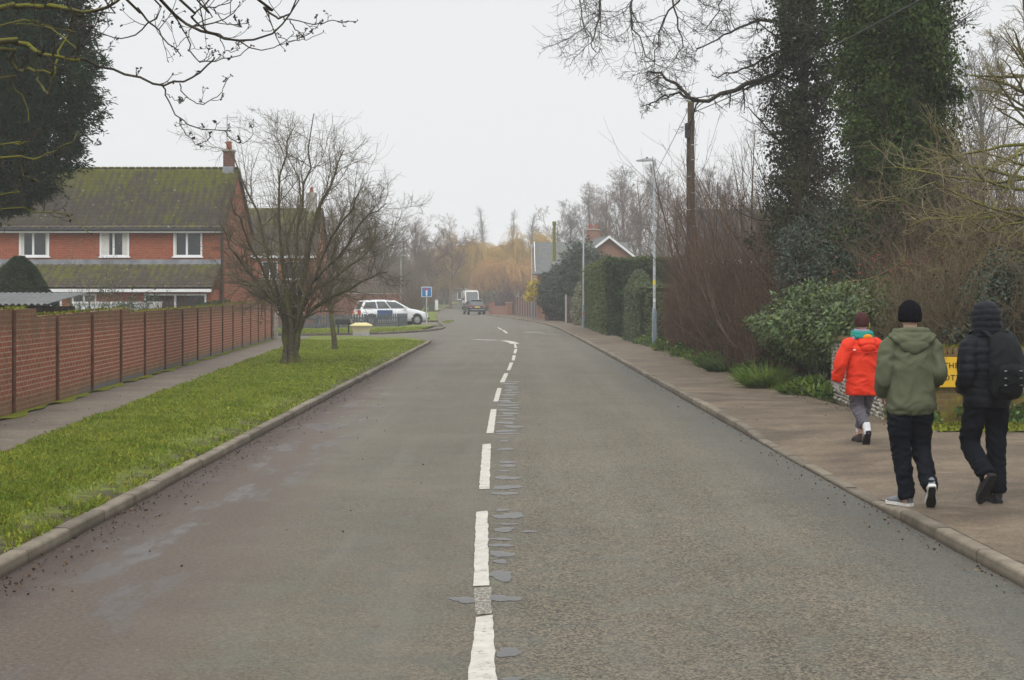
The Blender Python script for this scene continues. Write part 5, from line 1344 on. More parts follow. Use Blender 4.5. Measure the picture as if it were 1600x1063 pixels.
# ================= ivy clad trees
def ivy_tree(label, x, y, prof, nclump, seed, lm, per=42, lsz=.10, gap=.25, spread=.30, limbs=None):
    t = thing('ivy_clad_tree', label, 'tree', (x, y, 0)); g = np.random.default_rng(seed)
    tk = curve([(0, 0, -.1), (.1, 0, 2), (-.06, .05, 5), (.05, 0, 8), (0, 0, 13)], 16)[None]; tr_ = np.interp(np.linspace(0, 1, 16), [0, .1, 1], [.24, .16, .07])[None]
    np_mesh('trunk', [tubes(tk, tr_, 12)], m_bark, t, True)
    zz = g.uniform(prof[0][0], prof[-1][0], nclump); pr = np.interp(zz, [p[0] for p in prof], [p[1] for p in prof]); aa = g.uniform(0, 2 * np.pi, nclump)
    lump = 1 + .22 * np.sin(aa * 3 + zz * 1.7) + .16 * np.sin(zz * 4.1 + aa * 5) + .12 * np.sin(zz * 9)
    rr = pr * lump * np.sqrt(g.uniform(gap, 1, nclump))
    C = np.stack([rr * np.cos(aa), rr * np.sin(aa), zz], -1); out = nrm(np.stack([np.cos(aa), np.sin(aa), .1 + 0 * aa], -1))
    sz = g.uniform(.5, 1.3, nclump)
    P = np.repeat(C, per, 0) + g.normal(0, 1, (nclump * per, 3)) * (spread * np.repeat(sz, per))[:, None] * np.array([.8, .8, .75]); N = nrm(np.repeat(out, per, 0) + .6 * runit(g, nclump * per))
    np_mesh('ivy', [hang_leaves(g, P, N, lsz, lsz * .9, .5, .7)], lm, t)
    # bare boughs poking out
    m = 26; z = g.uniform(2.2, 11, m); a = g.uniform(0, 2 * np.pi, m); p0 = np.stack([0 * a, 0 * a, z], -1); d = np.stack([np.cos(a), np.sin(a), g.uniform(.1, .8, m)], -1)
    B0 = paths(g, p0, d, g.uniform(1.3, 2.6, m), 9, .03, .16); r0 = np.linspace(.035, .008, 9)[None] * g.uniform(.6, 1.2, (m, 1))
    b1, r1 = branch(g, B0, r0, 7, (.4, 1), (.25, .5), (25, 70), 6, .03, .18, .55, .35, .005); b2, r2 = branch(g, b1, r1, 5, (.2, 1), (.35, .7), (25, 70), 4, .02, .2, .6, .4, .0035)
    parts = [tubes(B0, r0, 6), tubes(b1, r1, 4), tubes(b2, r2, 3)]
    if limbs:
        segs = np.array([curve([np.array(tuple(at(px, py, y + dy * k / (len(l) - 1)))) - np.array([x, y, 0]) for k, (px, py) in enumerate(l)], 16) for w, dy, l in limbs])
        segs[:, 1:-1] += g.normal(0, .03, segs[:, 1:-1].shape); rd = np.array([np.linspace(w, w * .3, 16) * y / F / 2 for w, dy, l in limbs])
        parts2 = [tubes(segs, rd, 7)]
        c1, q1 = branch(g, segs, rd, 13, (.15, 1), (.12, .32), (25, 75), 8, .03, .20, .5, .35, .007); c2, q2 = branch(g, c1, q1, 7, (.15, 1), (.35, .75), (25, 75), 6, .02, .20, .6, .4, .005); c3, q3 = branch(g, c2, q2, 4, (.2, 1), (.35, .8), (25, 75), 4, .02, .2, .7, .5, .004)
        np_mesh('limb', parts2, m_darktwig, t, True); parts += [tubes(c1, q1, 5), tubes(c2, q2, 4), tubes(c3, q3, 3)]
    np_mesh('twigs', parts, m_darktwig, t); return t


LA = [(10, .6, [(1250, 95), (1225, 107), (1180, 128), (1140, 145), (1091, 157), (1062, 137), (1035, 118), (1012, 112)]), (6, -.8, [(1260, 40), (1215, 33), (1170, 37), (1130, 57), (1088, 76)]), (6, .9, [(1255, 60), (1222, 78), (1185, 98), (1150, 112), (1112, 118)]),
      (5, -1.5, [(1240, -60), (1100, -120), (990, -90), (945, -25), (934, 30), (928, 62), (932, 82)]), (5, -1, [(1240, -70), (1120, -130), (1020, -90), (992, -10), (985, 26), (1000, 70), (1022, 96)]), (5, .5, [(1250, -60), (1160, -110), (1085, -70), (1060, -8), (1035, 34), (1023, 78), (1022, 104)]),
      (5, 1, [(1250, -40), (1130, -100), (1060, -50), (1052, 10), (1066, 62), (1056, 92)]), (4, 0, [(1250, -90), (1050, -160), (950, -110), (915, -40), (905, 20), (918, 60)]), (4, .5, [(1250, -30), (1180, -60), (1135, -20), (1120, 20), (1095, 50)]),
      (5, -.5, [(1091, 157), (1075, 150), (1050, 147), (1020, 160), (1010, 165)]), (4, -.4, [(1225, 115), (1200, 165), (1190, 200)])]
ivy_tree('thin straggly ivy covered tree with sky showing through left of the denser one', 6.45, 33, [(1.6, .75), (3.2, .85), (4.5, .70), (6.5, .80), (9, .72), (12, .5)], 900, 71, m_ivyd, 60, .07, .05, .19, LA)
ivy_tree('thick dense column of green ivy covering a tall trunk', 7.75, 30, [(1.2, 1.05), (3, 1.05), (5, .90), (7, .98), (9, .88), (12.5, .5)], 1900, 72, m_ivy, 110, .068, .4, .21)
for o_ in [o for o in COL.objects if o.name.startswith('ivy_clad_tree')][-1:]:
    MB().lathe((0, 0, 0), [(.5, 1.0), (.75, 2), (.7, 5), (.75, 7.5), (.65, 9.5), (.3, 12)], 12).build('inner_shade_core', m_core, o_, True)

# ================= pale twisted tree at the right edge
def _twist():
    t = thing('bare_tree', 'gnarled bare tree with long pale mossy horizontal branches at the right edge', 'tree', (8.55, 24, 0)); g = np.random.default_rng(81)
    tk = np.array([curve([(0, 0, -.1), (.05, 0, 1.5), (-.12, 0, 3), (.0, .1, 4.8), (-.25, .1, 6.8), (-.1, 0, 8.5)], 18), curve([(0, 0, 1.5), (.4, .2, 3), (.5, .1, 5), (.3, .3, 8)], 18)])
    tr_ = np.array([np.linspace(.17, .05, 18), np.linspace(.11, .04, 18)]); np_mesh('trunk', [tubes(tk, tr_, 10)], m_moss_limb, t, True)
    m = 42; z = np.concatenate([g.uniform(1.9, 4.4, 28), g.uniform(4.3, 7.5, 14)]); p0 = np.stack([-.05 + 0 * z, 0 * z, z], -1); a = np.pi + g.normal(0, .55, m)
    d = np.stack([np.cos(a), np.sin(a) * .7 - .1, np.where(z < 4.3, g.normal(-.05, .14, m), g.normal(.5, .3, m))], -1)
    B0 = paths(g, p0, d, np.where(z < 4.3, g.uniform(1.5, 2.6, m), g.uniform(.9, 1.5, m)), 12, .015, .13); r0 = np.linspace(.032, .007, 12)[None] * g.uniform(.6, 1.2, (m, 1))
    b1, r1 = branch(g, B0, r0, 8, (.2, 1), (.28, .55), (25, 65), 7, .05, .17, .55, .4, .006); b2, r2 = branch(g, b1, r1, 6, (.2, 1), (.35, .7), (25, 70), 5, .04, .2, .65, .45, .004)
    np_mesh('limb', [tubes(B0, r0, 7)], m_moss_limb, t, True); np_mesh('twigs', [tubes(b1, r1, 5), tubes(b2, r2, 3)], m_beige, t)
_twist()

# ================= flint and brick walls by the driveway
def flint_mat():
    t = NT('flint'); r = t.n('ShaderNodeNewGeometry').outputs['Random Per Island']
    col = t.ramp(r, [(.0, (.13, .12, .10)), (.35, (.24, .22, .18)), (.7, (.34, .31, .25)), (1., (.46, .43, .36))])
    return t.bsdf(t.mix(.5, col, t.ramp(t.noise(40, 4), [(.3, (.6, .6, .6)), (.7, (1.1, 1.1, 1.1))]), 'MULTIPLY'), .6, .35)


m_flint = flint_mat(); m_mortar = MAT('lime_mortar', (.20, .175, .125), (.29, .255, .19), 8, .95, .1, .5, 50)
def mossy_brick(t, col, x):
    n = t.noise(3.4, 6, .7); col = t.mix(t.mrange(n, .38, .62, .15, .9), col, t.ramp(t.noise(11, 4), [(.3, (.10, .082, .018)), (.7, (.20, .165, .030))]))
    col = t.mix(t.math('MULTIPLY', t.mrange(t.noise(5.5, 4, .5), .57, .66), .75), col, (.24, .20, .012))
    v = t.n('ShaderNodeTexVoronoi', {'Vector': t.co(), 'Scale': 7.}, feature='F1').outputs['Distance']
    return t.mix(t.math('MULTIPLY', t.math('MULTIPLY', t.mrange(v, .12, .2, 1., 0.), t.mrange(t.noise(2.1, 3), .45, .6)), .8), col, (.34, .33, .27))


m_swall = BRICK('mossy_sign_wall', 'x', (.17, .095, .05), (.13, .08, .04), (.19, .16, .10), extra=mossy_brick)
t = thing('flint_wall', 'low pale flint wall with brick corner running back from the cottage sign beside the footway', 'wall', (5.0, 19.85, .08)); e_ = np.array([.30, 4.9])
ux = e_ / np.linalg.norm(e_); nx_ = np.array([-ux[1], ux[0]])
Mx = Matrix(((ux[0], -nx_[0], 0, 0), (ux[1], -nx_[1], 0, 0), (0, 0, 1, 0), (0, 0, 0, 1)))
MB().box(.22, 4.9, .02, .30, -.05, .95, Mx).build('core', m_mortar, t)
bmq = MB(); bmq.bbox(-.02, .22, -.012, .30, -.05, .97, .01, Mx); bmq.build('brick_corner', m_swall, t)
g = np.random.default_rng(91); P = []
for row in range(16):
    s = .26
    while s < 4.85: P.append((s, -.0, .02 + row * .058 + g.normal(0, .008))); s += g.uniform(.055, .10)
P = np.array(P); bm = bmesh.new(); bmesh.ops.create_icosphere(bm, subdivisions=2, radius=1); bv = np.array([tuple(v.co) for v in bm.verts]); bf = np.array([[v.index for v in f.verts] for f in bm.faces]); bm.free()
sc = np.stack([g.uniform(.028, .045, len(P)), g.uniform(.018, .034, len(P)), g.uniform(.022, .033, len(P))], -1)
V = bv[None] * sc[:, None] * (1 + .12 * np.sin(bv[None] * 5 + g.uniform(0, 6, (len(P), 1, 3)))) + P[:, None]
Vw = np.stack([V[..., 0] * ux[0] - V[..., 1] * nx_[0], V[..., 0] * ux[1] - V[..., 1] * nx_[1], V[..., 2]], -1).reshape(-1, 3)
np_mesh('flint', [(Vw, (np.arange(len(P))[:, None, None] * len(bv) + bf[None]).reshape(-1, 3))], m_flint, t, True)
MB().bbox(-.03, 4.95, -.03, .33, .952, 1.03, .02, Mx).build('coping', m_swall, t)
t = thing('brick_wall', 'low mossy yellow green brick wall facing the driveway behind the walkers', 'wall', (5.33, 19.84, .08))
MB().box(0, 7.5, 0, .24, -.05, .90).build('brickwork', m_swall, t)
cp = MB()
for i in range(100): cp.bbox(i * .075 + .003, i * .075 + .07, -.012, .25, .902, 1.0 + g.normal(0, .004), .008)
cp.build('coping', m_swall, t)
P = np.stack([g.uniform(0, 7.5, 2600), g.uniform(-.02, .25, 2600), g.normal(1.0, .008, 2600)], -1); kp = np.sin(P[:, 0] * 5) + np.sin(P[:, 0] * 11 + 1) + g.normal(0, .7, 2600) > .1
np_mesh('moss', [leaves(g, P[kp], np.tile([[0, -.4, .8]], (kp.sum(), 1)), .04, .035, .5)], m_moss, t)
# the sign
m_syel = MAT('sign_yellow', (.62, .36, .015), (.70, .43, .025), 2.5, .55, .3); m_ink = MAT('sign_lettering', (.022, .014, .010), None, 8, .6, .3)
t = thing('house_sign', 'yellow painted cottage name board with dark letters on the mossy wall', 'sign', (5.55, 19.80, .0))
MB().bbox(0, .80, -.022, .036, .545, .945, .006).build('board', m_syel, t)
def text(s, size, x, z, name, parent, y=-.0245, sp=1.0, sx=1.):
    cu = bpy.data.curves.new(name, 'FONT'); cu.body = s; cu.size = size; cu.extrude = .0012; cu.space_character = sp; cu.offset = .0012
    o = bpy.data.objects.new(name, cu); COL.objects.link(o); o = bake_text(o); o.location = (x, y, z); o.rotation_euler = (R(90), 0, 0); o.scale = (sx, 1, 1); o.parent = parent; return o
def bake_text(o):
    dg = bpy.context.evaluated_depsgraph_get(); me = bpy.data.meshes.new_from_object(o.evaluated_get(dg)); n = o.name; bpy.data.objects.remove(o)
    o2 = bpy.data.objects.new(n, me); me.materials.clear(); me.materials.append(m_ink); COL.objects.link(o2); return o2
text('THE', .103, .165, .800, 'lettering', t, sp=1.12)
text('C', .135, .055, .625, 'lettering', t); text('OTTAGE', .103, .165, .640, 'lettering', t, sp=1.15)
# moss kerb and plants at its foot
grid_strip('moss_strip', np.linspace(18.45, 18.95, 9), lambda y: 5.05 + 0 * y, lambda y: 12.5 + 0 * y, 60, lambda x, y: .088 + .05 * np.sin(np.clip((y - 18.45) / .5, 0, 1) * np.pi) ** .6 + .012 * np.sin(x * 7) * np.sin(y * 9) + .008 * np.sin(x * 17), m_moss)
n = 5200; x = g.uniform(4.95, 12, n); y = 19.80 - np.abs(g.normal(0, .30, n)); k = np.sin(x * 4.2) + np.sin(x * 9.1 + 2) * .6 + g.normal(0, .5, n); m_ = k > -.35; hh = g.uniform(0, .34, n) * (1 - (19.8 - y) / 1.0) * np.clip(.5 + .4 * k, .25, 1.1)
P = np.stack([x, y, .11 + np.clip(hh, 0, None)], -1)[m_]
np_mesh('ground_ivy', [leaves(g, P, nrm(np.stack([g.normal(0, .5, len(P)), -np.abs(g.normal(.4, .4, len(P))), np.abs(g.normal(.5, .3, len(P)))], -1)), .10, .07, .4, .1)], m_weedd, kind='stuff')

n = 2600; P = np.stack([g.uniform(5.05, 12.4, n), g.uniform(18.42, 18.98, n), np.full(n, .10)], -1); P[:, 2] += .045 * np.sin(np.clip((P[:, 1] - 18.42) / .56, 0, 1) * np.pi)
np_mesh('moss_tufts', [leaves(g, P, np.tile([[0, -.3, .8]], (n, 1)), .05, .035, .6)], m_moss, kind='stuff')

# ================= weeds and grass along the foot of the hedges
n = 16000; y = 24.4 * (62 / 24.4) ** g.random(n); pr = pathR(y); k = np.sin(y * 1.1) + np.sin(y * 2.7 + 1) * .8 + np.sin(y * 5.3) * .4
w_ = .10 + .16 * np.clip(k, 0, 2); x = pr + .16 - np.minimum(np.abs(g.normal(0, 1, n)) * w_, .42) + g.uniform(0, .3, n); m_ = k + g.normal(0, .5, n) > -.55; hh = np.clip(g.uniform(0, .38, n) * (.45 + .35 * k), .0, .5) * np.clip((x - pr + .4) / .45, .1, 1)
P = np.stack([x, y, pz(np.minimum(x, pr), y) + hh], -1)[m_]; N = nrm(np.stack([g.normal(-.35, .5, len(P)), g.normal(-.3, .5, len(P)), np.abs(g.normal(.6, .35, len(P)))], -1))
h_ = len(P) // 2
np_mesh('weeds', [leaves(g, P[:h_], N[:h_], .12, .05, .35)], m_weed, kind='stuff'); np_mesh('weeds', [leaves(g, P[h_:], N[h_:], .13, .075, .35)], m_weedd, kind='stuff')
def tuft(label, x, y, w, h, n, seed, m=m_weed):
    g2 = np.random.default_rng(seed); t = thing('grass_tuft', label, 'grass tuft', (x, y, .08)); a = g2.uniform(0, 6.28, n); r = w * np.sqrt(g2.random(n)) * .6
    p0 = np.stack([r * np.cos(a), r * np.sin(a), 0 * a], -1); d = np.stack([np.cos(a) * .7 - .2, np.sin(a) * .7 - .2, np.ones(n)], -1)
    P_ = paths(g2, p0, d, h * g2.uniform(.5, 1.2, n), 6, -.12, .1); np_mesh('blades', [tubes(P_, np.linspace(.011, .002, 6)[None] * np.ones((n, 1)), 3)], m, t); return t
tuft('bright green grassy tuft at the left foot of the laurel bush', 4.62, 27.4, .45, .50, 420, 1)
tuft('drooping green strap leaved tuft at the foot of the brown hedge', 4.62, 33.4, .4, .55, 200, 2, m_weedd)
tuft('bright green tuft in front of the flint wall left of the red jacket', 4.85, 25.7, .30, .28, 300, 3)
n = 14000; x = g.uniform(3.9, 5.6, n); y = g.uniform(82, 106, n); x = np.maximum(x, pathR(y) - .05); np_mesh('grass', [blades(g, n, x, y, gz(x, y) + .09, .16, np.full((n, 1), .05))], m_blade, kind='stuff')
n = 9000; xx = np.interp(g.random(n), [0, 1], [-12.2, -4.2]); yy2 = cv_near(xx) + .1 + 9 * g.random(n); np_mesh('grass', [blades(g, n, xx, yy2, gz(xx, yy2) + .09, .08, np.full((n, 1), .04))], m_blade, kind='stuff')
# ================= houses on the right
m_gbrick = BRICK('bungalow_brick', 'x', (.33, .135, .085), (.26, .11, .07), (.30, .24, .19), weather=(.22, .14, .10), wstr=.5)
m_slate = roof_mat('grey_tiles', (.115, .12, .125), (.15, .155, .16), (20, 30))
t = thing('bungalow', 'brick bungalow with white edged gable and red chimney pots above the tall hedge', 'house', (7.2, 112, g1(7, 112)), R(13))
MB().box(-3.2, 3.2, 0, 9, 0, 3.9).build('wall', m_gbrick, t)
MB().prism([(-3.19, 3.9), (3.19, 3.9), (0, 6.30)], .003, .2, 'y').build('gable', m_gbrick, t)
for s in (-1, 1):
    mb = MB(); mb.add([(s * 3.6, -.3, 3.70), (0, -.3, 6.40), (0, 9.3, 6.40), (s * 3.6, 9.3, 3.70), (s * 3.6, -.3, 3.62), (0, -.3, 6.32), (0, 9.3, 6.32), (s * 3.6, 9.3, 3.62)], [(0, 1, 2, 3), (4, 5, 6, 7), (0, 1, 5, 4), (1, 2, 6, 5), (2, 3, 7, 6), (3, 0, 4, 7)]); mb.build('roof', m_slate, t)
    mb = MB(); mb.add([(s * 3.6, -.34, 3.55), (0, -.34, 6.24), (0, -.34, 6.44), (s * 3.6, -.34, 3.75), (s * 3.6, -.303, 3.55), (0, -.303, 6.24), (0, -.303, 6.44), (s * 3.6, -.303, 3.75)], [(0, 1, 2, 3), (4, 5, 6, 7), (0, 1, 5, 4), (1, 2, 6, 5), (2, 3, 7, 6), (3, 0, 4, 7)]); mb.build('bargeboard', m_white, t)
c = MB().bbox(-.5, .4, 3.6, 4.2, 5.7, 7.0, .02).build('chimney', m_gbrick, t); MB().bbox(-.56, .46, 3.54, 4.26, 7.0, 7.1, .02).build('chimney_cap', m_stone, c)
for x in (-.25, .2): MB().lathe((x, 3.9, 7.1), [(.14, 0), (.13, .32), (.15, .36)], 12).build('chimney_pot', m_terra, c)
t = thing('bungalow', 'grey roofed house with white bargeboard left of the gabled bungalow', 'house', (2.3, 131, g1(3, 131)))
MB().box(0, 8, .3, 8, 0, 4.1).build('wall', m_gbrick, t); MB().prism([(.3, 4.1), (8, 4.1), (4.15, 6.7)], .003, .2, 'x').build('gable', m_hbrick_side, t)
for a, b in ((-.1, 4.15), (8.4, 4.15)):
    mb = MB(); mb.add([(-.25, a, 3.95), (8.2, a, 3.95), (8.2, b, 6.8), (-.25, b, 6.8), (-.25, a, 3.87), (8.2, a, 3.87), (8.2, b, 6.72), (-.25, b, 6.72)], [(0, 1, 2, 3), (7, 6, 5, 4), (0, 1, 5, 4), (1, 2, 6, 5), (2, 3, 7, 6), (3, 0, 4, 7)]); mb.build('roof', m_slate, t)
    mb = MB(); mb.add([(-.3, a, 3.78), (-.3, b, 6.62), (-.3, b, 6.86), (-.3, a, 4.02), (-.253, a, 3.78), (-.253, b, 6.62), (-.253, b, 6.86), (-.253, a, 4.02)], [(0, 1, 2, 3), (7, 6, 5, 4), (0, 1, 5, 4), (1, 2, 6, 5), (2, 3, 7, 6), (3, 0, 4, 7)]); mb.build('bargeboard', m_white, t)
window(t, 1.0, 1.0, 1.6, 1.3, .3); window(t, 4.6, 1.0, 2.0, 1.3, .3)
t = thing('bungalow', 'bungalow with white windows half hidden behind the bare brown shrub', 'house', (7.5, 56, 0))
MB().box(0, 8, 0, 7, 0, 3.1).build('wall', m_gbrick, t)
tiled('roof', -.3, 8.3, -.35, 3.2, 3.5, 5.3, t, m_slate); tiled('roof', -.3, 8.3, 7.3, 3.2, 3.5, 5.3, t, m_slate, course=.6)
MB().prism([(0, 3.1), (7, 3.1), (3.5, 5.1)], .003, .2, 'x').build('gable', m_hbrick_side, t)
MB().box(-.3, 8.3, -.40, -.355, 3.03, 3.2).build('fascia', m_white, t)
window(t, .4, 2.15, 1.0, .85, 0, 3); window(t, 2.2, 1.3, 1.7, 1.3, 0, 2); window(t, 1.55, .9, .5, .9, 0, 1)
t = thing('bungalow', 'small far off bungalow with pale low roof at the bend beyond the van', 'house', (-13.3, 276, g1(-12, 276)))
MB().box(0, 5.4, 0, 5, 0, 2.3).build('wall', MAT('dark_brick', (.10, .08, .075), (.15, .12, .11), 3, .9, .1), t)  # wall in a plain dark brick tone
MB().prism([(-.6, 2.95), (6, 2.2), (6, 2.38), (-.6, 3.15)], -.6, 5.4, 'y').build('roof', m_wpan, t); window(t, .5, .7, 1.4, 1.2, 0); window(t, 3.2, .5, 1.5, 1.5, 0)

# ================= fences, walls and shrubs along the right in the middle distance
def plank_fence(name, label, pts, h, pm, sm, step=1.8):
    t = thing(name, label, 'fence', (pts[0][0], pts[0][1], g1(*pts[0]) + .06)); P = np.array(pts) - np.array(pts[0]); g = np.random.default_rng(3)
    for a, b in zip(P[:-1], P[1:]):
        L = np.linalg.norm(b - a); d = (b - a) / L; n = max(1, round(L / step))
        for k in range(n):
            q = a + d * L * k / n; dz = g1(*(q + pts[0])) - g1(*pts[0]); Mx = Matrix.Translation((q[0], q[1], dz)) @ Matrix.Rotation(math.atan2(d[1], d[0]), 4, 'Z'); s = L / n; mb = MB()
            for i in range(12): mb.box(.06 + (s - .1) * i / 12, .06 + (s - .1) * (i + .96) / 12, -.01 - .006 * (i % 2), .012, .08, h + g.normal(0, .008), Mx)
            mb.build('panel', pm, t); MB().bbox(-.05, .05, -.05, .05, 0, h + .08, .01, Mx).build('post', sm, t)
    return t
m_fence = MAT('red_brown_fence', (.11, .052, .040), (.17, .085, .065), 4, .85, .15); m_fenced = MAT('dark_brown_fence', (.045, .030, .026), (.075, .052, .045), 4, .85, .15)
plank_fence('fence', 'red brown boarded fence with pale posts past the dark evergreen shrub', [(float(Rx(y)) + 1.9, y) for y in (112, 119, 126, 133, 140)], 1.75, m_fence, m_stone)
plank_fence('fence', 'short dark brown fence panel between the evergreen shrub and the tall hedge', [(3.5, 97), (5.3, 97.3)], 1.85, m_fenced, m_stone)
t = thing('brick_wall', 'low pink brick wall with capped pillar at the end of the boarded fence', 'wall', (float(Rx(142)) + 1.8, 142, g1(0, 142)), R(108))
MB().bbox(0, 5.5, 0, .25, 0, .95, .01).build('brickwork', m_gbrick, t); MB().bbox(-.25, .25, -.1, .38, 0, 1.25, .02).build('pillar', m_gbrick, t); MB().bbox(5.3, 5.8, -.1, .38, 0, 1.25, .02).build('pillar', m_gbrick, t); MB().bbox(-.3, .3, -.15, .43, 1.252, 1.33, .02).build('cap', m_stone, t)
for k, (dx_, lab) in enumerate(((.4, 'pale gatepost just behind the low pink brick wall'), (2.4, 'second pale gatepost further behind the low pink brick wall'))):
    t = thing('gatepost', lab, 'post', (float(Rx(141)) + 2.3 + dx_ * .3, 139.5 + dx_ * 3, g1(0, 141)), group='gateposts by the low brick wall'); MB().bbox(-.09, .09, -.09, .09, 0, 2.2 - .3 * k, .02).build('post', m_stone, t); MB().bbox(-.12, .12, -.12, .12, 2.2 - .3 * k, 2.27 - .3 * k, .02).build('cap', m_stone, t)
m_evg = leafm('evergreen_leaf', (.018, .034, .018), (.042, .062, .034), 1.2, .02, .5, .3)
bush('evergreen_shrub', 'big dark evergreen shrub wrapped round the yellow green telegraph pole', 'bush', [(3.9, 110, 1.7, 1.5, 1.6, 1.9), (2.9, 110, 2.1, 1.0, 1.2, 1.7), (5.0, 108.5, 1.5, 1.2, 1.5, 1.6), (3.4, 110.5, 3.0, 1.0, 1.2, 1.1)], 15000, m_evg, .24, 111, (3.9, 110, g1(4, 110)), .25, .3, .6, .2)
bush('ivy_dome', 'dark ivy smothered tree dome in front of the bungalow gable', 'tree', [(4.8, 101.5, 3.4, 1.7, 1.6, 2.3), (5.6, 101, 2.6, 1.2, 1.4, 2.0), (4.2, 101.5, 2.6, 1.2, 1.4, 1.8)], 13000, m_evg, .22, 112, (4.8, 101.5, g1(5, 101)), .25, .3, .6, .2)
m_varieg = leafm('variegated_leaf', (.13, .14, .07), (.25, .25, .15), 4, .02, .5, .3)
bush('variegated_shrub', 'pale variegated shrub beside the lamp post at the far end of the tall hedge', 'bush', [(4.05, 92, .9, .40, .5, 1.0), (4.25, 92, 1.9, .35, .4, .8)], 2400, m_varieg, .14, 113, (4.1, 92, g1(4, 92)), .25, .3, core=.5)
m_yel = leafm('yellow_blossom', (.42, .32, .015), (.60, .47, .03), 3, .02, .5, .3)
bush('yellow_shrub', 'bright yellow flowering shrub beside the distant lamp post', 'bush', [(1.75, 118.5, 2.6, .5, .5, .75), (1.35, 118.5, 1.9, .35, .4, .5), (2.1, 118.5, 2.1, .3, .4, .5)], 2200, m_yel, .16, 114, (1.7, 119.5, g1(2, 119)), .3, .3, core=.5)
m_purp = MAT('purple_brown_twig', (.11, .075, .078), (.18, .12, .12), 2, .9, .1)
for (x, y, h, w, sd, lab) in [(-.6, 152, 3.6, 5, 1, 'purple brown twiggy shrub behind the boarded fence'), (2.4, 138, 3.3, 4, 2, 'dull mauve bare shrub rising over the boarded fence near the yellow shrub')]:
    stemmy('bare_shrub', lab, 'shrub', (x, y, g1(x, y)), h, w, 70, 120 + sd, m_purp, None, m1=8, m2=6, thick=.02)
bush('hedge', 'far green hedge beside the parked van', 'hedge', [(-2.6, 176, 1.2, 1.1, 4, 1.5), (-1.6, 165, 1.1, 1.0, 4, 1.5)], 7000, m_privet, .25, 115, (-2.2, 170, g1(-2, 170)), .15, .2)
bush('hedge', 'dark rounded hedge just past the parked dark hatchback', 'hedge', [(-.6, 157, 1.0, 1.1, 2.5, 1.4)], 3500, m_evg, .22, 116, (-.6, 157, g1(0, 157)), .15, .2)

# ================= willows
m_gold = MAT('golden_willow_twig', (.32, .195, .040), (.48, .31, .075), .8, .8, .2); m_gold2 = MAT('orange_willow_twig', (.40, .22, .07), (.54, .31, .11), .8, .8, .2)
def willow(label, x, y, h, w, n, seed, m):
    t = thing('willow_tree', label, 'tree', (x, y, g1(x, y)), group='golden weeping willows'); g = np.random.default_rng(seed)
    tk = curve([(0, 0, -.2), (.2, 0, h * .25), (.1, 0, h * .5)], 8)[None]; a = g.uniform(0, 6.28, 14)
    np_mesh('trunk', [tubes(tk, np.linspace(.45, .25, 8)[None], 10)], m_bark, t, True)
    p0 = np.stack([.1 + 0 * a, 0 * a, h * g.uniform(.25, .5, 14)], -1); B0 = paths(g, p0, np.stack([np.cos(a), np.sin(a), g.uniform(.7, 2, 14)], -1), h * g.uniform(.5, .75, 14), 10, .0, .12, .12); r0 = np.linspace(.16, .03, 10)[None] * np.ones((14, 1))
    B1, r1 = branch(g, B0, r0, 9, (.3, 1), (.3, .6), (25, 70), 8, .02, .14, .5, .3, .015, .18)
    np_mesh('limb', [tubes(B0, r0, 7), tubes(B1, r1, 5)], m_bark, t, True)
    pts = np.concatenate([B1[:, 3:].reshape(-1, 3), B0[:, 5:].reshape(-1, 3)]); k = g.integers(0, len(pts), n); o_ = nrm(pts[k] * [1, 1, 0] + g.normal(0, .4, (n, 3)) * [1, 1, 0]); L = np.clip(pts[k][:, 2] * g.uniform(.35, .95, n), 1, 8)
    Sx = paths(g, pts[k] + g.normal(0, .25, (n, 3)), o_ * .7 + [0, 0, .15], L, 9, -.18, .07, .35)
    np_mesh('crown', [tubes(Sx, np.linspace(.020, .009, 9)[None] * np.ones((n, 1)), 3)], m, t)
willow('broad golden weeping willow beyond the parked van', -4.7, 214, 9.6, 8, 7500, 131, m_gold)
willow('tall olive gold willow right of the broad golden one', 1.4, 216, 9.4, 8, 6000, 132, m_gold)
willow('low orange tinted willow above the boarded fence', -.2, 202, 6.2, 5, 4000, 133, m_gold2)
willow('dull brown gold willow at the left of the far group', -10.5, 240, 9, 7, 3600, 134, MAT('brown_willow_twig', (.20, .135, .065), (.28, .19, .10), .8, .85, .15))

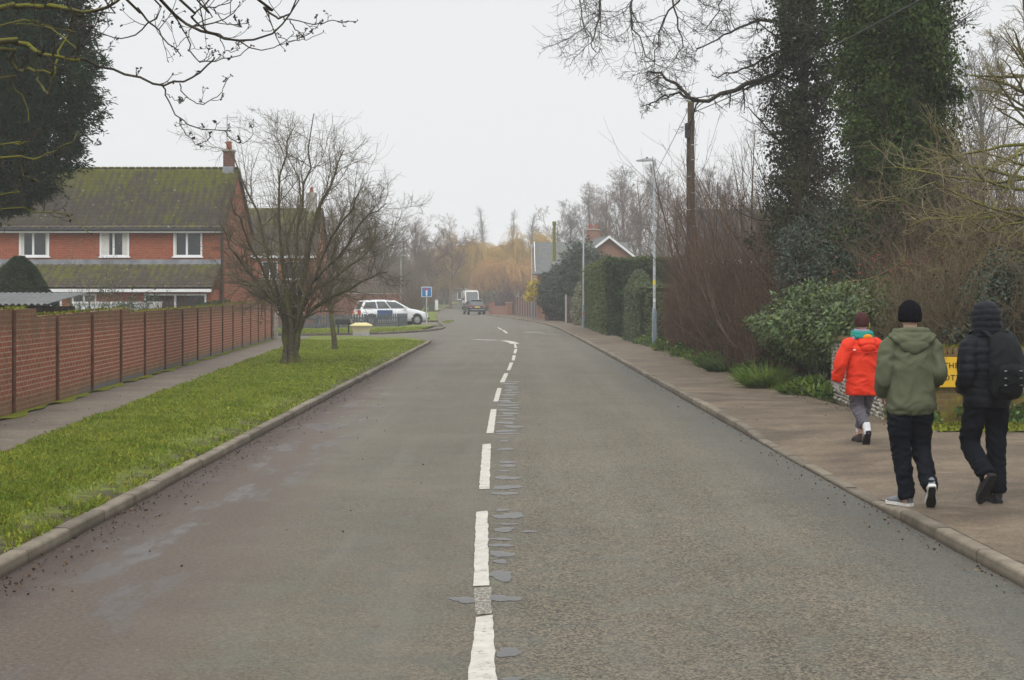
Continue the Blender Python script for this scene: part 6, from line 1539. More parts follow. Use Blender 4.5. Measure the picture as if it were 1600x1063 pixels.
# ================= far bare trees: five kinds, copied
def bare_proto(name, seed, h, form, tm):
    g = np.random.default_rng(seed); t = thing(name, 'x', 'tree')
    tk = paths(g, np.array([[0, 0, -.2]]), np.array([[0, 0, 1.]]), np.array([h * (.92 if form != 'round' else .55)]), 14, .15, .045); tr_ = np.linspace(1, .12, 14)[None] * h * .016
    if form == 'round': b0, r0 = branch(g, tk, tr_, 15, (.45, 1), (.7, 1.15), (22, 58), 10, .03, .10, .7, .25, .02)
    elif form == 'upright': b0, r0 = branch(g, tk, tr_, 24, (.25, .95), (.28, .5), (18, 42), 9, .10, .07, .5, .25, .018, taper=.75)
    elif form == 'poplar': b0, r0 = branch(g, tk, tr_, 42, (.08, .97), (.14, .26), (8, 26), 8, .22, .05, .35, .25, .02, taper=.7)
    else: b0, r0 = branch(g, tk, tr_, 20, (.3, .95), (.35, .65), (30, 60), 9, .05, .11, .6, .25, .018)
    b1, r1 = branch(g, b0, r0, 9, (.15, 1), (.3, .55), (20, 55), 7, .06, .11, .55, .3, .011); b2, r2 = branch(g, b1, r1, 6, (.15, 1), (.35, .7), (20, 55), 5, .05, .13, .6, .4, .008)
    np_mesh('trunk', [tubes(tk, tr_, 8), tubes(b0, r0, 5)], tm, t, True); parts = [tubes(b1, r1, 4), tubes(b2, r2, 3)]
    if form != 'poplar': b3, r3 = branch(g, b2, r2, 4, (.15, 1), (.4, .8), (20, 55), 4, .04, .14, .7, .5, .007); parts.append(tubes(b3, r3, 3))
    np_mesh('crown', parts, tm, t); t['h'] = h; return t
def copy_thing(o):
    c = o.copy(); COL.objects.link(c)
    for ch in list(o.children):
        d = ch.copy(); COL.objects.link(d); d.parent = c
        for gc in list(ch.children):
            e = gc.copy(); COL.objects.link(e); e.parent = d
    return c
m_t1 = MAT('far_twig_grey', (.11, .095, .082), (.155, .135, .115), .5, .9, .1); m_t2 = MAT('far_twig_brown', (.12, .082, .055), (.165, .115, .078), .5, .9, .1); m_t3 = MAT('far_twig_pink', (.17, .115, .095), (.22, .15, .125), .5, .9, .1)
PR = {'round': bare_proto('bare_tree', 141, 11, 'round', m_t1), 'brown': bare_proto('bare_tree', 142, 10, 'spread', m_t2), 'up': bare_proto('bare_tree', 143, 15, 'upright', m_t1), 'up2': bare_proto('bare_tree', 144, 15, 'upright', m_t3), 'pop': bare_proto('poplar_tree', 145, 23, 'poplar', m_t1)}
used = set()
def far_tree(kind, px, Y, top, label, group, wid=1.):
    p = PR[kind]; o = p if kind not in used else copy_thing(p); used.add(kind); x = (px - 800) * Y / F; z = g1(x, Y); h = EYE + (HZ - top) * Y / F - z
    o.location = (x, Y, z); s = h / p['h']; o.scale = (s * wid, s * wid, s); o.rotation_euler = (0, 0, (px * .37) % 6.28); o['label'] = label; o['group'] = group
    return o
GL, GR = 'bare trees in the mist beyond the junction', 'tall bare trees in the mist behind the bungalows'
for k, px, Y, top, lab, w in [('round', 598, 122, 268, 'rounded bare tree with fine crown showing right of the spreading tree', 1.), ('brown', 545, 128, 300, 'brownish bare tree behind the second brick house roof end', 1.1), ('round', 497, 142, 262, 'tall grey bare tree behind the spreading tree', 1.1), ('up2', 650, 178, 334, 'slim pinkish bare tree left of the far street lamp', 1.1),
                             ('brown', 676, 172, 372, 'low brown bare tree above the no through road sign', 1.2), ('brown', 703, 196, 352, 'brown bare tree left of the broad golden willow', 1.2), ('round', 722, 238, 340, 'hazy grey round headed tree left above the willow', 1.1), ('brown', 606, 174, 385, 'short brown tree behind the red garden wall', 1.4),
                             ('brown', 574, 150, 360, 'brown bushy bare tree behind the white estate car', 1.4), ('brown', 640, 178, 405, 'low bushy bare tree beside the far left street lamp', 1.5), ('brown', 655, 205, 385, 'faint brown tree between the pinkish tree and the willow', 1.5), ('round', 690, 240, 365, 'faint grey tree far back left of the willow', 1.5)]:
    far_tree(k, px, Y, top, lab, GL, w)
stemmy('bare_shrub', 'vase shaped bare shrub on the verge behind the no through road sign', 'shrub', (-8.6, 131, g1(-8.6, 131) + .05), 3.4, 3.6, 40, 150, m_t2, None, m1=8, m2=5, thick=.03)
for k, px, Y, top, lab, w in [('brown', 868, 226, 338, 'brownish tree above the green telegraph pole top', 1.3), ('up', 893, 205, 318, 'first hazy upright tree left of the red chimney pots', 1.1), ('up', 922, 192, 292, 'slender upright tree directly above the red chimney pots', 1.1), ('up2', 946, 186, 280, 'upright tree rising just behind the gable apex', 1.1), ('up', 972, 176, 266, 'tall upright tree left of the near lamp head', 1.2),
                             ('up2', 1000, 168, 262, 'tall reddish upright tree under the near lamp head', 1.2), ('up', 1030, 160, 262, 'upright tree between the near lamp and the telegraph pole', 1.2), ('up2', 1058, 152, 275, 'reddish tree just left of the brown telegraph pole', 1.2), ('up', 1092, 146, 280, 'upright grey tree just right of the brown telegraph pole', 1.2), ('up', 1130, 150, 268, 'grey tree behind the fan of bare stems', 1.3),
                             ('up2', 1168, 140, 285, 'reddish tree behind the right of the bare fan', 1.3), ('round', 1015, 132, 335, 'rounded bare tree behind the tall clipped hedge', 1.2), ('brown', 958, 140, 350, 'brown tree close behind the bungalow gable', 1.2), ('up', 1530, 90, 60, 'tall bare tree behind the pale twisted branches at the right', 1.2)]:
    far_tree(k, px, Y, top, lab, GR, w)
for px, Y, top, lab in [(764, 395, 315, 'leftmost misty poplar above the golden willows'), (792, 400, 320, 'middle misty poplar above the golden willows'), (822, 360, 326, 'broader misty poplar right of the other two')]:
    far_tree('pop', px, Y, top, lab, 'three misty poplars on the skyline', 1.5 if px < 810 else 1.9)
# far woodland closing the view
g = np.random.default_rng(161); n = 14000; x = g.uniform(-190, 210, n); y = g.uniform(292, 345, n); hh = (6.5 + 2 * np.sin(x * .13) + 1.5 * np.sin(x * .37 + 1)) * g.uniform(.5, 1, n)
P0 = paths(g, np.stack([x, y, gz(x, y) + g.uniform(0, 3, n)], -1), np.stack([g.normal(0, .3, n), g.normal(0, .3, n), np.ones(n)], -1), hh, 6, .05, .14)
P1, R1 = branch(g, P0, np.full((n, 6), .06), 5, (.1, 1), (.25, .5), (20, 60), 4, .05, .15, .6, .5, .03)
np_mesh('woodland', [tubes(P0, np.linspace(.09, .03, 6)[None] * np.ones((n, 1)), 3), tubes(P1, R1, 3)], m_t2, kind='stuff')
n = 2600; x = np.concatenate([g.uniform(-34, -13, n // 2), g.uniform(-16, -11.5, n - n // 2)]); y = np.concatenate([g.uniform(150, 215, n // 2), g.uniform(170, 262, n - n // 2)])
hx = g.uniform(1.5, 5.5, n); k2 = 2600; x = np.concatenate([x, g.uniform(-75, -15, k2)]); y = np.concatenate([y, g.uniform(205, 285, k2)]); hx = np.concatenate([hx, g.uniform(4, 10, k2)]); n += k2
P0 = paths(g, np.stack([x, y, gz(x, y)], -1), np.stack([g.normal(0, .35, n), g.normal(0, .35, n), np.ones(n)], -1), hx, 6, .05, .14); P1, R1 = branch(g, P0, np.full((n, 6), .03), 7, (.1, 1), (.25, .55), (20, 60), 4, .05, .15, .6, .5, .014)
np_mesh('undergrowth', [tubes(P0, np.linspace(.035, .014, 6)[None] * np.ones((n, 1)), 3), tubes(P1, R1, 3)], m_t2, kind='stuff')
# ================= people
def clothm(name, c1, c2, sc=5., rough=.85, bs=260., bstr=.25, spec=.2, sheen=0.):
    t = NT(name); x, y, z = t.xyz()
    col = t.ramp(t.noise(sc, 6, .6), [(.3, c1), (.7, c2)])
    w = t.math('ADD', t.noise(bs, 2), t.math('MULTIPLY', t.noise(28, 5), 1.2))
    return t.bsdf(col, rough, spec, w, bstr, .004)


m_skin = MAT('skin', (.50, .30, .23), (.58, .37, .29), 9, .55, .35, .1, 120); m_olive = clothm('olive_fleece', (.078, .088, .050), (.112, .122, .074)); m_olived = clothm('olive_rib', (.075, .092, .050), (.095, .115, .066), 9)
m_navy = clothm('black_cotton', (.005, .006, .009), (.010, .011, .016), spec=.06); m_knit = clothm('black_knit', (.004, .004, .006), (.008, .008, .011), 20, .9, 120, .8, .05); m_puff = clothm('black_nylon', (.006, .007, .010), (.012, .013, .018), 6, .62, 200, .15, .12)
m_red = clothm('red_orange_shell', (.60, .026, .006), (.72, .040, .010), 4, .6, 240, .15, .2); m_oran = clothm('orange_lining', (.70, .22, .012), (.78, .28, .02)); m_teal = clothm('teal_scarf', (.015, .20, .17), (.03, .28, .23), 8)
m_lav = clothm('lavender_lining', (.20, .18, .25), (.28, .25, .33), 8); m_maroon = clothm('maroon_knit', (.045, .017, .016), (.075, .028, .026), 16, .9, 120, .8); m_lime = clothm('lime_knit', (.26, .27, .03), (.34, .34, .05)); m_gtrou = clothm('grey_violet_twill', (.085, .078, .092), (.125, .115, .135), 6)
m_sock = clothm('white_sock', (.58, .58, .60), (.68, .68, .70), 20); m_canvas = clothm('grey_canvas', (.15, .155, .17), (.21, .215, .23), 12); m_rub = MAT('white_rubber', (.55, .54, .51), (.66, .65, .62), 30, .6, .3); m_sole = MAT('black_rubber', (.012, .012, .013), (.028, .027, .027), 40, .75, .25, .4, 160)
m_suede = clothm('brown_suede', (.060, .042, .034), (.095, .070, .058), 14); m_bsuede = clothm('charcoal_suede', (.025, .024, .025), (.042, .040, .042), 14); m_glove = clothm('pale_glove', (.34, .33, .34), (.44, .42, .43), 14); m_pack = clothm('black_pack_nylon', (.004, .005, .006), (.009, .010, .012), 10, .65, 220, .3, .15); m_eyew = MAT('eye_white', (.7, .7, .7), None, 9, .2, .5)
m_blondhair = MAT('brown_hair', (.07, .04, .022), (.12, .075, .045), 60, .6, .3)


def tubeb(bm, pts, rad, n=None, k=20, ref=(1, 0, 0), cap=True):
    """closed soft tube through pts; rad = (ra, rb) half-widths along ref and across it"""
    pts = [Vector(p) for p in pts]; n = n or max(8, 7 * (len(pts) - 1)); P = curve(pts, n)
    u = np.linspace(0, len(pts) - 1, n); rr = np.array([(r, r) if np.isscalar(r) else r for r in rad]); ra = np.interp(u, range(len(pts)), rr[:, 0]); rb = np.interp(u, range(len(pts)), rr[:, 1])
    T = nrm(np.gradient(P, axis=0)); rf = np.array(ref, float); rings = []
    for i in range(n):
        A = rf - T[i] * rf.dot(T[i]); A /= np.linalg.norm(A); B = np.cross(T[i], A)
        rings.append([bm.verts.new(P[i] + A * ra[i] * math.cos(a) + B * rb[i] * math.sin(a)) for a in np.arange(k) * 2 * math.pi / k])
    for i in range(n - 1):
        for j in range(k): bm.faces.new((rings[i][j], rings[i][(j + 1) % k], rings[i + 1][(j + 1) % k], rings[i + 1][j]))
    bm.faces.new(rings[0][::-1]); bm.faces.new(rings[-1])


def ball(bm, c, r, seg=20, rot=None):
    M_ = Matrix.Translation(c) @ (rot if rot is not None else Matrix()) @ Matrix.Diagonal((*((r, r, r) if np.isscalar(r) else r), 1)); bmesh.ops.create_uvsphere(bm, u_segments=seg, v_segments=seg // 2 + 2, radius=1, matrix=M_)


def skinned(name, fill, mat, parent, voxel=.011, smooth=6, disp=None, factor=.5):
    bm = bmesh.new(); fill(bm); bmesh.ops.recalc_face_normals(bm, faces=bm.faces); me = bpy.data.meshes.new(name); bm.to_mesh(me); bm.free()
    o = bpy.data.objects.new(name, me); COL.objects.link(o)
    rm = o.modifiers.new('r', 'REMESH'); rm.mode = 'VOXEL'; rm.voxel_size = voxel; rm.use_smooth_shade = True
    if smooth: sm = o.modifiers.new('s', 'SMOOTH'); sm.factor = factor; sm.iterations = smooth
    bake(o); me = o.data; me.name = name; me.materials.clear(); me.materials.append(mat)
    if disp:
        n = len(me.vertices); co_ = np.empty(n * 3); no = np.empty(n * 3); me.vertices.foreach_get('co', co_); me.vertices.foreach_get('normal', no); co_ = co_.reshape(-1, 3); no = no.reshape(-1, 3)
        co_ = co_ + no * disp(co_, no)[:, None]; me.vertices.foreach_set('co', co_.ravel()); me.update()
    me.polygons.foreach_set('use_smooth', np.ones(len(me.polygons), bool)); o.parent = parent
    return o


def nz(co_, s, off=0.): return np.array([mnoise.noise((p[0] * s[0] + off, p[1] * s[1] + off * 1.7, p[2] * s[2])) for p in co_])
def folds(a, s, off=0., ridge=True):
    def f(co_, no):
        # warp the lookup so that creases run diagonally
        q = co_.copy(); w = nz(co_, (5, 5, 4), off + 9) * .12; q[:, 2] += w + .35 * np.abs(q[:, 0]); v = nz(q, s, off); v2 = nz(q, (s[0] * 2.2, s[1] * 2.2, s[2] * 1.9), off + 3)
        return a * ((.5 - np.abs(v)) * 1.5 + (.4 - np.abs(v2)) * .55)
    return f
def quilt(per, a, wob=0.01):
    def f(co_, no):
        z = co_[:, 2] + nz(co_, (4, 4, 3), 3.) * wob; return a * (np.abs(np.sin(np.pi * z / per)) ** .6 - .6) + .004 * nz(co_, (26, 26, 30), 1.)
    return f


def hand(bm, wrist, d, palm_n, L=.17, side=1, curl=.35):
    """relaxed hand: d = pointing direction, palm_n = palm normal, side=+1 thumb towards palm_n x d"""
    w = Vector(wrist); d = Vector(d).normalized(); pn = Vector(palm_n); pn = (pn - d * pn.dot(d)).normalized(); s = pn.cross(d) * side
    tubeb(bm, [w - d * .03, w + d * .02, w + d * .055, w + d * .092], [(.024, .019), (.030, .017), (.038, .015), (.036, .012)], 12, 14, tuple(s))
    for i, (o_, l) in enumerate(((.028, .072), (.010, .080), (-.009, .074), (-.027, .058))):
        b = w + d * .082 + s * o_; p1 = b + d * l * .42 + pn * l * .10; p2 = p1 + (d * .85 + pn * curl).normalized() * l * .33; p3 = p2 + (d * .6 + pn * (curl + .45)).normalized() * l * .28
        tubeb(bm, [b, p1, p2, p3], [.0088, .0082, .0075, .0062], 10, 10, tuple(s))
    b = w + d * .018 + s * .026; p1 = b + (d * .6 + s * .75 + pn * .25).normalized() * .035; p2 = p1 + (d * .9 + s * .25 + pn * .4).normalized() * .032; p3 = p2 + (d * .95 + pn * .35).normalized() * .024
    tubeb(bm, [b, p1, p2, p3], [.013, .0115, .010, .0075], 10, 10, tuple(pn))


def shoe(parent, heel, toe, up, upm, solem, sc=1., sock=None, name='shoe'):
    h = Vector(heel); x = (Vector(toe) - h).normalized(); u = Vector(up); u = (u - x * u.dot(x)).normalized(); y = u.cross(x)
    Mx = Matrix(((x.x, y.x, u.x, h.x), (x.y, y.y, u.y, h.y), (x.z, y.z, u.z, h.z), (0, 0, 0, 1))) @ Matrix.Scale(sc, 4)
    out = [(-.008, .018), (.0, .030), (.04, .036), (.10, .034), (.16, .043), (.205, .046), (.245, .036), (.272, .012)]
    mb = MB(); n = len(out); vs = [(a, b, z) for z in (0, .024) for a, b in out] ; ring0 = [(a, b, 0) for a, b in out] + [(a, -b, 0) for a, b in out[::-1]]; ring1 = [(a * 1.0, b * 1.03, .026) for a, b in out] + [(a, -b * 1.03, .026) for a, b in out[::-1]]
    mm_ = 2 * n; mb.add([Mx @ Vector(p) for p in ring0 + ring1], [tuple(range(mm_ - 1, -1, -1)), tuple(range(mm_, 2 * mm_))] + [(i, (i + 1) % mm_, mm_ + (i + 1) % mm_, mm_ + i) for i in range(mm_)])
    def fill(bm):
        P = [(.0, .060), (.045, .062), (.10, .055), (.155, .042), (.205, .034), (.25, .028)]; hw = [.030, .035, .034, .041, .043, .030]; ht = [.048, .050, .042, .030, .022, .016]
        tubeb(bm, [Mx @ Vector((a, 0, .02 + .5 * t_)) for (a, _), t_ in zip(P, [.085, .085, .07, .05, .038, .03])], [(w * sc, t_ * sc) for w, t_ in zip(hw, ht)], 26, 18, tuple(y))
        tubeb(bm, [Mx @ Vector((.03, 0, .06)), Mx @ Vector((.035, 0, .105))], [.035 * sc, .036 * sc], 6, 16, tuple(y))
    o = skinned(name, fill, upm, parent, .008, 3); so_ = mb.build('sole', solem, o)
    return o, Mx


def place_person(name_label, x, y, rz): return thing('person', name_label, 'person', (x, y, float(pz(x, y))), rz)


def head(bm, c, s=1.):
    c = Vector(c); ball(bm, c, (.072 * s, .088 * s, .108 * s), 24); ball(bm, c + Vector((0, .015, -.055)) * s, (.055 * s, .062 * s, .055 * s)); ball(bm, c + Vector((0, .088, -.012)) * s, (.013 * s, .020 * s, .022 * s), 12); ball(bm, c + Vector((0, .055, -.090)) * s, (.028 * s, .024 * s, .020 * s), 12)
    ball(bm, c + Vector((0, .076, -.052)) * s, (.022 * s, .010 * s, .008 * s), 12); ball(bm, c + Vector((0, .070, .028)) * s, (.05 * s, .016 * s, .012 * s), 12)
    for sd in (-1, 1): ball(bm, c + Vector((sd * .074, -.005, -.012)) * s, (.010 * s, .018 * s, .030 * s), 12)


def eyes(parent, c, s=1.):
    for sd in (-1, 1):
        mb = MB(); bm = bmesh.new(); bmesh.ops.create_uvsphere(bm, u_segments=12, v_segments=8, radius=.0115 * s); mb.addbm(bm, Matrix.Translation(Vector(c) + Vector((sd * .029, .074, .006)) * s)); e = mb.build('eye', m_eyew, parent, True)
        b2 = MB(); bm = bmesh.new(); bmesh.ops.create_uvsphere(bm, u_segments=10, v_segments=6, radius=.006 * s); b2.addbm(bm, Matrix.Translation(Vector(c) + Vector((sd * .029, .0825, .006)) * s)); b2.build('iris', m_black, e, True)


# ---------- the walker in the green hoodie
p = place_person('person in olive green hoodie, black beanie and black trousers walking away on the footway', 3.19, 11.95, R(-2))
def body(bm):
    head(bm, (0, .03, 1.53)); tubeb(bm, [(0, 0, 1.30), (0, .005, 1.38), (0, .02, 1.46)], [(.075, .06), (.053, .053), (.052, .055)], 12)
    tubeb(bm, [(0, 0, .74), (0, 0, .84), (0, 0, 1.0), (0, 0, 1.18), (0, 0, 1.29), (0, 0, 1.35)], [(.13, .10), (.15, .11), (.135, .095), (.15, .10), (.15, .085), (.06, .05)], 30)
    tubeb(bm, [(-.12, 0, 1.29), (-.16, 0, 1.26), (-.205, -.02, 1.05), (-.197, .115, .90)], [.05, .05, .04, .027], 26); tubeb(bm, [(.12, 0, 1.29), (.16, 0, 1.26), (.205, -.03, 1.06), (.13, .165, .97)], [.05, .05, .04, .027], 26)
    hand(bm, (-.195, .125, .892), (.12, .75, -.65), (1, .2, 0), side=1); hand(bm, (.125, .165, .97), (-.9, .35, -.15), (0, -1, .1), side=-1, curl=.2)
    tubeb(bm, [(-.08, 0, .80), (-.07, .03, .45), (-.03, -.02, .07)], [.075, .05, .036], 24); tubeb(bm, [(.08, 0, .80), (.10, .06, .45), (.10, -.25, .17)], [.075, .05, .036], 24)
    tubeb(bm, [(-.03, -.04, .05), (-.07, .06, .045), (-.11, .13, .035)], [.025, .027, .020], 12); tubeb(bm, [(.10, -.258, .222), (.112, -.19, .142), (.123, -.125, .07)], [.026, .024, .018], 12)
b = skinned('body', body, m_skin, p, .0055, 3); eyes(p, (0, .03, 1.53))
def trou(bm):
    tubeb(bm, [(0, 0, .90), (0, 0, .80), (0, 0, .745)], [(.165, .125), (.172, .132), (.15, .12)], 10)
    tubeb(bm, [(-.085, 0, .84), (-.085, .01, .66), (-.068, .035, .45), (-.042, .01, .22), (-.030, -.015, .062)], [(.094, .118), (.088, .100), (.070, .080), (.060, .068), (.057, .068)], 32)
    tubeb(bm, [(.085, 0, .84), (.088, .03, .66), (.098, .065, .47), (.10, -.08, .30), (.100, -.225, .175)], [(.094, .118), (.086, .096), (.070, .076), (.060, .064), (.054, .060)], 32)
skinned('trousers', trou, m_navy, p, .010, 5, folds(.017, (7, 7, 15), 2.))
def hood(bm):
    tubeb(bm, [(0, 0, .745), (0, 0, .775), (0, 0, .80), (0, -.005, .98), (0, -.01, 1.15), (0, -.005, 1.26), (0, 0, 1.325), (0, .005, 1.375)], [(.172, .14), (.178, .145), (.190, .158), (.182, .150), (.172, .145), (.172, .130), (.135, .105), (.075, .072)], 44, 26)
    tubeb(bm, [(-.10, 0, 1.315), (-.162, -.005, 1.265), (-.198, -.02, 1.12), (-.215, -.02, 1.03), (-.210, .05, .945), (-.198, .11, .905)], [(.06, .07), (.072, .082), (.064, .076), (.060, .072), (.056, .064), (.046, .05)], 40)
    tubeb(bm, [(.10, 0, 1.315), (.162, -.005, 1.265), (.200, -.03, 1.13), (.214, -.04, 1.06), (.185, .07, 1.0), (.12, .165, .965)], [(.06, .07), (.072, .084), (.064, .078), (.062, .074), (.056, .066), (.05, .05)], 40)
hd = skinned('hoodie', hood, m_olive, p, .010, 3, folds(.020, (6, 6, 8), 5.))
def hoodie_hood(bm):
    a = np.linspace(0, 2 * math.pi, 13); tubeb(bm, [(.115 * math.sin(t_), -.018 + .088 * math.cos(t_), 1.385 - .022 * (1 - math.cos(t_)) * -.5) for t_ in a], [(.024, .034)] * 13, 60, 14, (0, 0, 1))
    ball(bm, (0, -.105, 1.335), (.165, .055, .062)); ball(bm, (0, -.125, 1.285), (.115, .045, .060)); ball(bm, (0, -.13, 1.25), (.06, .035, .035)); ball(bm, (-.12, -.05, 1.355), (.065, .06, .04)); ball(bm, (.12, -.05, 1.355), (.065, .06, .04))
skinned('hood', hoodie_hood, m_olive, hd, .0085, 3, lambda c, n_: .012 * (.5 - np.abs(nz(np.stack([c[:, 0] * .6, c[:, 1], c[:, 2] + 1.6 * c[:, 0] ** 2 * -1.6], -1), (5, 8, 26), 4.))))
def rib(bm): tubeb(bm, [(0, 0, .735), (0, 0, .752), (0, 0, .785)], [(.170, .135), (.181, .144), (.186, .149)], 10, 26)
skinned('waistband', rib, m_olived, hd, .008, 2)
for q0, q1 in (((-.199, .105, .908), (-.193, .132, .888)), ):
    skinned('cuff', lambda bm: tubeb(bm, [q0, q1], [.045, .041], 6, 16), m_olived, hd, .007, 2)
def beanie(bm): ball(bm, (0, .025, 1.547), (.088, .100, .102), 26); tubeb(bm, [(0, .022, 1.472), (0, .022, 1.485), (0, .022, 1.545)], [(.080, .092), (.090, .101), (.0925, .104)], 10, 26)
skinned('beanie', beanie, m_knit, p, .008, 3, lambda c, n_: .0025 * np.sin(np.arctan2(c[:, 1], c[:, 0]) * 46))
shoe(p, (-.005, -.045, .0), (-.13, .14, .0), (0, 0, 1), m_canvas, m_rub, .98)
s_, Mx = shoe(p, (.098, -.305, .190), (.122, -.155, .018), (.05, .55, .60), m_canvas, m_rub, .98)
tr2 = MB(); out2 = [(.004, .022), (.04, .030), (.10, .028), (.16, .037), (.205, .040), (.245, .029), (.262, .008)]; n2 = len(out2); tr2.add([Mx @ Vector((a_, b_, -.003)) for a_, b_ in out2] + [Mx @ Vector((a_, -b_, -.003)) for a_, b_ in out2[::-1]] + [Mx @ Vector((a_, b_, .004)) for a_, b_ in out2] + [Mx @ Vector((a_, -b_, .004)) for a_, b_ in out2[::-1]], [tuple(range(2 * n2))] + [tuple(range(2 * n2, 4 * n2))] + [(i, (i + 1) % (2 * n2), 2 * n2 + (i + 1) % (2 * n2), 2 * n2 + i) for i in range(2 * n2)]); tr2.build('tread', m_sole, s_)

# ---------- the walker in the black padded coat
PX, PY, PR_ = 3.80, 11.95, R(10)
p = place_person('person in black padded hooded coat and black trousers walking away beside the green hoodie', PX, PY, PR_)
def body(bm):
    head(bm, (0, .04, 1.49)); tubeb(bm, [(0, 0, 1.28), (0, .005, 1.36), (0, .03, 1.44)], [(.075, .06), (.053, .053), (.052, .055)], 12)
    tubeb(bm, [(0, 0, .76), (0, 0, .86), (0, 0, 1.0), (0, 0, 1.18), (0, 0, 1.28), (0, 0, 1.34)], [(.13, .10), (.15, .11), (.135, .095), (.15, .10), (.15, .085), (.06, .05)], 30)
    tubeb(bm, [(-.12, 0, 1.28), (-.15, 0, 1.25), (-.188, -.05, 1.04), (-.15, .11, .92)], [.05, .05, .04, .027], 26); tubeb(bm, [(.12, 0, 1.28), (.16, 0, 1.25), (.235, -.05, 1.04), (.16, .11, .92)], [.05, .05, .04, .027], 26)
    hand(bm, (-.14, .12, .915), (.75, .6, -.3), (0, -1, 0), side=1, curl=.2); hand(bm, (.15, .12, .915), (-.75, .6, -.3), (0, -1, 0), side=-1, curl=.2)
    tubeb(bm, [(-.085, 0, .80), (-.10, .08, .46), (-.085, -.20, .23)], [.075, .05, .036], 24); tubeb(bm, [(.085, 0, .80), (.09, .02, .45), (.085, 0, .07)], [.075, .05, .036], 24)
    tubeb(bm, [(-.08, -.205, .27), (-.095, -.14, .17), (-.105, -.09, .09)], [.026, .024, .018], 12); tubeb(bm, [(.085, -.02, .05), (.09, .08, .045), (.10, .16, .035)], [.025, .027, .020], 12)
skinned('body', body, m_skin, p, .0055, 3); eyes(p, (0, .04, 1.49))
def trou(bm):
    tubeb(bm, [(0, 0, .92), (0, 0, .82), (0, 0, .76)], [(.155, .12), (.162, .125), (.14, .115)], 10)
    tubeb(bm, [(-.085, 0, .85), (-.095, .04, .66), (-.102, .085, .48), (-.095, -.05, .34), (-.085, -.185, .235)], [(.088, .108), (.080, .092), (.070, .076), (.063, .068), (.061, .070)], 32)
    tubeb(bm, [(.085, 0, .85), (.090, .01, .66), (.092, .025, .45), (.088, .01, .24), (.085, -.005, .085)], [(.088, .108), (.080, .092), (.070, .076), (.065, .072), (.064, .076)], 32)
skinned('trousers', trou, m_navy, p, .010, 5, folds(.015, (7, 7, 14), 7.))
def coat(bm):
    tubeb(bm, [(0, 0, .775), (0, 0, .80), (0, 0, .90), (0, -.005, 1.08), (0, -.005, 1.22), (0, 0, 1.30), (0, .005, 1.37)], [(.178, .155), (.184, .165), (.184, .165), (.184, .165), (.182, .155), (.145, .125), (.10, .095)], 44, 26)
    tubeb(bm, [(-.10, 0, 1.30), (-.155, -.01, 1.245), (-.180, -.045, 1.12), (-.192, -.05, 1.04), (-.18, .03, .955), (-.14, .13, .91)], [(.07, .08), (.078, .090), (.074, .086), (.072, .084), (.066, .076), (.055, .06)], 40)
    tubeb(bm, [(.10, 0, 1.30), (.17, -.01, 1.245), (.225, -.045, 1.12), (.245, -.06, 1.03), (.22, .03, .945), (.15, .125, .90)], [(.07, .08), (.090, .095), (.085, .09), (.082, .088), (.072, .08), (.055, .06)], 40)
ct = skinned('coat', coat, m_puff, p, .010, 3, quilt(.066, .0085, .016))
def hood2(bm): ball(bm, (0, .015, 1.500), (.112, .128, .125), 24); tubeb(bm, [(0, -.01, 1.33), (0, -.005, 1.40), (0, .01, 1.50)], [(.128, .115), (.118, .118), (.113, .125)], 14, 26)
skinned('hood', hood2, m_puff, ct, .0085, 3, quilt(.052, .007, .03))
shoe(p, (.08, -.05, 0), (.11, .20, 0), (0, 0, 1), m_bsuede, m_sole, 1.03)
shoe(p, (-.075, -.255, .245), (-.105, -.115, .035), (-.05, .62, .62), m_bsuede, m_sole, 1.06)

bp = thing('backpack', 'black backpack with pale lace loops worn over the black padded coat', 'backpack', (PX, PY, float(pz(PX, PY))), PR_)
def pack(bm): tubeb(bm, [(.035, -.225, .875), (.035, -.245, .92), (.035, -.25, 1.08), (.035, -.235, 1.22), (.035, -.20, 1.325), (.035, -.18, 1.35)], [(.11, .06), (.135, .085), (.138, .092), (.130, .085), (.105, .06), (.06, .03)], 40, 24)
skinned('pack_body', pack, m_pack, bp, .009, 4, folds(.007, (9, 9, 10), 3.))
skinned('front_pocket', lambda bm: tubeb(bm, [(.035, -.315, .90), (.035, -.325, .98), (.035, -.325, 1.08), (.035, -.30, 1.14)], [(.095, .028), (.105, .038), (.10, .036), (.08, .02)], 24, 20), m_pack, bp, .008, 3, folds(.005, (10, 10, 12), 6.))
st_ = MB()
for sd in (-1, 1):
    st_ = MB(); c = curve([(.035 + sd * .075, -.19, 1.32), (.02 + sd * .105, -.08, 1.385), (.01 + sd * .13, .06, 1.34), (.0 + sd * .14, .175, 1.18), (sd * .16, .13, 1.0), (sd * .17, -.06, .93)], 30)
    for i in range(29): st_.add([c[i] + [-.022, 0, 0], c[i] + [.022, 0, 0], c[i + 1] + [.022, 0, 0], c[i + 1] + [-.022, 0, 0], c[i] + [-.022, 0, .008], c[i] + [.022, 0, .008], c[i + 1] + [.022, 0, .008], c[i + 1] + [-.022, 0, .008]], [(0, 1, 2, 3), (7, 6, 5, 4), (0, 4, 5, 1), (2, 6, 7, 3), (1, 5, 6, 2), (3, 7, 4, 0)])
    st_.build('shoulder_strap', m_pack, bp)
hl = curve([(-.02, -.205, 1.335), (.01, -.22, 1.375), (.06, -.22, 1.375), (.09, -.205, 1.335)], 14)[None]; np_mesh('grab_handle', [tubes(hl, np.full((1, 14), .008), 8)], m_pack, bp, True)
for sx_ in (-.03, .095):
    for z in (.965, 1.02, 1.075): MB().bbox(sx_ - .010, sx_ + .010, -.371, -.358, z - .004, z + .004, .002).build('lace_loop', m_galv, bp)
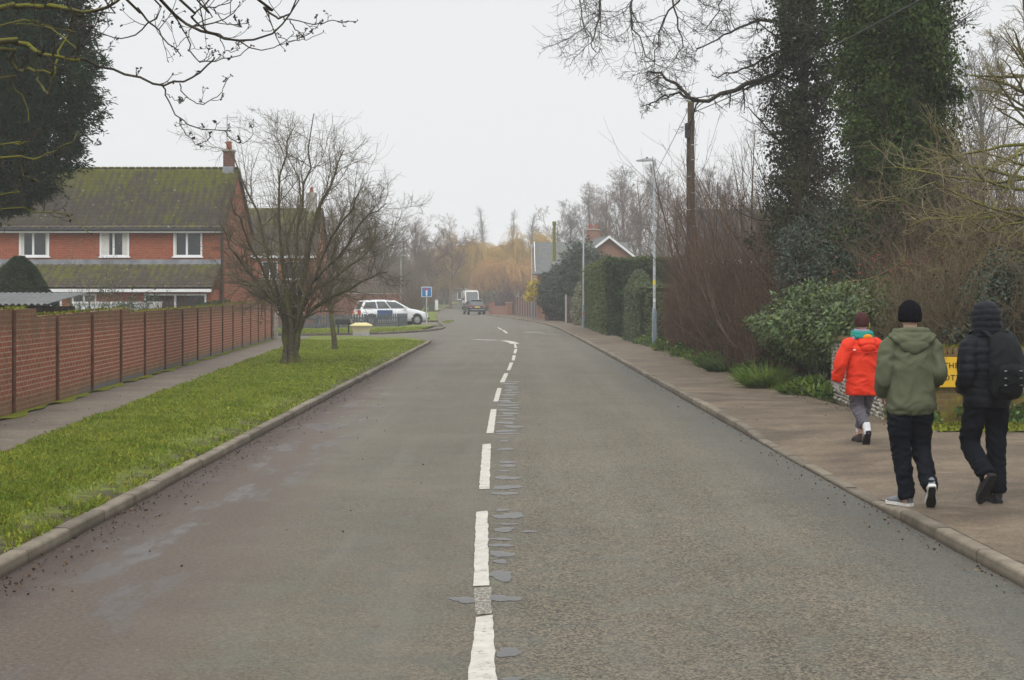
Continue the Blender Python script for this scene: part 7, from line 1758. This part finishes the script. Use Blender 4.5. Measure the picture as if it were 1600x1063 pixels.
lc = np.array([curve([(-.03, -.372, .965), (.095, -.374, 1.02), (-.03, -.372, 1.075)], 16), curve([(.095, -.372, .965), (-.03, -.374, 1.02), (.095, -.372, 1.075)], 16)]); [np_mesh('lace', [tubes(lc[q:q + 1], np.full((1, 16), .0035), 6)], m_pack, bp) for q in (0, 1)]
MB().bbox(-.035, -.005, -.238, -.222, 1.315, 1.328, .002).build('label_tab', m_wplate, bp)

# ---------- the walker in the red jacket
p = place_person('person in bright red jacket with teal scarf and maroon hat walking ahead', 3.93, 16.75, R(4))
k_s = .98
def body(bm):
    head(bm, (0.01, .03, 1.36), .92); tubeb(bm, [(0, 0, 1.14), (0, .005, 1.22), (0.01, .02, 1.30)], [(.07, .055), (.048, .048), (.047, .05)], 12)
    tubeb(bm, [(0, 0, .64), (0, 0, .74), (0, 0, .88), (0, 0, 1.03), (0, 0, 1.13), (0, 0, 1.19)], [(.12, .10), (.14, .11), (.125, .09), (.135, .095), (.13, .08), (.055, .05)], 30)
    tubeb(bm, [(-.12, 0, 1.13), (-.165, 0, 1.10), (-.25, -.03, .91), (-.272, .03, .72)], [.045, .045, .036, .025], 26); tubeb(bm, [(.12, 0, 1.13), (.165, 0, 1.10), (.235, -.02, .90), (.17, .18, .80)], [.045, .045, .036, .025], 26)
    hand(bm, (-.274, .035, .705), (.04, .2, -1), (1, .1, 0), side=1, curl=.4); hand(bm, (.165, .185, .795), (-.5, .6, -.2), (0, -1, .1), side=-1, curl=.4)
    tubeb(bm, [(-.075, 0, .70), (-.045, .03, .40), (.008, -.16, .15)], [.068, .046, .034], 24); tubeb(bm, [(.075, 0, .70), (.072, .14, .41), (.03, .22, .08)], [.068, .046, .034], 24)
    tubeb(bm, [(.01, -.175, .165), (.015, -.115, .10), (.02, -.06, .055)], [.024, .022, .016], 12); tubeb(bm, [(.03, .2, .05), (.03, .29, .045), (.03, .36, .035)], [.023, .025, .018], 12)
skinned('body', body, m_skin, p, .0055, 3); eyes(p, (.01, .03, 1.36), .92)
skinned('glove', lambda bm: (hand(bm, (-.274, .035, .705), (.04, .2, -1), (1, .1, 0), side=1, curl=.4)), m_glove, p, .0045, 2, lambda c, n_: np.full(len(c), .0025))
skinned('glove', lambda bm: (hand(bm, (.165, .185, .795), (-.5, .6, -.2), (0, -1, .1), side=-1, curl=.4)), m_glove, p, .0045, 2, lambda c, n_: np.full(len(c), .0025))
def trou(bm):
    tubeb(bm, [(0, 0, .80), (0, 0, .70), (0, 0, .64)], [(.14, .115), (.148, .12), (.13, .11)], 10)
    tubeb(bm, [(-.078, 0, .74), (-.068, .02, .57), (-.047, .035, .42), (-.015, -.06, .29), (.0, -.12, .225)], [(.085, .10), (.078, .085), (.066, .07), (.058, .062), (.052, .056)], 30)
    tubeb(bm, [(.078, 0, .74), (.080, .08, .57), (.075, .14, .42), (.055, .19, .26), (.042, .21, .17)], [(.083, .10), (.075, .085), (.064, .07), (.058, .06), (.052, .056)], 30)
skinned('trousers', trou, m_gtrou, p, .009, 4, folds(.017, (9, 9, 17), 11.))
skinned('sock', lambda bm: tubeb(bm, [(.002, -.125, .245), (.006, -.15, .18), (.01, -.175, .12)], [.046, .042, .038], 10), m_sock, p, .008, 2)
skinned('sock', lambda bm: tubeb(bm, [(.04, .21, .19), (.03, .22, .11)], [.042, .038], 8), m_sock, p, .008, 2)
def jack(bm):
    tubeb(bm, [(0, 0, .555), (0, 0, .60), (0, 0, .76), (0, -.005, .93), (0, -.005, 1.06), (0, 0, 1.13), (0, .005, 1.20)], [(.172, .155), (.176, .158), (.172, .148), (.168, .138), (.172, .13), (.14, .105), (.075, .075)], 44, 26)
    tubeb(bm, [(-.10, 0, 1.14), (-.165, -.005, 1.095), (-.215, -.02, 1.0), (-.255, -.03, .90), (-.268, .01, .80), (-.275, .035, .715)], [(.06, .07), (.078, .084), (.070, .076), (.066, .072), (.060, .066), (.052, .056)], 40)
    tubeb(bm, [(.10, 0, 1.14), (.165, -.005, 1.095), (.21, -.02, 1.0), (.238, -.02, .90), (.215, .07, .84), (.165, .185, .795)], [(.06, .07), (.078, .084), (.070, .076), (.066, .072), (.060, .066), (.052, .056)], 40)
jk = skinned('jacket', jack, m_red, p, .0095, 4, folds(.017, (7, 7, 11), 14.))
def jh(bm): ball(bm, (.015, -.115, 1.125), (.098, .05, .055)); ball(bm, (.02, -.130, 1.080), (.082, .045, .050)); ball(bm, (.02, -.08, 1.165), (.10, .06, .035))
skinned('hood', jh, m_red, jk, .008, 2, folds(.008, (9, 9, 22), 15.))
skinned('hood_lining', lambda bm: tubeb(bm, [(-.03, -.085, 1.195), (.02, -.105, 1.205), (.075, -.085, 1.195)], [(.03, .03), (.036, .032), (.025, .025)], 12), m_oran, jk, .008, 2)
ym = MB(); cc = curve([(-.155, -.125, 1.045), (-.08, -.155, 1.035), (0, -.165, 1.03), (.08, -.155, 1.035), (.155, -.12, 1.045)], 20)[None]; np_mesh('yoke_seam', [tubes(cc, np.full((1, 20), .006), 8)], m_red, jk, True)
MB().bbox(-.145, -.118, -.150, -.128, 1.052, 1.066, .003).build('chest_mark', m_wplate, jk)
def torus(bm, c, ra, rb, r, tilt=0.): tubeb(bm, [(c[0] + ra * math.sin(t_), c[1] + rb * math.cos(t_), c[2] + tilt * math.cos(t_)) for t_ in np.linspace(0, 2 * math.pi, 13)], [r] * 13, 48, 14, (0, 0, 1))
sc_ = skinned('scarf', lambda bm: (torus(bm, (.0, .0, 1.235), .085, .082, (.036, .034), .012), torus(bm, (.0, .0, 1.21), .095, .09, (.03, .03), .01)), m_teal, p, .008, 3, folds(.012, (12, 12, 26), 18.))
skinned('scarf_fold', lambda bm: torus(bm, (-.005, .012, 1.268), .068, .068, (.024, .022), .006), m_lav, sc_, .008, 2)
skinned('scarf_end', lambda bm: tubeb(bm, [(-.085, -.03, 1.215), (-.11, -.05, 1.185), (-.115, -.06, 1.15)], [(.026, .018), (.026, .016), (.018, .01)], 10), m_lav, sc_, .006, 2)
def hat(bm): ball(bm, (.0, .02, 1.39), (.078, .092, .092), 24); tubeb(bm, [(.0, .02, 1.315), (.0, .02, 1.335), (0, .02, 1.38)], [(.068, .08), (.077, .090), (.080, .093)], 10, 24)
ht = skinned('hat', hat, m_maroon, p, .007, 3, lambda c, n_: .003 * np.sin(np.arctan2(c[:, 1], c[:, 0]) * 36))
skinned('ear_flap', lambda bm: ball(bm, (.072, .01, 1.325), (.016, .035, .05)), m_lime, ht, .006, 2)
shoe(p, (.008, -.215, .145), (.022, -.085, .018), (0, .60, .55), m_suede, m_sole, .92)
shoe(p, (.035, .175, 0), (.03, .42, 0), (0, 0, 1), m_suede, m_sole, .92)
# ================= air, light, camera
hz = MB(); hz.box(-398, 398, -105, 408, -1.4, 25.5)
hm = bpy.data.materials.new('haze_air'); hm.use_nodes = True; nt = hm.node_tree; nt.nodes.clear()
out = nt.nodes.new('ShaderNodeOutputMaterial'); pv = nt.nodes.new('ShaderNodeVolumePrincipled')
pv.inputs['Color'].default_value = (.97, .975, .985, 1); pv.inputs['Density'].default_value = .0011; pv.inputs['Anisotropy'].default_value = .0
nt.links.new(pv.outputs[0], out.inputs['Volume'])
ho = hz.build('haze', hm, kind='stuff')

W_ = bpy.data.worlds.new('World'); S.world = W_; W_.use_nodes = True; nt = W_.node_tree; nt.nodes.clear()
N_ = nt.nodes.new; out = N_('ShaderNodeOutputWorld'); bg = N_('ShaderNodeBackground')
SUN_EL, SUN_ROT = R(52), R(200)
sky = N_('ShaderNodeTexSky'); sky.sky_type = 'NISHITA'; sky.sun_disc = False; sky.sun_elevation = SUN_EL; sky.sun_rotation = SUN_ROT; sky.dust_density = 6; sky.air_density = 1.5
hs = N_('ShaderNodeHueSaturation'); hs.inputs['Saturation'].default_value = .12; nt.links.new(sky.outputs[0], hs.inputs['Color'])
tc = N_('ShaderNodeTexCoord'); sp_x = N_('ShaderNodeSeparateXYZ'); nt.links.new(tc.outputs['Generated'], sp_x.inputs[0])
rp = N_('ShaderNodeValToRGB'); nt.links.new(sp_x.outputs[2], rp.inputs[0]); cr = rp.color_ramp
while len(cr.elements) < 5: cr.elements.new(.5)
# overcast layer, brighter towards the fogged horizon (values x10: background strength is 0.1)
for e, (p, v) in zip(cr.elements, [(0, .79), (.09, .765), (.2, .755), (.45, 1.15), (1., 1.5)]): e.position = p; e.color = (v * .658, v * .668, v * .682, 1)
gain = N_('ShaderNodeMix'); gain.data_type = 'RGBA'; gain.blend_type = 'MULTIPLY'; gain.inputs[0].default_value = 1; nt.links.new(rp.outputs[0], gain.inputs[6]); gain.inputs[7].default_value = (18., 18., 18., 1)
mx = N_('ShaderNodeMix'); mx.data_type = 'RGBA'; mx.inputs[0].default_value = .93; nt.links.new(hs.outputs[0], mx.inputs[6]); nt.links.new(gain.outputs[2], mx.inputs[7])
nt.links.new(mx.outputs[2], bg.inputs[0]); bg.inputs[1].default_value = .1; nt.links.new(bg.outputs[0], out.inputs[0])

sl = bpy.data.lights.new('sun', 'SUN'); sl.energy = 1.3; sl.angle = R(25); sl.color = (1, .97, .93); so = bpy.data.objects.new('sun', sl); COL.objects.link(so)
sd = Vector((math.sin(SUN_ROT) * math.cos(SUN_EL), math.cos(SUN_ROT) * math.cos(SUN_EL), math.sin(SUN_EL))); so.rotation_euler = (-sd).to_track_quat('-Z', 'Y').to_euler(); so.location = (0, -20, 24)

cd = bpy.data.cameras.new('camera'); co = bpy.data.objects.new('camera', cd); COL.objects.link(co); S.camera = co
co.location = (0, 0, EYE); co.rotation_euler = (R(90), 0, 0); cd.sensor_width = 36; cd.lens = F / 1600 * 36; cd.shift_y = (HZ - 531.5) / 1600; cd.clip_start = .1; cd.clip_end = 3000
cd.dof.use_dof = False
S.view_settings.view_transform = 'Standard'; S.view_settings.look = 'None'; S.view_settings.exposure = 0; S.view_settings.gamma = 1
S.cycles.use_denoising = True; S.cycles.max_bounces = 6; S.cycles.diffuse_bounces = 3; S.cycles.glossy_bounces = 2; S.cycles.transmission_bounces = 3; S.cycles.volume_bounces = 1; S.cycles.transparent_max_bounces = 6
S.cycles.use_adaptive_sampling = True; S.cycles.adaptive_threshold = .008
S.cycles.sample_clamp_indirect = 4
